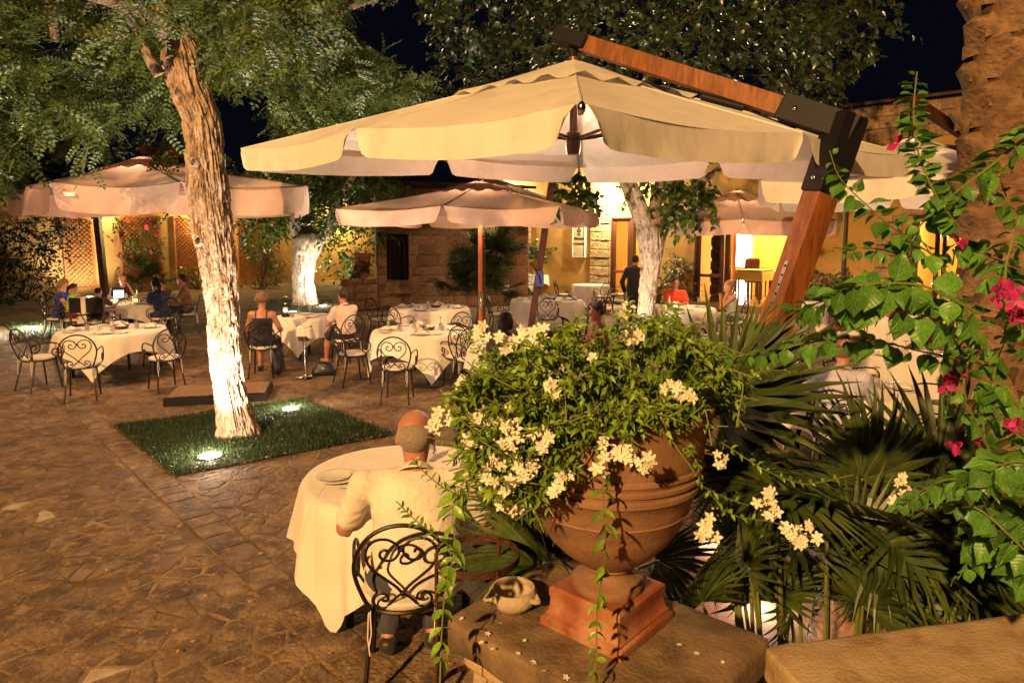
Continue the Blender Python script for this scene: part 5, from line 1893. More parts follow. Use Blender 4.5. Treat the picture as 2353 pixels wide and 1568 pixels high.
nm.add([(-.09, -.06, 0), (.09, -.06, 0), (.05, .06, 0), (-.05, .06, 0), (-.085, -.055, .018), (.085, -.055, .014), (.045, .055, .028), (-.045, .055, .022), (0, 0, .055), (0, -.06, .03)],
       [(3, 2, 1, 0), (0, 1, 5, 9, 4), (1, 2, 6, 5), (2, 3, 7, 6), (3, 0, 4, 7), (4, 9, 8), (9, 5, 8), (5, 6, 8), (6, 7, 8), (7, 4, 8)])
NK = nm.mesh('napkin', MT['cloth'], smooth=False)
fm = MB()
fm.box((0, -.03, .003), (.008, .12, .003))
fm.box((0, .04, .003), (.02, .03, .003))
for q in range(4): fm.box((-.0085 + .0057 * q, .075, .003), (.003, .045, .002))
FK = fm.mesh('fork', MT['steel'], smooth=False)
BT = glassmesh('glass_bottle', [(.0001, 0), (.040, 0), (.042, .02), (.042, .10), (.032, .15), (.014, .22), (.013, .26), (.016, .262), (.016, .27), (.011, .27), (.011, .22), (.029, .15), (.039, .10), (.039, .02), (.0001, .01)])
GCOUNT = {}
def put(kind, me, key, r, ang, rot=None, z=.009, flip=0.0, label=None, cat=None):
    loc, rt, desc = TABLES[key]
    o = bpy.data.objects.new(kind, me)
    COL.objects.link(o)
    o.location = (loc.x + r * math.cos(R(ang)), loc.y + r * math.sin(R(ang)), TOP + z)
    o.rotation_euler = (flip, 0, R(ang) + (PI / 2 if rot is None else rot))
    names = {'wine_glass': ('upturned wine glass' if flip else 'wine glass', 'glass'), 'tumbler': ('small water tumbler', 'glass'), 'plate': ('white dinner plate', 'plate'), 'side_plate': ('small white side plate', 'plate'),
             'napkin': ('folded cream napkin', 'napkin'), 'fork': ('steel fork', 'fork'), 'glass_bottle': ('clear glass water bottle', 'bottle')}
    nm_, ct = names[kind]
    sec = ('right edge', 'far right', 'far edge', 'far left', 'left edge', 'near left', 'near edge', 'near right')[int(((ang % 360) + 22.5) // 45) % 8]
    tag(o, label or (nm_ + ' at the ' + sec + ' of the ' + desc), cat or ct, (nm_ + 'es' if nm_.endswith('s') else nm_ + 's') + ' on the ' + desc if not label else None)
    return o
def setting(key, angs, glasses=True, dense=True):
    rt = TABLES[key][1]
    for i, a in enumerate(angs):
        put('plate', PL, key, rt - .20, a)
        put('napkin', NK, key, rt - .20, a, z=.032)
        put('side_plate', SPL, key, rt - .16, a + 24 / rt * .75)
        if glasses:
            put('wine_glass', WG, key, rt - .42, a + 12, flip=PI, z=.205)
            put('tumbler', TU, key, rt - .38, a - 14)
        put('fork', FK, key, rt - .17, a - 16)
setting('B', (-70, 20, 110, 200))
setting('E', (-80, 5, 100, 185))
setting('F', (-100, -10, 80, 170))
setting('G', (-90, 0, 90, 180))
setting('L', (-20, 60, 150))
setting('M', (-90, 10, 170))
setting('Q', (-30, 60, 150))
setting('K', (60, 140, 215))
setting('J', (170, 250), False)
for a, r in ((200, .5), (150, .35), (-20, .5), (75, .5)): put('plate', PL, 'C', r, a)
put('side_plate', SPL, 'C', .55, 240)
for a, r, k in ((205, .28, 0), (165, .22, 0), (110, .2, 0), (20, .25, 0), (-40, .3, 0), (330, .42, 1), (10, .35, 1), (215, .42, 1), (45, .35, 1), (100, .35, 1)):
    put('tumbler' if k else 'wine_glass', TU if k else WG, 'C', r, a, z=.009)
for a, r in ((150, .25), (60, .3)): put('glass_bottle', BT, 'C', r, a, label='clear glass water bottle standing ' + ('left' if a == 150 else 'right') + ' of the candles on the family table')
put('plate', PL, 'A', .40, 195, label='white plate on the near table left of the bald man', cat='plate')
o = put('side_plate', SPL, 'A', .40, 195, z=.020, label='smaller white dish resting inside the plate on the near table', cat='plate')
put('fork', FK, 'A', .36, 228, rot=.6, label='fork nearer the plate on the near table', cat='fork')
put('fork', FK, 'A', .31, 236, rot=.6, label='fork nearer the bald man on the near table', cat='fork')
put('wine_glass', WG, 'A', .3, 60, flip=PI, z=.205, label='upturned wine glass on the near table beyond the jasmine', cat='glass')
for a, r in ((-40, .25), (30, .3), (100, .28)): put('plate', PL, 'D', r, a)
put('wine_glass', WG, 'D', .12, 20, label='stemmed glass of pale wine on the couple table', cat='glass')
put('tumbler', TU, 'D', .2, 200)
put('tumbler', TU, 'D', .26, 240)
put('glass_bottle', BT, 'J', .30, 200, label='clear glass water bottle on the table of the orange shirt', cat='bottle')
put('wine_glass', WG, 'J', .42, 20, label='wine glass before the bare armed woman', cat='glass')
put('side_plate', SPL, 'H', .2, 10, label='thin dark edged plate on the small bare table', cat='plate')
put('plate', PL, 'J', .42, 10)
put('plate', PL, 'J', .42, 90)
# baskets of bread and cards in the table middles
for key in 'BEFG':
    loc, rt, desc = TABLES[key]
    t = thing('bread_basket', 'small bread basket with a napkin on the ' + desc, 'basket', (loc.x + .12, loc.y + .05, TOP + .008), .4)
    MB().lathe([(.001, .0), (.08, 0), (.11, .05), (.105, .05), (.078, .006), (.001, .006)], 20).build('basket', MT['twig'], t)
    link('napkin', NK, t, Matrix.Translation((0, 0, .03)))
    mb = MB()
    mb.tube([(0, 0, 0), (0, 0, .11)], .033, 14)
    c = mb.build('candle_jar', MT['cushion'])
    c.location = (loc.x - .05, loc.y + .1, TOP + .009)
    tag(c, 'unlit cream candle jar on the ' + desc, 'candle')
# lit candle jars
def candle(key, r, a, desc, e=1.2):
    loc, rt, _ = TABLES[key]
    p = Vector((loc.x + r * math.cos(R(a)), loc.y + r * math.sin(R(a)), TOP + .009))
    t = thing('candle_jar', desc, 'candle', p)
    MB().lathe([(.001, 0), (.055, 0), (.07, .14), (.067, .14), (.052, .006), (.001, .006)], 20).build('jar', MT['glass'], t)
    MB().lathe([(.001, .01), (.042, .01), (.046, .075), (.03, .085), (.001, .088)], 16).build('wax', MT['candle'], t)
    lamp('candle_light', 'POINT', p + Vector((0, 0, .22)), e, (1.0, .55, .22), radius=.03)
candle('C', .18, 185, 'left glowing candle jar on the family table', 9)
candle('C', .22, 35, 'right glowing candle jar on the family table', 9)
candle('K', .22, 60, 'glowing candle jar behind the white jasmine flowers', 12)
t = candle('J', .30, 235, 'glowing candle jar beside the water bottle of the orange shirt', 7)
# oil lantern on the couple table
loc, rt, _ = TABLES['D']
t = thing('oil_lantern', 'lit black oil lantern with wire handle on the couple table', 'lantern', (loc.x - .30, loc.y - .08, TOP + .008))
MB().lathe([(.001, 0), (.07, 0), (.075, .02), (.06, .05), (.035, .06), (.03, .07)], 18).build('tank', MT['blackmetal'], t)
MB().lathe([(.03, .07), (.05, .10), (.052, .14), (.035, .18)], 18).build('globe', MT['glass'], t)
MB().ball((0, 0, .115), .022, 10, 6).build('flame', MT['candle'], t)
MB().lathe([(.04, .18), (.045, .19), (.03, .215), (.045, .235), (.02, .25), (.001, .255)], 16).build('cap', MT['blackmetal'], t)
mb = MB()
for s_ in (1, -1): mb.tube([(.068 * s_, 0, .02), (.082 * s_, 0, .10), (.05 * s_, 0, .2)], .006, 5)
mb.tube(catmull([(.08, 0, .12), (.11, 0, .26), (.06, 0, .36), (-.06, 0, .36), (-.11, 0, .26), (-.08, 0, .12)], 4), .004, 5)
mb.build('handle', MT['blackmetal'], t)
lamp('lantern_light', 'POINT', (loc.x - .30, loc.y - .08, TOP + .35), 8, (1.0, .6, .25), radius=.03)
# small flower vase on the orange shirt's table
loc, rt, _ = TABLES['J']

# ================================================================== PEOPLE
def smin(a, b, k):
    if k <= 0: return np.minimum(a, b)
    h = np.clip(.5 + .5 * (b - a) / k, 0, 1)
    return b * (1 - h) + a * h - k * h * (1 - h)
class SDF:
    def __init__(s, h):
        s.h, s.p, s.cuts, s.wr = h, [], [], 0
    def cap(s, a, b, ra, rb=None, k=.035):
        s.p.append(('c', np.array(a, float), np.array(b, float), ra, ra if rb is None else rb, k))
    def ell(s, c, r, Rm=None, k=.035):
        s.p.append(('e', np.array(c, float), np.array(r, float), np.eye(3) if Rm is None else np.array(Rm), None, k))
    def cut(s, p, n):
        s.cuts.append((np.array(p, float), np.array(n, float) / np.linalg.norm(n)))
    def mesh(s, name, mat, wrinkle=0.0, seed=0):
        h = s.h
        lo, hi = np.full(3, 1e9), np.full(3, -1e9)
        bbs = []
        for q in s.p:
            if q[0] == 'c':
                r = max(q[3], q[4])
                a, b = np.minimum(q[1], q[2]) - r, np.maximum(q[1], q[2]) + r
            else:
                r = q[2].max()
                a, b = q[1] - r, q[1] + r
            bbs.append((a, b))
            lo, hi = np.minimum(lo, a), np.maximum(hi, b)
        lo -= 3 * h
        n = np.ceil((hi + 3 * h - lo) / h).astype(int) + 1
        D = np.full(n, .5, dtype=np.float32)
        ax = [lo[i] + h * np.arange(n[i]) for i in range(3)]
        for q, (a, b) in zip(s.p, bbs):
            m = .06 + q[5]
            i0 = np.maximum(0, np.floor((a - m - lo) / h).astype(int))
            i1 = np.minimum(n, np.ceil((b + m - lo) / h).astype(int) + 1)
            X, Y, Z = np.meshgrid(ax[0][i0[0]:i1[0]], ax[1][i0[1]:i1[1]], ax[2][i0[2]:i1[2]], indexing='ij')
            P = np.stack([X, Y, Z], -1)
            if q[0] == 'c':
                ab = q[2] - q[1]
                L2 = max(1e-9, ab @ ab)
                t = np.clip(((P - q[1]) @ ab) / L2, 0, 1)
                d = np.linalg.norm(P - q[1] - t[..., None] * ab, axis=-1) - (q[3] + (q[4] - q[3]) * t)
            else:
                p = (P - q[1]) @ q[3]
                k0 = np.linalg.norm(p / q[2], axis=-1)
                k1 = np.linalg.norm(p / (q[2] ** 2), axis=-1) + 1e-9
                d = k0 * (k0 - 1) / k1
            sl = (slice(i0[0], i1[0]), slice(i0[1], i1[1]), slice(i0[2], i1[2]))
            D[sl] = smin(D[sl], d.astype(np.float32), q[5])
        if wrinkle or s.cuts:
            X, Y, Z = np.meshgrid(*ax, indexing='ij')
            P = np.stack([X, Y, Z], -1)
            if wrinkle:
                wr = fbm(P * np.array([9, 9, 15]) + seed * 3.7 + 2.0 * vnoise(P * 4 + seed)[..., None], 3) - .45
                D = D + (wr * wrinkle * 2.2).astype(np.float32)
            for (c, nn) in s.cuts:
                D = np.maximum(D, ((P - c) @ nn).astype(np.float32))
        return surfnet(name, D, lo, h, mat)
def surfnet(name, D, lo, h, mat):
    s = D < 0
    c = np.zeros(tuple(np.array(D.shape) - 1), dtype=np.int8)
    offs = [(i, j, k) for i in (0, 1) for j in (0, 1) for k in (0, 1)]
    nx, ny, nz = c.shape
    for (i, j, k) in offs: c += s[i:i + nx, j:j + ny, k:k + nz]
    act = np.argwhere((c > 0) & (c < 8))
    idx = -np.ones(c.shape, dtype=np.int64)
    idx[act[:, 0], act[:, 1], act[:, 2]] = np.arange(len(act))
    val = {o: D[act[:, 0] + o[0], act[:, 1] + o[1], act[:, 2] + o[2]] for o in offs}
    acc = np.zeros((len(act), 3))
    cnt = np.zeros(len(act))
    for a in offs:
        for ax in range(3):
            if a[ax] == 0:
                b = list(a)
                b[ax] = 1
                va, vb = val[a], val[tuple(b)]
                m = (va < 0) != (vb < 0)
                t = np.where(m, va / np.where(m, va - vb, 1), 0)
                p = np.tile(np.array(a, float), (len(act), 1))
                p[:, ax] += t
                acc[m] += p[m]
                cnt[m] += 1
    V = lo + h * (act + acc / cnt[:, None])
    F = []
    for ax in range(3):
        sl0 = [slice(1, -1)] * 3
        sl1 = [slice(1, -1)] * 3
        sl0[ax] = slice(0, -1)
        sl1[ax] = slice(1, None)
        m = s[tuple(sl0)] != s[tuple(sl1)]
        e = np.argwhere(m)
        off = np.ones(3, int)
        off[ax] = 0
        e = e + off
        ins = s[e[:, 0], e[:, 1], e[:, 2]]
        u, v = (ax + 1) % 3, (ax + 2) % 3
        def g(du, dv):
            q = e.copy()
            q[:, u] -= du
            q[:, v] -= dv
            return idx[q[:, 0], q[:, 1], q[:, 2]]
        quad = np.stack([g(0, 0), g(1, 0), g(1, 1), g(0, 1)], 1)
        quad[~ins] = quad[~ins][:, ::-1]
        F.append(quad)
    F = np.concatenate(F)
    F = F[(F >= 0).all(1)]
    return mesh_np(name, V, F, mat, smooth=True)

SKIN = {}
def skin(c):
    if c not in SKIN: SKIN[c] = M_('skin', c, tuple(q * .85 for q in c), rough=.5, scale=12, bump=.05, bscale=150)
    return SKIN[c]
FABRIC = {}
def fabric(c, rough=.85):
    if c not in FABRIC: FABRIC[c] = M_('fabric', c, tuple(q * .88 for q in c), rough=rough, scale=9, sheen=.15, bump=.55, bscale=13, bdist=.035)
    return FABRIC[c]
HAIRM = {}
def hairm(c):
    if c not in HAIRM: HAIRM[c] = M_('hair', c, tuple(q * .7 for q in c), rough=.5, scale=40, stretch=(8, 8, .8), bump=.9, bscale=60)
    return HAIRM[c]
TAN = (.40, .21, .13)
RUDDY = (.45, .20, .13)
PALE = (.52, .27, .17)
def rot(yaw, pitch, roll=0):
    return np.array(Euler((pitch, roll, yaw)).to_matrix())
def ik(a, t, l1, l2, hint):
    d = t - a
    L = np.linalg.norm(d)
    if L > (l1 + l2) * .985:
        t = a + d / L * (l1 + l2) * .985
        d = t - a
        L = np.linalg.norm(d)
    x = (l1 * l1 - l2 * l2 + L * L) / (2 * L)
    y = math.sqrt(max(0, l1 * l1 - x * x))
    u = d / L
    hn = np.array(hint, float)
    hn = hn - u * (hn @ u)
    hn /= np.linalg.norm(hn) + 1e-9
    return a + u * x + hn * y, t
def person(label, loc, face, h=.012, s=1.0, lean=.1, skin_c=TAN, top=(.7, .7, .7), sleeve=.55, bottom=(.03, .03, .05), hair='short', hair_c=(.02, .015, .01),
           yaw=0.0, pitch=0.15, hands=None, girth=1.0, female=False, stand=False, legs=None, dress=False, straps=False, wr=.004, shoes=(.02, .015, .012), shorts=False, zseat=.50, group=None, face_front=False, long_coat=False, bare_feet=False, shw_=None, hem=.07, big_head=1.0):
    sh_ = s * big_head
    t = thing('person', label, 'person', loc, face, group)
    A = lambda *v: np.array(v, float)
    sd = random.randint(0, 999)
    hz = (.93 if stand else zseat + .055) 
    H = A(0, 0, hz)
    u = A(0, math.sin(lean), math.cos(lean))
    f = A(0, math.cos(lean), -math.sin(lean))
    Rl = np.array(Euler((-lean, 0, 0)).to_matrix())
    g = girth
    shw = (shw_ or (.165 if female else .185)) * s
    SCn = H + u * .455 * s
    neck = H + u * .50 * s
    hc = neck + u * .055 * s + A(0, .025, .105) * s
    Rh = rot(yaw, -pitch)
    hd = lambda x, y, z: hc + Rh @ (A(x, y, z) * sh_)
    body = SDF(h)
    # torso
    torso = [('e', H + u * .03 * s, A(.165 * g, .125 * g, .125) * s), ('e', H + u * .17 * s, A(.145 * g, .108 * g, .16) * s), ('e', H + u * .33 * s + f * .005, A(.165 * (.93 if female else 1.03) * (g * .5 + .5), .112 * (g * .6 + .4), .17) * s)]
    shL, shR = SCn + A(-shw, 0, -.02 * s), SCn + A(shw, 0, -.02 * s)
    for q in torso: body.ell(q[1], q[2], Rl, k=.05 * s)
    body.cap(shL * .9 + SCn * .1, shR * .9 + SCn * .1, .058 * s, k=.05 * s)
    if female:
        for q in (-1, 1): body.ell(H + u * .33 * s + f * .095 * s + A(q * .075 * s, 0, 0), A(.062, .055, .062) * s, Rl, k=.04 * s)
    body.cap(neck - u * .03 * s, hc + A(0, -.01, -.07) * s, .057 * s, .05 * s, k=.03 * s)
    # head
    body.ell(hd(0, -.012, .025), A(.074, .094, .092) * sh_, Rh, k=.02 * s)
    body.ell(hd(0, .022, -.045), A(.056, .068, .075) * sh_, Rh, k=.03 * s)
    body.cap(hd(0, .092, -.002), hd(0, .105, -.030), .010 * s, .014 * s, k=.012 * s)
    body.cap(hd(-.028, .072, .018), hd(.028, .072, .018), .016 * s, k=.02 * s)
    for q in (-1, 1):
        body.ell(hd(q * .077, -.008, -.012), A(.010, .020, .031) * s, Rh @ rot(q * -.3, 0), k=.008 * s)
    body.cap(hd(-.016, .083, -.066), hd(.016, .083, -.066), .009 * s, k=.012 * s)
    body.ell(hd(0, .075, -.10), A(.022, .018, .02) * sh_, Rh, k=.02 * s)
    # arms
    l1, l2 = .285 * s, .255 * s
    if hands is None: hands = (A(-.16, .42, .80), A(.16, .42, .80)) if not stand else (A(-.25, .05, .80), A(.25, .05, .80))
    arms = []
    for q, sh, hnd in ((-1, shL, hands[0]), (1, shR, hands[1])):
        el, hw = ik(sh, np.array(hnd, float), l1, l2, (q * .5, -.25, -1.0))
        arms.append((sh, el, hw))
        body.cap(sh, el, .047 * s * (g * .3 + .7), .038 * s, k=.03 * s)
        body.cap(el, hw, .038 * s, .027 * s, k=.02 * s)
        fd = hw - el
        fd /= np.linalg.norm(fd)
        sd_ = np.cross(fd, A(0, 0, 1))
        sd_ /= np.linalg.norm(sd_) + 1e-9
        up = np.cross(sd_, fd)
        pal = hw + fd * .045 * s
        for w_ in (-.022, -.007, .008, .022): body.cap(hw + sd_ * w_ * .5 * s + fd * .01, pal + fd * .03 * s + sd_ * w_ * s, .015 * s, .013 * s, k=.012 * s)
        for i, (w_, L) in enumerate(((-.030, .058), (-.010, .075), (.010, .080), (.030, .068))):
            k0 = pal + fd * .035 * s + sd_ * w_ * s
            k1 = k0 + (fd * .85 - up * .4) * L * .55 * s
            k2 = k1 + (fd * .35 - up * .85) * L * .5 * s
            body.cap(k0, k1, .0098 * s, .009 * s, k=.004)
            body.cap(k1, k2, .009 * s, .008 * s, k=.004)
        body.cap(hw + fd * .02 * s - sd_ * q * .02 * s, hw + fd * .06 * s - sd_ * q * .055 * s - up * .01, .012 * s, .009 * s, k=.008)
    # legs
    lg = []
    for q in (-1, 1):
        hip = H + A(q * .085 * s, .02, -.02)
        if stand:
            kn, an = A(q * .095, .02, .49) * A(s, s, 1), A(q * .10, -.01, .085)
        elif legs:
            kn, an = [np.array(v, float) for v in legs[0 if q < 0 else 1]]
        else:
            kn, an = A(q * .12, .42 * s, zseat + .04), A(q * .13, .40 * s, .09)
            if s < .8: an = A(q * .1, .36 * s, zseat - .30)
        to = an + A(q * .015, .15 * s, -.035)
        lg.append((hip, kn, an, to))
        body.cap(hip, kn, .085 * s * (g * .4 + .6), .056 * s, k=.04 * s)
        body.cap(kn, kn * .6 + an * .4, .056 * s, .056 * s, k=.03 * s)
        body.cap(kn * .6 + an * .4, an, .055 * s, .036 * s, k=.03 * s)
        body.cap(an + A(0, -.03, -.03), to, .036 * s, .028 * s, k=.02)
    link('body', body.mesh('body', skin(skin_c)), t)
    # top
    if top is not None:
        tp = SDF(h)
        e = .011
        for q in torso: tp.ell(q[1], q[2] + e, Rl, k=.05 * s)
        if straps:
            tp.cut(H + u * .385 * s, u)
        else:
            tp.cap(shL * .92 + SCn * .08, shR * .92 + SCn * .08, .058 * s + e, k=.05 * s)
            tp.cut(neck + u * .035 * s + A(0, -.02, .02), u * .9 + f * .45)
        if female:
            for q in (-1, 1): tp.ell(H + u * .33 * s + f * .095 * s + A(q * .075 * s, 0, 0), A(.062, .055, .062) * s + e, Rl, k=.04 * s)
        if sleeve > 0 and not straps:
            for (sh, el, hw) in arms:
                if sleeve <= 1:
                    p1 = sh + (el - sh) * sleeve
                    tp.cap(sh, p1, .050 * s * (g * .3 + .7) + e, .044 * s + e * 2.2, k=.03 * s)
                else:
                    tp.cap(sh, el, .050 * s * (g * .3 + .7) + e, .042 * s + e, k=.03 * s)
                    p1 = el + (hw - el) * min(1, sleeve - 1)
                    tp.cap(el, p1, .042 * s + e, .034 * s + e, k=.02 * s)
        if long_coat:
            tp.ell(H + A(0, -.01, -.10), A(.185, .15, .24), k=.06)
            tp.cut(A(0, 0, hz - .22), A(0, 0, -1))
        elif dress and not stand:
            for (hip, kn, an, to) in lg: tp.cap(hip, kn, .088 * s + e, .066 * s + e, k=.06 * s)
        else:
            if hem > .1: tp.ell(H + A(0, .0, -.03), A(.195, .15, .13) * s, k=.08)
            tp.cut(H + A(0, 0, -hem * s), A(0, 0, -1))
        link('dress' if dress else ('jacket' if long_coat else 'shirt'), tp.mesh('top', fabric(top), wr, sd), t)
        if not straps and sleeve > .3:
            cc = neck + A(0, -.012, .0) * s
            cu = u * .9 + f * .35
            cu = cu / np.linalg.norm(cu)
            cx_ = A(1, 0, 0)
            cy_ = np.cross(cu, cx_)
            mb = MB()
            for tt_, rr_, zz_ in ((0, .070, .0),):
                G = [[tuple(cc + (cx_ * math.cos(a_) * r1 + cy_ * math.sin(a_) * r1 * 1.05) * s + cu * z1 * s) for a_ in [2 * PI * q_ / 26 for q_ in range(27)]] for r1, z1 in ((.088, -.012), (.083, .004), (.070, .026), (.064, .028), (.062, .004))]
                mb.grid(G)
            mb.build('collar', fabric(top), t)
        if straps:
            mb = MB()
            for q in (-1, 1):
                mb.tube(catmull([H + u * .37 * s - f * .105 * s + A(q * .08 * s, 0, 0), SCn + u * .058 * s - f * .05 * s + A(q * .09 * s, 0, .0), SCn + u * .055 * s + f * .05 * s + A(q * .09 * s, 0, 0), H + u * .38 * s + f * .12 * s + A(q * .08 * s, 0, 0)], 4), .007, 5)
            mb.build('strap', fabric(top), t)
    # trousers
    if not dress and bottom is not None:
        tr = SDF(h)
        e = .010
        tr.ell(H + u * .02 * s, A(.165 * g, .125 * g, .12) * s + e, Rl, k=.05)
        for (hip, kn, an, to) in lg:
            tr.cap(hip, kn, .085 * s * (g * .4 + .6) + e, .06 * s + e, k=.05)
            if not shorts:
                tr.cap(kn, kn * .1 + an * .9, .06 * s + e, .046 * s + e, k=.03)
        tr.cut(H + u * .10 * s, u)
        link('trousers' if not shorts else 'shorts', tr.mesh('bottoms', fabric(bottom), wr, sd + 5), t)
    if not bare_feet:
        for (hip, kn, an, to) in lg:
            sh = SDF(min(h, .010))
            sh.cap(an + A(0, -.035, -.03), to + A(0, .01, 0), .046 * s, .038 * s, k=.02)
            sh.cap(an + A(0, -.03, -.05), to + A(0, .0, -.012), .036 * s, .034 * s, k=.02)
            sh.cut(A(0, 0, an[2] + .01), A(0, 0, 1))
            sh.cut(A(0, 0, an[2] - .088), A(0, 0, -1))
            link('shoe', sh.mesh('shoe', fabric(shoes, .5)), t)
    # hair
    if hair:
        ha = SDF(min(h, .009))
        if hair == 'fringe':
            ha.ell(hd(0, -.014, .016), A(.0772, .0965, .090) * sh_, Rh)
            ha.cut(hd(0, 0, .004), Rh @ A(0, .5, 1))
            ha.cut(hd(0, .035, 0), Rh @ A(0, 1, 0))
            ha.cut(hd(0, -.05, -.075), Rh @ A(0, .35, -1))
        else:
            ha.ell(hd(0, -.016, .032), A(.083, .100, .094) * sh_, Rh)
            if hair in ('long', 'pony'):
                if hair == 'long':
                    for q in (-1, 1): ha.cap(hd(q * .06, -.02, 0), hd(q * .068, -.015, -.12), .036 * s, .026 * s, k=.03)
                    ha.cap(hd(0, -.07, 0), hd(0, -.075, -.13), .06 * s, .045 * s, k=.03)
                else:
                    ha.cap(hd(0, -.095, .02), hd(0, -.13, -.03), .035 * s, .04 * s, k=.02)
                    ha.cap(hd(0, -.13, -.03), hd(0, -.12, -.20), .04 * s, .022 * s, k=.02)
            if hair == 'bun':
                ha.ell(hd(0, -.09, .085), A(.045, .045, .042) * s, k=.02)
            if hair == 'curly':
                for q in range(26):
                    a_ = q * 2.4
                    e_ = (q / 26) * 1.7 - .25
                    d_ = A(math.cos(a_) * math.cos(e_) * .085, -abs(math.sin(a_) * math.cos(e_)) * .1 - .005, math.sin(e_) * .1 + .02)
                    ha.ell(hd(*d_), A(.034, .034, .034) * s, k=.012)
            # the face stays free
            ha.cut(hd(0, .050, .055), Rh @ A(0, 1.0, -.55))
            if hair in ('short', 'bun', 'pony', 'curly'):
                if hair == 'short': ha.cut(hd(0, -.05, -.055), Rh @ A(0, .55, -1))
        link('hair', ha.mesh('hair', hairm(hair_c), .004, sd), t)
    if face_front:
        mb = MB()
        for q in (-1, 1): mb.ball(Vector(hd(q * .030, .083, .002)), .010 * s, 10, 6, (1.2, .6, .75))
        mb.build('eyes', hairm((.02, .012, .01)), t)
        mb = MB()
        for q in (-1, 1): mb.tube([Vector(hd(q * .016, .095, .022)), Vector(hd(q * .034, .090, .026)), Vector(hd(q * .048, .078, .020))], .0045 * s, 5)
        mb.build('eyebrows', hairm(hair_c), t)
        mb = MB()
        mb.ball(Vector(hd(0, .089, -.066)), .008 * s, 10, 6, (2.6, .6, .55))
        mb.build('mouth', fabric((.30, .08, .06)), t)
    t['_hc'] = 0
    del t['_hc']
    return t, (lambda p: (t.matrix_basis @ Vector(p)))
def seated(key, label, dz=0, back=-.02, side=0, **kw):
    loc, a = CHAIRS[key]
    p = loc + Vector((-math.sin(a) * back + math.cos(a) * side, math.cos(a) * back + math.sin(a) * side, 0))
    return person(label, p, a, **kw)
V3 = lambda x, y, z: np.array((x, y, z), float)
# the bald man in front
seated('near', 'bald man in a white shirt with his back to us at the near table', h=.009, girth=1.44, big_head=1.16, lean=.30, s=1.06, shw_=.262, hem=.15, back=.03, side=.055, skin_c=RUDDY, top=(.74, .68, .56), sleeve=.72, bottom=(.045, .045, .06), hair='fringe', hair_c=(.55, .44, .35), pitch=.25, yaw=-.12,
       hands=(V3(-.30, .46, .80), V3(.30, .46, .80)), wr=.014, legs=((V3(-.15, .40, .52), V3(-.16, .16, .10)), (V3(.13, .40, .52), V3(.08, .18, .10))), shoes=(.03, .018, .012), zseat=.455)
# glasses on his head are a part of the figure
mb = MB()
mb.tube([(.095, .02, .0), (.097, -.06, .004), (.09, -.10, -.02)], .0028, 5)
for o_ in bpy.data.objects:
    if o_.get('label', '').startswith('bald man'):
        gl = mb.build('spectacles', MT['steel'], o_)
        gl.location = (0, .21, 1.135)
        gl.scale = (1.06, 1.06, 1.06)
# the family table
seated('c4', 'blonde woman in a blue sleeveless dress looking at her lit phone', female=True, lean=.22, skin_c=PALE, top=(.02, .035, .22), sleeve=.12, dress=True, hair='long', hair_c=(.34, .20, .09), pitch=.5, yaw=-.2, hands=(V3(-.05, .36, .92), V3(.08, .36, .92)), back=.02)
seated('c5', 'girl with dark hair in a bright green top', female=True, s=.80, lean=.15, skin_c=TAN, top=(.26, .52, .05), sleeve=.1, bottom=(.2, .02, .02), hair='pony', hair_c=(.02, .012, .01), pitch=.35, yaw=-.5, hands=(V3(-.1, .36, .78), V3(.16, .36, .78)), zseat=.56)
seated('c6', 'man in a dark shirt raising his hand behind the family table', girth=1.1, lean=.12, skin_c=RUDDY, top=(.035, .02, .02), sleeve=.6, hair=None, pitch=.2, yaw=.3, hands=(V3(-.12, .28, 1.08), V3(.18, .40, .80)), face_front=True)
seated('c1', 'small dark haired child holding a glowing tablet', s=.72, lean=.12, skin_c=TAN, top=(.05, .03, .03), hair='short', hair_c=(.03, .016, .01), pitch=.3, yaw=-.4, hands=(V3(-.05, .34, .86), V3(.26, .30, .86)), zseat=.56)
seated('c7', 'child with short hair behind the right candle', s=.80, lean=.1, skin_c=TAN, top=(.10, .05, .03), hair='short', hair_c=(.07, .035, .02), pitch=.3, zseat=.52, face_front=True)
seated('c2', 'woman with a dark ponytail and navy top leaning on the family table', female=True, lean=.30, skin_c=TAN, top=(.014, .02, .085), sleeve=.45, bottom=(.01, .012, .03), hair='pony', hair_c=(.014, .009, .007), pitch=.1, yaw=-.1, hands=(V3(.02, .42, .84), V3(.12, .44, .82)))
seated('c3', 'dark haired person in a tan top at the far end of the family table', lean=.15, skin_c=TAN, top=(.24, .11, .05), sleeve=.5, hair='short', hair_c=(.016, .010, .008), pitch=.1, zseat=.54)
# the couple
seated('d1', 'woman in a black strap dress seated with her back to us', female=True, lean=.04, skin_c=RUDDY, top=(.012, .010, .022), dress=True, straps=True, hair='curly', hair_c=(.30, .17, .08), pitch=.1, hands=(V3(-.22, .34, .66), V3(.22, .34, .72)), shoes=(.01, .01, .01))
seated('d2', 'man in a white shirt and dark shorts at the couple table', lean=.14, skin_c=RUDDY, top=(.72, .56, .50), sleeve=.6, bottom=(.012, .012, .018), shorts=True, hair='short', hair_c=(.05, .025, .015), pitch=.2, hands=(V3(-.12, .40, .84), V3(.05, .22, .95)), bare_feet=True, legs=((V3(-.12, .42, .52), V3(-.12, .50, .09)), (V3(.10, .42, .52), V3(.10, .36, .09))))
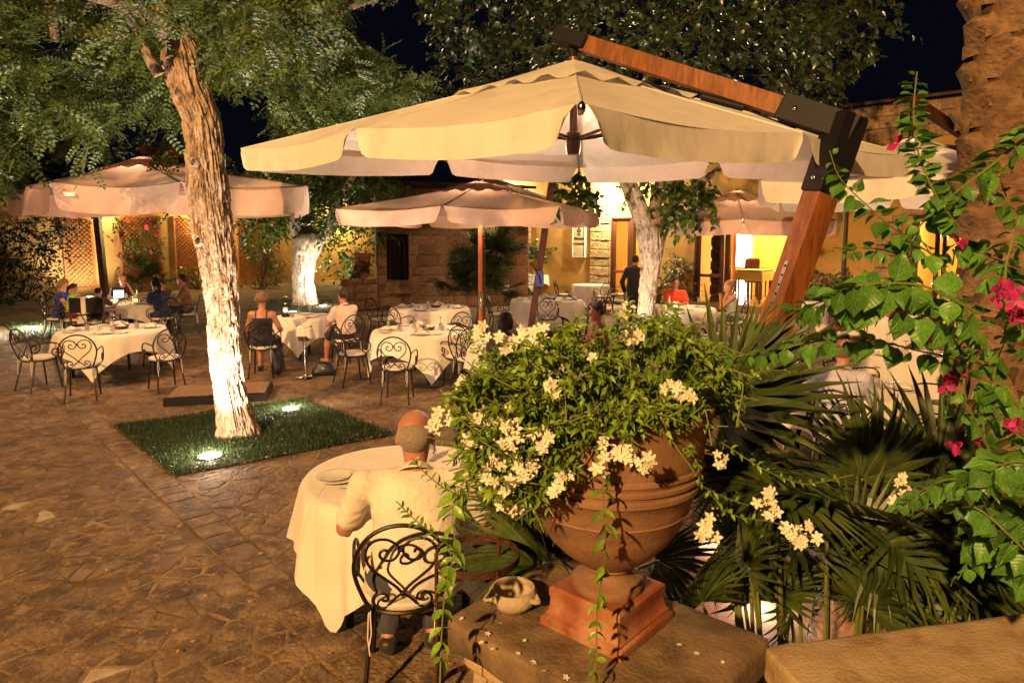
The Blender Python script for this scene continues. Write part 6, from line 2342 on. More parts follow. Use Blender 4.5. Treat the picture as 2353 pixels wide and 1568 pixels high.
# right hand side
seated('j1', 'man in an orange polo shirt facing the camera', lean=.12, skin_c=TAN, top=(.72, .055, .015), sleeve=.6, hair='short', hair_c=(.02, .012, .01), pitch=.12, hands=(V3(-.16, .40, .80), V3(.02, .42, .80)), face_front=True, h=.011, wr=.005)
seated('j2', 'bare armed woman with pinned up hair and a teal print top', female=True, lean=.18, skin_c=RUDDY, top=(.36, .42, .38), sleeve=0, straps=True, bottom=(.12, .16, .14), hair='bun', hair_c=(.30, .15, .07), pitch=.1, hands=(V3(-.10, .20, 1.02), V3(.10, .26, .96)))
seated('k1', 'dark haired guest seen from behind by the leaning post', lean=.1, skin_c=TAN, top=(.03, .022, .035), hair='long', hair_c=(.012, .008, .007), female=True, pitch=.1)
seated('k2', 'woman with curly dark hair and a flower in it behind the jasmine', female=True, lean=.12, skin_c=RUDDY, top=(.25, .06, .05), sleeve=.3, hair='curly', hair_c=(.02, .010, .008), pitch=.1, yaw=.25)
seated('l3', 'man in a pale blue shirt with ruddy neck seated at the right hand table', girth=1.08, lean=.16, skin_c=RUDDY, top=(.46, .46, .56), sleeve=1.3, bottom=(.08, .07, .06), hair='fringe', hair_c=(.28, .18, .12), pitch=.25, h=.010, wr=.007, hands=(V3(-.30, .34, .74), V3(.2, .42, .80)))
# the waiter at the door
wp = at(1456, 752)
person('waiter in a black suit standing by the hall door with his back to us', wp, R(-25), stand=True, s=1.07, lean=.02, skin_c=TAN, top=(.010, .009, .011), sleeve=1.9, bottom=(.010, .009, .011), hair='short', hair_c=(.012, .008, .006), pitch=.05, long_coat=True, hands=(V3(-.27, .06, .86), V3(.27, .06, .86)), wr=.003)
# what they hold
def held(name, label, cat, key, loc, size, rx, mat, rz=0):
    l, a = CHAIRS[key]
    M = Matrix.Rotation(a, 4, 'Z')
    p = l + M.to_3x3() @ Vector(loc)
    t = thing(name, label, cat, p, a + rz)
    mb = MB()
    mb.box((0, 0, 0), size, Matrix.Rotation(rx, 3, 'X'), ch=.002)
    mb.build('casing', MT['blackmetal'], t, smooth=False)
    n = Matrix.Rotation(rx, 3, 'X') @ Vector((0, -1, 0))
    mb = MB()
    mb.box(n * (size[1] / 2 + .001), (size[0] * .9, .001, size[2] * .88), Matrix.Rotation(rx, 3, 'X'))
    mb.build('screen', mat, t, smooth=False)
    return p
p = held('smartphone', 'lit smartphone held by the blonde woman in blue', 'phone', 'c4', (.02, .43, .97), (.075, .009, .14), -.6, MT['screen'])
lamp('phone_light', 'POINT', p + Vector((-.08, .0, .06)), .5, (.55, .6, 1.0), radius=.03)
p = held('tablet', 'tablet with bright screen held up by the child', 'tablet', 'c1', (.24, .36, 1.02), (.23, .010, .17), -.15, MT['screen'])
l, a = CHAIRS['c5']
p = held('tablet', 'flat lit tablet lying before the girl in green', 'tablet', 'c5', (.10, .50, .775), (.20, .010, .26), -1.5, MT['screen'])

# ================================================================== THINGS ROUND THE TABLES
# wine cooler on its stand
t = thing('wine_cooler', 'polished wine cooler on a tall stand with a napkin over it', 'wine cooler', at(702, 868))
MB().lathe([(.001, .0), (.165, .0), (.17, .012), (.15, .022), (.03, .035), (.018, .06), (.016, .36), (.02, .56), (.018, .60)], 24).build('stand', MT['steel'], t)
MB().lathe([(.001, .60), (.085, .60), (.095, .62), (.118, .80), (.125, .82), (.121, .825), (.112, .80), (.09, .63), (.001, .62)], 24).build('bucket', MT['steel'], t)
mb = MB()
for s_ in (1, -1): mb.ball((.125 * s_, -.02, .77), .018, 8, 6)
mb.build('handle', MT['steel'], t)
mb = MB()
G = []
for v in range(9):
    row = []
    for u in range(9):
        a_ = -2.5 + 2.4 * u / 8
        if v < 3: row.append((math.cos(a_) * .125 * (v + .3) / 3, math.sin(a_) * .125 * (v + .3) / 3, .84 + .01 * math.sin(u)))
        else: row.append((math.cos(a_) * (.135 + .01 * math.sin(u * 2.2)), math.sin(a_) * (.135 + .01 * math.sin(u * 2.2)), .84 - .026 * (v - 2) * (1.3 if u > 5 else 1)))
    G.append(row)
mb.grid(G)
mb.build('napkin', MT['cloth'], t)
MB().lathe([(.001, .7), (.038, .7), (.038, .86), (.015, .92), (.014, .98), (.001, .98)], 14, (.02, .02, 0), Matrix.Rotation(.5, 3, 'Y')).build('bottle', MT['blackmetal'], t)
# handbag on the ground
def bag(label, p, w_, d_, h_, rz, name='handbag'):
    t = thing(name, label, 'bag', p, rz)
    sd = SDF(.012)
    sd.ell((0, 0, h_ * .42), (w_ / 2, d_ / 2, h_ * .45), k=.02)
    sd.cap((-w_ * .38, 0, .06), (w_ * .38, 0, .06), d_ * .42, k=.05)
    sd.cap((-w_ * .3, 0, h_ * .8), (w_ * .34, 0, h_ * .7), .03, k=.06)
    sd.cut((0, 0, .002), (0, 0, -1))
    link('body', sd.mesh('body', MT['leather'], .008, 3), t)
    MB().tube(catmull([(-w_ * .35, 0, h_ * .7), (-w_ * .2, -d_ * .4, h_ * .95), (w_ * .2, -d_ * .4, h_ * .9), (w_ * .35, 0, h_ * .65)], 5), .009, 6).build('strap', MT['leather'], t)
    MB().ball((0, -d_ * .48, h_ * .5), .014, 8, 6).build('clasp', MT['steel'], t)
    return t
bag('black slouchy handbag standing on the paving under the couple table', at(744, 862), .32, .16, .25, .2)
# dark coat hanging down behind the woman's chair
l, a = CHAIRS['d1']
t = thing('jacket', 'black jacket hanging off the chair of the woman in black', 'jacket', l + Matrix.Rotation(a, 3, 'Z') @ Vector((.20, .08, 0)), a)
mb = MB()
G = []
for v in range(11):
    z = .56 - .053 * v
    row = []
    for u in range(13):
        th = 2 * PI * u / 12
        r = .075 + .035 * v / 10 + .018 * math.sin(3 * th + v * .4)
        row.append((r * math.cos(th) * .8, r * math.sin(th) * 1.25 + .02 * math.sin(v * .6), z))
    G.append(row)
mb.grid([list(reversed(r)) for r in G])
mb.build('cloth_fold', MT['leather'], t)
MB().tube([(0, .02, .56), (.05, .0, .30), (.08, -.02, .06)], [.04, .05, .045], 8).build('sleeve', MT['leather'], t)
# dark jacket over the girl's chair back
l, a = CHAIRS['c5']
M = Matrix.Rotation(a, 3, 'Z')
t = thing('folding_chair', 'dark canvas backed chair behind the girl in green', 'chair', at(205, 800), R(-8))
mb = MB()
mb.box((0, 0, .86), (.74, .03, .30), ch=.008)
mb.build('backrest', MT['leather'], t, smooth=False)
MB().box((-.05, -.022, .86), (.10, .012, .30)).build('stripe', MT['cushion'], t, smooth=False)
for s_ in (1, -1):
    MB().beam((.37 * s_, 0, 0), (.37 * s_, 0, 1.0), .03, .03).build('leg', MT['darkteak'], t, smooth=False)
    MB().beam((.37 * s_, .45, 0), (.37 * s_, .45, .62), .03, .03).build('leg', MT['darkteak'], t, smooth=False)
    MB().box((.37 * s_, .22, .63), (.05, .52, .025)).build('armrest', MT['darkteak'], t, smooth=False)
MB().box((0, .23, .45), (.71, .44, .03), ch=.006).build('seat', MT['leather'], t, smooth=False)
# serving trolley at the right
t = thing('serving_trolley', 'brown wooden serving trolley behind the right hand tables', 'trolley', at(2010, 806) + Vector((.1, .9, 0)), .3)
for (x, y) in ((-.38, -.22), (.38, -.22), (-.38, .22), (.38, .22)):
    o = MB().beam((x, y, .06), (x, y, .86), .04, .04).build('leg', MT['teak'], t, smooth=False)
    MB().lathe([(.001, -.014), (.05, -.014), (.05, .014), (.001, .014)], 14, (x, y, .05), Matrix.Rotation(R(90), 3, 'X')).build('wheel', MT['blackmetal'], t)
for z in (.32, .84): MB().box((0, 0, z), (.84, .52, .025), ch=.006).build('shelf', MT['teak'], t, smooth=False)
# inside the main room: yellow clothed tables, chairs, buffet
def room_pt(s_, d_): return FP + FE * s_ - FN * d_
def indoor_table(label, s_, d_, w_, dd):
    t = thing('dining_table', label, 'table', room_pt(s_, d_) + Vector((0, 0, .17)), R(-45))
    t.scale = (1, 1, 1.28)
    for x in (-1, 1):
        for y in (-1, 1): MB().beam((x * (w_ / 2 - .06), y * (dd / 2 - .06), .024), (x * (w_ / 2 - .06), y * (dd / 2 - .06), .78), .04, .04).build('leg', MT['doorwood'], t, smooth=False)
    MB().box((0, 0, .79), (w_, dd, .03), ch=.005).build('tabletop', MT['doorwood'], t, smooth=False)
    mb = MB()
    G = []
    for v in range(15):
        row = []
        for u in range(15):
            x, y = (u / 14 - .5) * (w_ + .5), (v / 14 - .5) * (dd + .5)
            ox, oy = max(0, abs(x) - w_ / 2), max(0, abs(y) - dd / 2)
            xx = max(-w_ / 2, min(w_ / 2, x)) + math.copysign(min(ox, .02) + .1 * ox + .0, x)
            yy = max(-dd / 2, min(dd / 2, y)) + math.copysign(min(oy, .02) + .1 * oy, y)
            row.append((xx + (.01 * math.sin(9 * y) if ox else 0), yy + (.01 * math.sin(9 * x) if oy else 0), .81 - math.hypot(ox, oy)))
        G.append(row)
    mb.grid(G)
    c = mb.build('tablecloth', MT['ycloth'], ang=180)
    c.location = room_pt(s_, d_) + Vector((0, 0, .17))
    c.scale = (1, 1, 1.28)
    c.rotation_euler = (0, 0, R(-45))
    tag(c, 'yellow cloth on the ' + label.replace('indoor ', ''), 'tablecloth')
indoor_table('indoor high table just inside the main door', .0, .95, .8, .8)
indoor_table('indoor table further back in the lit dining room', -1.0, 2.3, 1.0, .8)
def indoor_chair(label, s_, d_, rz):
    t = thing('wooden_chair', label, 'chair', room_pt(s_, d_) + Vector((0, 0, .17)), rz)
    t.scale = (1, 1, 1.2)
    for x in (-.2, .2):
        MB().beam((x, -.2, .024), (x, -.24, 1.1), .035, .035).build('leg', MT['doorwood'], t, smooth=False)
        MB().beam((x, .2, .024), (x, .2, .5), .035, .035).build('leg', MT['doorwood'], t, smooth=False)
    MB().box((0, 0, .51), (.46, .46, .05), ch=.01).build('seat', MT['doorwood'], t, smooth=False)
    MB().box((0, -.23, .95), (.46, .03, .32), ch=.01).build('backrest', MT['doorwood'], t, smooth=False)
indoor_chair('brown wooden chair with solid back at the rear indoor table', -.45, 1.85, R(-35))
indoor_chair('brown wooden chair nearer the white doorway in the dining room', -.75, 2.7, R(-60))
t = thing('buffet_table', 'long buffet with pleated cream skirt inside the main door', 'table', room_pt(1.05, 1.75) + Vector((0, 0, .18)), R(-45))
t.scale = (1, 1, 1.2)
MB().box((0, 0, .80), (1.6, .7, .03), ch=.005).build('tabletop', MT['cloth'], t, smooth=False)
mb = MB()
G = [[( -.8 + 1.6 * u / 90, -.35 - .012 * math.sin(u * 1.4) - .02 * v, .80 - .77 * v) for u in range(91)] for v in (0, 1)]
mb.grid([list(reversed(r)) for r in G])
G = [[(-.8, .35 - .7 * u / 20, .80 - .77 * v) for u in range(21)] for v in (0, 1)]
mb.grid(G)
mb.build('pleated_skirt', MT['cloth'], t)
for x in (-.7, .7):
    for y in (-.28, .28): MB().beam((x, y, .024), (x, y, .79), .05, .05).build('leg', MT['doorwood'], t, smooth=False)

# ---- pots and flowering shrubs by the front
def pot(label, p, r, h_, mat='terracotta', name='flower_pot'):
    t = thing(name, label, 'pot', p)
    MB().lathe([(.001, 0), (r * .62, 0), (r * .7, .02), (r * .9, h_ * .45), (r * .98, h_ * .78), (r * 1.0, h_ * .84), (r * 1.14, h_ * .86), (r * 1.16, h_ * .97), (r * 1.1, h_), (r * .98, h_), (r * .94, h_ * .9), (.001, h_ * .88)], 28).build('vessel', MT[mat], t)
    return t
op = fac(-2.55, 0, .75)
pot('terracotta pot of the oleander left of the main door', op, .3, .45)
bush('oleander', 'rounded oleander with pale pink blooms behind the orange shirt', 'shrub', op + Vector((0, 0, .38)), [(1508, 612), (1530, 598), (1570, 605), (1592, 630), (1594, 690), (1570, 705), (1515, 700)], 34, .45, (.4, 2.2), MT['leaf_lit'], per=14, s0=.12, flower=MT['pinkflower'], nf=330, rb=(.18, .28), fs=.045, group='oleanders')
op2 = at(1920, 742)
pot('terracotta pot of the oleander right of the big wooden post', op2, .32, .5)
bush('oleander', 'rounded oleander with pale pink blooms by the rain pipe', 'shrub', op2 + Vector((0, 0, .42)), [(1845, 660), (1870, 635), (1915, 625), (1960, 635), (1990, 665), (1975, 720), (1920, 735), (1860, 720)], 46, .5, (.3, 2.2), MT['leaf_lit'], per=14, s0=.11, flower=MT['pinkflower'], nf=420, rb=(.18, .28), fs=.04, group='oleanders')
# geranium pot on an iron stand
gp = fac(-8.25, 0, .8)
t = thing('pot_stand', 'tall thin iron stand holding the geranium pot', 'stand', gp)
for q in range(4):
    a_ = PI / 4 + q * PI / 2
    MB().beam((.22 * math.cos(a_), .22 * math.sin(a_), 0), (.22 * math.cos(a_), .22 * math.sin(a_), .80), .02, .02).build('leg', MT['iron'], t, smooth=False)
MB().lathe([(.001, .80), (.26, .80), (.26, .82), (.001, .82)], 20).build('shelf', MT['iron'], t)
gp2 = gp + Vector((0, 0, .82))
pot('big terracotta geranium pot beside the kitchen doorway', gp2, .30, .62)
bush('geranium', 'green geranium with white and red flowers in the pot by the kitchen doorway', 'plant', gp2 + Vector((0, 0, .55)), [(1192, 595), (1205, 568), (1245, 565), (1262, 580), (1255, 600), (1215, 605), (1200, 620)], 20, .3, (1.3, 2.8), MT['leaf_lit'], per=12, s0=.12, tmpl=HEART, flower=MT['petal'], nf=36, rb=(.14, .22), fs=.06)
# pots on the low wall by the hut
lp = Vector((HL.x - .55, HL.y - .25, .95))
pot('orange terracotta vase on the low wall left of the hut', lp + Vector((.1, .1, 0)), .26, .75, 'redterra', 'terracotta_vase')
bush('potted_shrub', 'small dark green bushy shrub on the low wall left of the hut', 'shrub', lp + Vector((-.15, -.2, .0)), [(815, 590), (830, 575), (848, 590), (850, 630), (815, 630)], 14, .15, (.9, 2.1), MT['leaf_dark'], s0=.08, rb=(.12, .2))

# ---- recessed spot lamps in the lawns, each with its beam
def uplight(label, p, target, e, color=COOL, cone=95, r=.11, hood=True):
    t = thing('ground_spotlight', label, 'spotlight', p, 0, 'ground spotlights')
    MB().lathe([(.001, -.04), (r * 1.2, -.04), (r * 1.2, .012), (r * 1.08, .016), (r, .01), (r, .0), (.001, -.002)], 24).build('housing', MT['steel'], t)
    MB().lathe([(.001, .008), (r * .99, .006)], 24).build('lens', MT['white_lamp'], t)
    lamp('ground_spotlight_beam', 'SPOT', p + Vector((0, 0, .065)), e, color, target, cone, .7, .06)
    # spill that whitens the grass beside the lamp
    lamp('ground_spotlight_spill', 'POINT', p + Vector((0, 0, .13)), e * .06, color, radius=.05)
WHT = (1.0, .80, .58)
uplight('bright recessed spotlight in the near lawn in front of the big tree', at(482, 1048, .02), (-3.3, 7.6, 4.0), 650, WHT, 125)
uplight('bright recessed spotlight in the near lawn behind the big tree', at(667, 940, .02), (-2.6, 8.6, 4.0), 700, WHT, 130)
uplight('recessed spotlight in the small lawn at the far left', at(72, 752, .02), (-8.3, 11.0, 4.0), 2000, WHT, 130)
uplight('recessed spotlight at the foot of the pollarded tree', at(742, 702, .02), (o2.x + .1, o2.y, 3.0), 550, WHT, 120)
uplight('assumed recessed spotlight in the small lawn hidden behind the couple table', at(672, 716, .02), (o2.x, o2.y, 2.6), 330, WHT, 120)  # unseen lamp, assumed behind the table
sp3 = o3 + Vector((-.9, -1.3, .02))
uplight('assumed recessed spotlight in front of the mulberry by the restaurant', sp3, o3 + Vector((.1, 0, 2.6)), 330, WHT, 100)  # lamp assumed from the lit trunk
uplight('recessed spotlight glowing under the fan palms by the parapet', at(1742, 1404, .0), (1.6, 4.2, 1.2), 110, (1.0, .72, .55), 130)
uplight('assumed recessed spotlight at the foot of the slim tree behind the family', at(205, 682, .02), o4 + Vector((.0, .0, 3.5)), 500, WHT, 110)  # lamp added to light the slim trunk
# pale slab under the palms
tag(MB().box((1.75, 3.95, .012), (1.5, 1.1, .024), Matrix.Rotation(.3, 3, 'Z'), ch=.006).build('stone_slab', MT['pinkstone'], smooth=False), kind='structure')

# ================================================================== FOREGROUND: parapet, pedestal, urn
PT = .855
U_, W_ = Vector((.745, -.667, 0)), Vector((.667, .745, 0))
pl0 = Vector((-.25, 2.38, 0))
ped_c = pl0 + U_ * .4725 + W_ * .34
ped = thing('stone_pedestal', 'weathered square stone pedestal carrying the terracotta urn', 'pedestal', ped_c, math.atan2(U_.y, U_.x))
def rough_box(name, c, d, mat, parent, amp=.006, ch=.02, n=26):
    """a block with worn edges"""
    mb = MB()
    V, F = [], []
    sd = random.random() * 50
    def face(o_, a, b, nrm):
        G = []
        for i in range(n + 1):
            row = []
            for j in range(n + 1):
                p = o_ + a * (i / n) + b * (j / n)
                row.append(p)
            G.append(row)
        mb.grid(G)
    x, y, z = d[0] / 2, d[1] / 2, d[2] / 2
    X, Y, Z = Vector((2 * x, 0, 0)), Vector((0, 2 * y, 0)), Vector((0, 0, 2 * z))
    face(Vector((-x, -y, z)), X, Y, None)
    face(Vector((-x, -y, -z)), X, Z, None)
    face(Vector((x, -y, -z)), Y, Z, None)
    face(Vector((x, y, -z)), -X, Z, None)
    face(Vector((-x, y, -z)), -Y, Z, None)
    face(Vector((-x, y, -z)), X, -Y, None)
    P = np.array(mb.v)
    # round the edges: clamp to the inner box, then push out by the radius
    q = np.clip(P, [-x + ch, -y + ch, -z + ch], [x - ch, y - ch, z - ch])
    dlt = P - q
    L = np.linalg.norm(dlt, axis=1, keepdims=True) + 1e-9
    P = q + dlt / L * np.minimum(L, ch)
    ns = fbm(P * 9 + sd, 4) - .45
    P = P + dlt / L * (ns[:, None] * amp * 2)
    mb.v = [tuple(p + np.array(c)) for p in P]
    o = mb.build(name, mat, parent, ang=60)
    return o
rough_box('top_slab', (0, 0, PT - .065), (.945, .68, .13), MT['limestone'], ped, .010, .028)
rough_box('moulding', (0, 0, PT - .165), (.86, .60, .075), MT['parapet'], ped, .005, .03)
rough_box('shaft', (0, 0, (PT - .20) / 2), (.80, .54, PT - .20), MT['parapet'], ped, .004, .015)
pw = thing('parapet_wall', 'smooth yellowish stone parapet across the bottom right corner', 'wall', (2.74, 2.29, 0), .19)
rough_box('coping', (0, 0, .775), (3.7, .60, .14), MT['parapet'], pw, .006, .03, 40)
rough_box('wall_body', (0, 0, .345), (3.6, .44, .69), MT['parapet'], pw, .004, .015)
for k in range(7):
    p = Vector((random.uniform(-1.5, .5), random.uniform(-.2, .15), .833))
# plinth and urn
uc = Vector((.345, 2.35, PT))
urn = thing('terracotta_urn', 'large terracotta urn on a square red plinth overflowing with white jasmine', 'urn', uc, math.atan2(U_.y, U_.x))
mb = MB()
V = []
prof = [(.172, 0), (.172, .028), (.166, .034), (.160, .036), (.160, .044), (.154, .05), (.148, .07), (.146, .10), (.15, .112), (.15, .135), (.142, .142)]
rings = []
for (r, z) in prof:
    rings.append([(-r, -r, z), (r, -r, z), (r, r, z), (-r, r, z), (-r, -r, z)])
mb.grid(rings)
mb.add([(-.142, -.142, .142), (.142, -.142, .142), (.142, .142, .142), (-.142, .142, .142)], [(0, 1, 2, 3)])
mb.build('plinth', MT['redterra'], urn, ang=30)
zb = .142
up = [(.001, 0), (.125, 0), (.130, .012), (.128, .03), (.11, .04), (.088, .05), (.078, .068), (.082, .082), (.098, .092), (.098, .10), (.12, .115), (.17, .16), (.215, .21), (.250, .27), (.276, .335), (.279, .338), (.281, .342), (.279, .346), (.292, .38), (.306, .43), (.316, .435), (.318, .452), (.310, .458), (.312, .47), (.322, .475), (.324, .488), (.316, .494), (.318, .505), (.326, .512), (.326, .524), (.318, .53), (.322, .545), (.328, .60), (.340, .66), (.350, .70), (.356, .715), (.352, .73), (.336, .728), (.324, .70), (.302, .62), (.001, .58)]
UZ = .93
MB().lathe([(r, zb + z * UZ) for r, z in up], 72).build('vessel', MT['terracotta'], urn, ang=50)
MB().lathe([(.001, zb + .64 * UZ), (.309, zb + .64 * UZ)], 40).build('soil', MT['dark'], urn)
# little clay bowl
bw = at(1178, 1392, PT)
t = thing('clay_bowl', 'small pale clay bowl with lug handles on the pedestal', 'bowl', bw)
MB().lathe([(.001, 0), (.05, 0), (.075, .012), (.092, .035), (.094, .055), (.088, .070), (.082, .078), (.074, .076), (.074, .066), (.08, .05), (.07, .03), (.04, .018), (.001, .016)], 40).build('bowl', MT['clay'], t)
for a_ in (R(-30), R(200)):
    MB().tube(catmull([(.088 * math.cos(a_ - .25), .088 * math.sin(a_ - .25), .055), (.108 * math.cos(a_), .108 * math.sin(a_), .048), (.088 * math.cos(a_ + .25), .088 * math.sin(a_ + .25), .055)], 4), .010, 7).build('lug', MT['clay'], t)
# rusted iron ring stand beside the pedestal
rc = atY(1097, 1276, 2.78)
t = thing('ring_stand', 'rusted iron ring plant stand beside the pedestal', 'stand', (rc.x, rc.y, 0))
RZ = rc.z
def band(r, z, h_, th):
    return [(r - th, z - h_ / 2), (r, z - h_ / 2), (r, z + h_ / 2), (r - th, z + h_ / 2), (r - th, z - h_ / 2)]
MB().lathe(band(.180, RZ, .030, .006), 48, cap=False).build('ring', MT['rust'], t, ang=30)
for a_ in (R(60), R(180), R(300)):
    MB().tube([(.176 * math.cos(a_), .176 * math.sin(a_), RZ + .012), (.176 * math.cos(a_), .176 * math.sin(a_), .5), (.19 * math.cos(a_), .19 * math.sin(a_), .0)], .009, 6).build('leg', MT['rust'], t)
MB().lathe(band(.180, .28, .025, .006), 40, cap=False).build('lower_ring', MT['rust'], t, ang=30)

# ---- jasmine in the urn: arching stems, leaves one by one, white star flowers
jas = thing('jasmine', 'jasmine with white star flowers spilling from the terracotta urn', 'plant', uc + Vector((0, 0, .66)))
J0 = uc + Vector((0, 0, .66))
def star():
    mb = MB()
    V, F = [(0, 0, 0)], []
    for q in range(5):
        a0 = 2 * PI * q / 5
        pts = []
        for (da, r, z) in ((-.60, .40, .12), (-.44, .72, .20), (0, 1.08, .10), (.44, .72, .20), (.60, .40, .12)):
            V.append((r * math.cos(a0 + da), r * math.sin(a0 + da), z))
        V.append((.6 * math.cos(a0), .6 * math.sin(a0), .08))
        b = 1 + q * 6
        F += [(0, b, b + 5), (b, b + 1, b + 5), (b + 1, b + 2, b + 5), (b + 2, b + 3, b + 5), (b + 3, b + 4, b + 5), (b + 4, 0, b + 5)]
    mb.add(V, F)
    return mb
STAR = star().mesh('flower', MT['petal'], smooth=False)
mb = MB()
mb.tube([(0, 0, -.0), (0, 0, .5)], [.12, .05], 5)
ANTH = mb.mesh('anther', MT['yellow'])
bm_ = MB()
bm_.ball((0, 0, .3), .32, 8, 5, (.8, .8, 1.5))
BUD = bm_.mesh('bud', MT['petal'])
LEAFJ = []
for q in range(3):
    T, F = LEAF
    mb = MB()
    W2 = [(0, 0, 0), (-.14, .15, .05), (-.21, .4, .10), (-.15, .7, .06), (0, 1, -.12 - .06 * q), (.15, .7, .06), (.21, .4, .10), (.14, .15, .05), (0, .3, .0), (0, .65, -.02 * q)]
    mb.add(W2, [(0, 8, 1), (1, 8, 2), (2, 8, 3), (8, 9, 3), (3, 9, 4), (9, 5, 4), (8, 5, 9), (8, 6, 5), (7, 6, 8), (0, 7, 8)])
    LEAFJ.append(mb.mesh('leaf', MT['leaf_jas1'], smooth=True))
LJ = (np.array(W2), np.array([(0, 8, 1), (1, 8, 2), (2, 8, 3), (8, 9, 3), (3, 9, 4), (9, 5, 4), (8, 5, 9), (8, 6, 5), (7, 6, 8), (0, 7, 8)]))
def frame(d, up=None):
    y = Vector(d).normalized()
    z = Vector(up if up is not None else (random.gauss(0, .5), random.gauss(0, .5) - .3, 1))
    x = y.cross(z)
    if x.length < 1e-3: x = y.orthogonal()
    x.normalize()
    z = x.cross(y)
    return Matrix((x, y, z)).transposed()
LP, LD, LS = [], [], []          # jasmine leaves of the mass
singles = []
stems = MB()
def jstem(pts, nl, s=.036, w_=.0022, single=False, pair=True):
    P = catmull(pts, 8)
    stems.tube([Vector(p) - J0 for p in P], w_, 4)
    m = len(P)
    for k in range(nl):
        t = .08 + .9 * k / nl
        i = min(m - 2, int(t * (m - 1)))
        p = Vector(P[i])
        d = (Vector(P[i + 1]) - p).normalized()
        for sd in ((1, -1) if pair else (1 if k % 2 else -1,)):
            side = d.cross(Vector((random.gauss(0, .4), -.6, 1))).normalized() * sd
            dd = d * .55 + side * .8 + Vector((random.gauss(0, .25), random.gauss(0, .25) - .15, random.gauss(0, .25) - .05))
            sc = s * random.uniform(.7, 1.25) * (1 - .35 * t)
            if single: singles.append((p, dd, sc))
            else:
                LP.append(p - J0)
                LD.append(dd)
                LS.append(sc)
okj = [(1015, 960), (1050, 880), (1075, 830), (1080, 790), (1130, 770), (1200, 790), (1260, 770), (1300, 740), (1340, 770), (1420, 720), (1450, 740), (1520, 730), (1560, 700), (1600, 760), (1660, 800), (1720, 850), (1740, 905), (1700, 930), (1640, 930), (1600, 960), (1560, 1010), (1440, 1050), (1330, 1020), (1290, 1100), (1220, 1180), (1130, 1150), (1090, 1080), (1030, 1030)]
n = 0
while n < 520:
    vx, vy = random.uniform(1010, 1750), random.uniform(700, 1190)
    if not inpoly(vx, vy, okj): continue
    # depth: a dome round the urn's axis
    cx = (vx - 1390) / 360.0
    Y = 2.30 + random.uniform(-.34, .42) * math.sqrt(max(.05, 1 - .8 * cx * cx)) - (.05 if vy > 1000 else 0)
    p = atY(vx, vy, Y)
    base = J0 + Vector(((p.x - J0.x) * .45, (p.y - J0.y) * .45, max(-.1, (p.z - J0.z) * .35)))
    o_ = (p - J0)
    d = o_.normalized() if o_.length > .01 else Vector((0, 0, 1))
    e = p + Vector((random.gauss(0, .05), random.gauss(0, .05), random.gauss(-.01, .05)))
    jstem([p - d * .10 + Vector((0, 0, .02)), p - d * .03 + Vector((random.gauss(0, .015), random.gauss(0, .015), .015)), e], random.randint(5, 8), .043)
    n += 1
okf = [(1040, 900), (1120, 860), (1330, 950), (1480, 930), (1600, 930), (1560, 985), (1440, 1000), (1330, 1030), (1250, 1150), (1160, 1170), (1090, 1080)]
n = 0
while n < 240:
    vx, vy = random.uniform(1040, 1620), random.uniform(860, 1190)
    if not inpoly(vx, vy, okf): continue
    p = atY(vx, vy, random.uniform(1.92, 2.06))
    a_ = random.uniform(-.6, 3.74)
    jstem([p + Vector((random.gauss(0, .03), .10, -.03)), p + Vector((0, .04, .0)), p, p + Vector((.07 * math.cos(a_), -.03, .07 * math.sin(a_)))], random.randint(5, 8), .044)
    n += 1
def pxs(lst): return [atY(*q) for q in lst]
# trailing sprays, leaf by leaf
jstem(pxs([(1392, 1010, 2.0), (1385, 1090, 1.93), (1390, 1200, 1.93), (1386, 1300, 1.95), (1372, 1400, 1.98), (1370, 1500, 1.94), (1360, 1575, 1.92)]), 17, .060, .003, True)
jstem(pxs([(1130, 1010, 2.2), (1070, 1100, 2.15), (1040, 1170, 2.12), (1045, 1260, 2.1), (1025, 1340, 2.1), (1015, 1440, 2.08), (1010, 1580, 2.05)]), 19, .072, .003, True)
jstem(pxs([(1075, 1145, 2.13), (1020, 1120, 2.1), (970, 1080, 2.1), (945, 1050, 2.1)]), 10, .034, .002, True)
jstem(pxs([(1060, 1270, 2.1), (1000, 1230, 2.08), (950, 1190, 2.08), (910, 1150, 2.08)]), 11, .038, .002, True)
jstem(pxs([(1560, 1010, 2.1), (1600, 1060, 2.05), (1610, 1110, 2.05), (1660, 1140, 2.1), (1720, 1160, 2.15)]), 12, .034, .002, True)
jstem(pxs([(1600, 980, 2.2), (1680, 1030, 2.2), (1760, 1080, 2.2), (1850, 1110, 2.25), (1960, 1090, 2.3)]), 14, .034, .002, True)
jstem(pxs([(1650, 900, 2.3), (1720, 860, 2.35), (1790, 850, 2.4), (1850, 860, 2.45)]), 9, .036, .002, True)
jstem(pxs([(1620, 1120, 2.1), (1680, 1180, 2.1), (1780, 1200, 2.15), (1880, 1240, 2.2)]), 10, .030, .002, True)
jstem(pxs([(1430, 780, 2.2), (1445, 720, 2.2), (1438, 670, 2.2)]), 7, .042, .002, True)
jstem(pxs([(1300, 800, 2.2), (1330, 740, 2.2), (1345, 700, 2.22)]), 7, .040, .002, True)
jstem(pxs([(1540, 790, 2.25), (1555, 730, 2.25), (1560, 690, 2.25)]), 7, .042, .002, True)
jstem(pxs([(1120, 830, 2.25), (1095, 790, 2.25), (1080, 760, 2.25)]), 6, .036, .002, True)
V, F = leaf_cloud(np.array(LP), np.array([tuple(q) for q in LD]), np.array(LS), LJ)
tag(link('leaves', mesh_np('leaves', V, F, MT['leaf_jas']), jas), kind='stuff')
for (p, d, s_) in singles:
    o = link('leaf', random.choice(LEAFJ), jas)
    o.matrix_local = Matrix.Translation(p - J0) @ frame(d).to_4x4() @ Matrix.Scale(s_, 4)
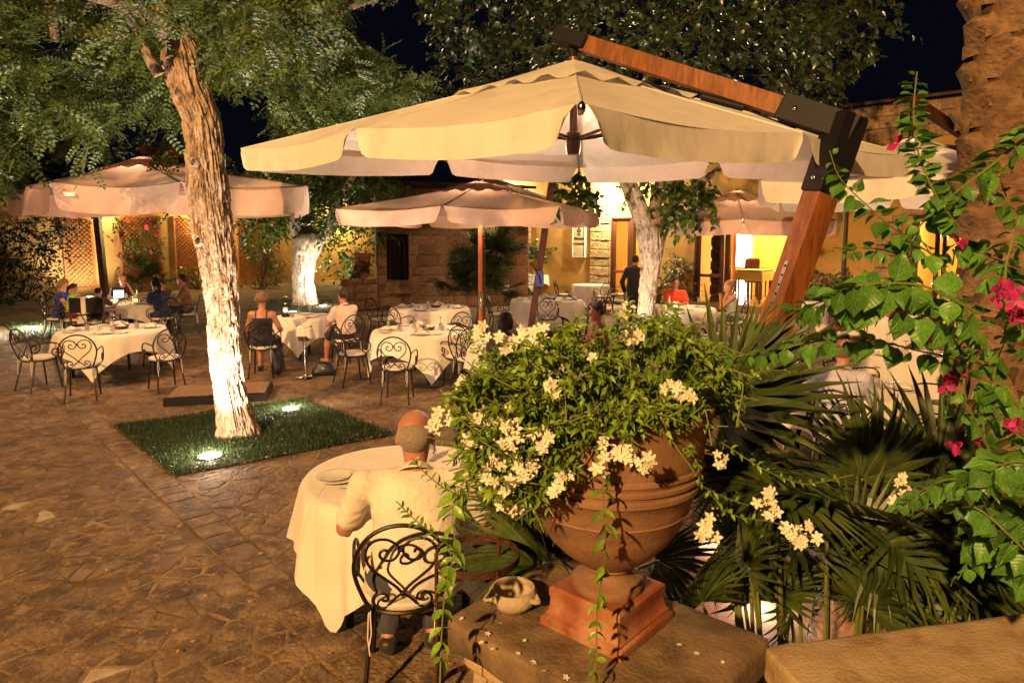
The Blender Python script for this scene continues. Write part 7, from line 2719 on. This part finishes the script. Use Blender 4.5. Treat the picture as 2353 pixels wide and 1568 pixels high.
stems.build('stems', MT['stem'], jas)
def flowers(vx, vy, Y, n, spread=26, s=.0195, parent=jas, org=J0):
    for k in range(n):
        a_, r_ = random.uniform(0, 6.28), spread * math.sqrt(random.random())
        p = atY(vx + r_ * math.cos(a_), vy + r_ * math.sin(a_), Y + random.uniform(-.03, .02))
        nrm = Vector((random.gauss(0, .45), -1 + random.gauss(0, .2), .35 + random.gauss(0, .4)))
        z = nrm.normalized()
        x = z.orthogonal().normalized()
        x.rotate(Matrix.Rotation(random.uniform(0, 6.28), 3, z))
        y = z.cross(x)
        Mx = Matrix((x, y, z)).transposed().to_4x4()
        bud = random.random() < .22
        o = link('bud' if bud else 'flower', BUD if bud else STAR, parent)
        o.matrix_local = Matrix.Translation(p - org) @ Mx @ Matrix.Scale(s * random.uniform(.8, 1.15) * (.5 if bud else 1), 4)
        if not bud:
            an = link('anther', ANTH, o)
            an.scale = (1, 1, .6)
for q in ((1140, 990, 2.02, 16, 34), (1165, 1040, 2.0, 14, 30), (1120, 1045, 2.02, 10, 26), (1195, 960, 2.05, 7, 22), (1090, 930, 2.1, 8, 26), (1125, 905, 2.1, 8, 22), (1010, 965, 2.1, 10, 24), (1100, 770, 2.2, 9, 24), (1165, 785, 2.18, 9, 24), (1215, 775, 2.18, 9, 24), (1240, 760, 2.2, 5, 18),
          (1365, 825, 2.02, 4, 14), (1270, 895, 2.0, 6, 18), (1395, 1030, 1.92, 9, 26), (1440, 1040, 1.92, 8, 22), (1380, 1075, 1.92, 5, 16), (1150, 1145, 2.08, 7, 24), (1185, 1160, 2.08, 5, 18), (1275, 1125, 1.93, 4, 14), (1300, 1090, 1.93, 4, 16), (1460, 775, 2.1, 6, 18), (1440, 715, 2.2, 4, 14), (1550, 885, 2.0, 7, 24), (1575, 905, 2.0, 5, 18),
          (1765, 1160, 2.15, 12, 34), (1850, 1230, 2.2, 10, 30), (1625, 1215, 2.1, 10, 28), (1815, 1215, 2.18, 5, 18), (1650, 1060, 2.15, 4, 18), (2070, 1105, 2.3, 4, 14), (2085, 1140, 2.3, 6, 18), (2055, 1150, 2.3, 4, 14), (1210, 1075, 1.95, 9, 26), (1090, 1000, 2.0, 8, 26), (1150, 960, 1.95, 10, 30), (1175, 1000, 1.93, 10, 30), (1130, 1080, 1.95, 9, 28), (1240, 1010, 1.92, 6, 22), (1070, 880, 2.05, 7, 22), (1480, 1060, 1.88, 5, 18), (1165, 1115, 1.95, 6, 22), (1110, 960, 1.97, 9, 26)):
    flowers(q[0], q[1], q[2], int(q[3] * 1.45), q[4])
# fallen blossoms on the slab
t0 = thing('fallen_blossoms', 'tiny white blossoms fallen on the pedestal slab', 'flowers', ped_c + Vector((0, 0, PT)))
for (vx, vy) in ((1060, 1420), (1120, 1455), (1105, 1475), (1130, 1490), (1190, 1500), (1225, 1520), (1250, 1540), (1300, 1555), (1205, 1470), (1560, 1480), (1600, 1500), (1660, 1520), (1150, 1430)):
    p = at(vx, vy, PT + .006)
    o = link('flower', STAR, t0)
    o.matrix_local = Matrix.Translation(p - t0.location) @ Matrix.Rotation(random.uniform(0, 6), 4, 'Z') @ Matrix.Rotation(random.uniform(-.5, .5), 4, 'X') @ Matrix.Scale(random.uniform(.007, .013), 4)

# ---- bougainvillea in the right foreground
bo = Vector((2.3, 2.45, 0))
bou = thing('bougainvillea', 'bougainvillea sprays with heart leaves and magenta bracts in the right foreground', 'plant', bo)
def heartleaf(q):
    rn = random.Random(q)
    mb = MB()
    G = []
    n = 7
    prof = [(0, .02), (.10, .30), (.28, .44), (.48, .40), (.68, .26), (.86, .10), (1.0, .004)]
    cur = rn.uniform(.05, .35)
    for (y, w_) in prof:
        row = []
        for u in (-1, -.5, 0, .5, 1):
            back = -.08 * (1 - y) ** 8 * abs(u)
            z = (.28 * abs(u) * w_) - cur * y * y + rn.uniform(-.01, .01) + .04 * math.sin(6 * y + u * 2)
            row.append((u * w_, y + back, z))
        G.append(row)
    mb.grid(G)
    mb.tube([(0, -.22, .04), (0, 0, 0), (0, .5, -cur * .25 - .012)], [.014, .016, .008], 4)
    return mb.mesh('leaf', MT['leaf_bou'], ang=180)
HL_ = [heartleaf(q) for q in range(5)]
def bract():
    mb = MB()
    for q in range(3):
        a = 2 * PI * q / 3
        G = []
        for (r, w_, z) in ((0, .03, 0), (.3, .28, .16), (.6, .34, .32), (.85, .2, .38), (1.05, .01, .34)):
            row = []
            for u in (-1, 0, 1):
                row.append((r * math.cos(a) - u * w_ * math.sin(a), r * math.sin(a) + u * w_ * math.cos(a), z + .06 * abs(u)))
            G.append(row)
        mb.grid(G)
    return mb.mesh('bract', MT['magenta'], ang=180)
BR = bract()
bst = MB()
def bstem(pts, nl, s=(.045, .065), w_=.004, droop=.6, t0=.05, mat=None):
    nl = int(nl * 2.0)
    P = catmull([atY(*q) for q in pts], 8)
    m = len(P)
    bst.tube([Vector(p) - bo for p in P], [w_ * (1 - .6 * i / m) for i in range(m)], 5)
    for k in range(nl):
        t = t0 + (1 - t0) * (k + random.uniform(-.25, .25)) / nl
        i = max(0, min(m - 2, int(t * (m - 1))))
        p = Vector(P[i])
        d = (Vector(P[i + 1]) - p).normalized()
        side = d.cross(Vector((random.gauss(0, .3), -1, .3))).normalized() * (1 if k % 2 else -1)
        dd = d * random.uniform(.1, .6) + side * .8 + Vector((random.gauss(0, .25), random.gauss(0, .35), -droop * random.uniform(.4, 1.3)))
        sc = 1.08 * random.uniform(s[0] * .8, s[1] * 1.05) * (1 - .45 * max(0, t - .6) / .4)
        o = link('leaf', random.choice(HL_), bou)
        o.matrix_local = Matrix.Translation(p - bo + dd.normalized() * .012) @ frame(dd).to_4x4() @ Matrix.Scale(sc, 4)
bstem([(2352, 1330, 2.3), (2290, 1080, 2.2), (2215, 900, 2.1), (2240, 770, 2.1), (2215, 695, 2.1), (2165, 620, 2.1), (2110, 545, 2.1)], 16, (.05, .075), .005)
bstem([(2420, 280, 1.9), (2340, 330, 1.95), (2270, 385, 2.0), (2190, 446, 2.05), (2120, 510, 2.1), (2080, 590, 2.1)], 20, (.045, .065), .006, .4)
bstem([(2200, 520, 2.05), (2150, 450, 2.0), (2112, 360, 2.0), (2098, 270, 2.0), (2106, 165, 2.0)], 44, (.034, .05), .004, .25)
bstem([(2150, 590, 2.1), (2060, 530, 2.05), (1990, 470, 2.05), (1930, 410, 2.05), (1905, 345, 2.05)], 15, (.036, .055), .003)
bstem([(2110, 600, 2.1), (2030, 575, 2.1), (1970, 570, 2.1), (1915, 580, 2.1)], 10, (.03, .045), .0025)
bstem([(2240, 830, 2.0), (2112, 806, 2.0), (1987, 778, 2.0), (1869, 785, 2.0), (1754, 809, 2.05), (1655, 820, 2.1)], 20, (.042, .062), .003, .8)
bstem([(2230, 740, 1.9), (2100, 720, 1.85), (1990, 690, 1.85), (1900, 690, 1.85), (1820, 720, 1.9)], 20, (.055, .082), .004, .6)
bstem([(2420, 900, 2.1), (2360, 760, 2.1), (2310, 640, 2.1), (2330, 520, 2.1), (2300, 420, 2.1)], 18, (.05, .075), .005)
bstem([(2420, 1250, 2.1), (2300, 1130, 2.1), (2190, 1100, 2.1), (2110, 1130, 2.15), (2060, 1170, 2.2)], 16, (.045, .065), .003, .8)
bstem([(2420, 1100, 1.7), (2350, 1060, 1.7), (2260, 1080, 1.7), (2190, 1130, 1.75)], 12, (.05, .07), .004, .7)
bstem([(2420, 1380, 1.9), (2330, 1290, 1.9), (2260, 1220, 1.95), (2210, 1200, 2.0)], 13, (.045, .07), .004, .8)
bstem([(2360, 960, 2.2), (2290, 880, 2.2), (2260, 960, 2.2), (2270, 1060, 2.2)], 9, (.06, .085), .004)
bstem([(2240, 770, 2.2), (2200, 800, 2.2), (2180, 880, 2.2), (2190, 960, 2.25)], 6, (.055, .08), .003, .9)
bstem([(2360, 620, 2.3), (2270, 590, 2.3), (2200, 560, 2.3), (2150, 600, 2.3)], 12, (.05, .07), .003)
bstem([(2420, 1330, 1.8), (2330, 1240, 1.8), (2250, 1170, 1.85), (2170, 1150, 1.9)], 12, (.05, .07), .004, .8)
bstem([(2420, 1180, 2.0), (2330, 1180, 2.0), (2250, 1250, 2.0), (2200, 1330, 2.05)], 11, (.05, .07), .004, .8)
bstem([(2420, 1040, 2.2), (2340, 990, 2.2), (2280, 930, 2.2), (2290, 830, 2.2), (2330, 740, 2.2)], 14, (.05, .075), .004, .8)
bstem([(2250, 720, 1.8), (2130, 660, 1.8), (2030, 650, 1.8), (1950, 660, 1.8), (1880, 680, 1.82)], 11, (.055, .08), .004, .7)
bst.build('stems', MT['stem'], bou)
for (vx, vy, Y, n_, sp) in ((2115, 690, 2.05, 5, 24), (2150, 730, 2.05, 5, 26), (2090, 735, 2.1, 3, 16), (2160, 770, 2.05, 4, 20), (2285, 665, 2.0, 3, 24), (2335, 680, 1.95, 4, 20), (2190, 850, 2.1, 3, 14), (2170, 885, 2.1, 2, 10), (2340, 730, 2.0, 3, 14), (2060, 720, 2.1, 2, 8), (2330, 980, 2.1, 3, 18), (2240, 1010, 2.15, 2, 10), (2190, 1020, 2.15, 2, 10), (2190, 470, 2.05, 2, 8), (2230, 440, 2.05, 1, 5), (2060, 330, 2.0, 1, 3), (2200, 560, 2.1, 2, 8)):
    for k in range(n_):
        a_, r_ = random.uniform(0, 6.28), sp * math.sqrt(random.random())
        p = atY(vx + r_ * math.cos(a_), vy + r_ * math.sin(a_), Y + random.uniform(-.03, .02))
        z = Vector((random.gauss(0, .6), -.8 + random.gauss(0, .3), random.gauss(.2, .5))).normalized()
        x = z.orthogonal().normalized()
        x.rotate(Matrix.Rotation(random.uniform(0, 6.28), 3, z))
        o = link('bract', BR, bou)
        o.matrix_local = Matrix.Translation(p - bo) @ Matrix((x, z.cross(x), z)).transposed().to_4x4() @ Matrix.Scale(random.uniform(.026, .037), 4)
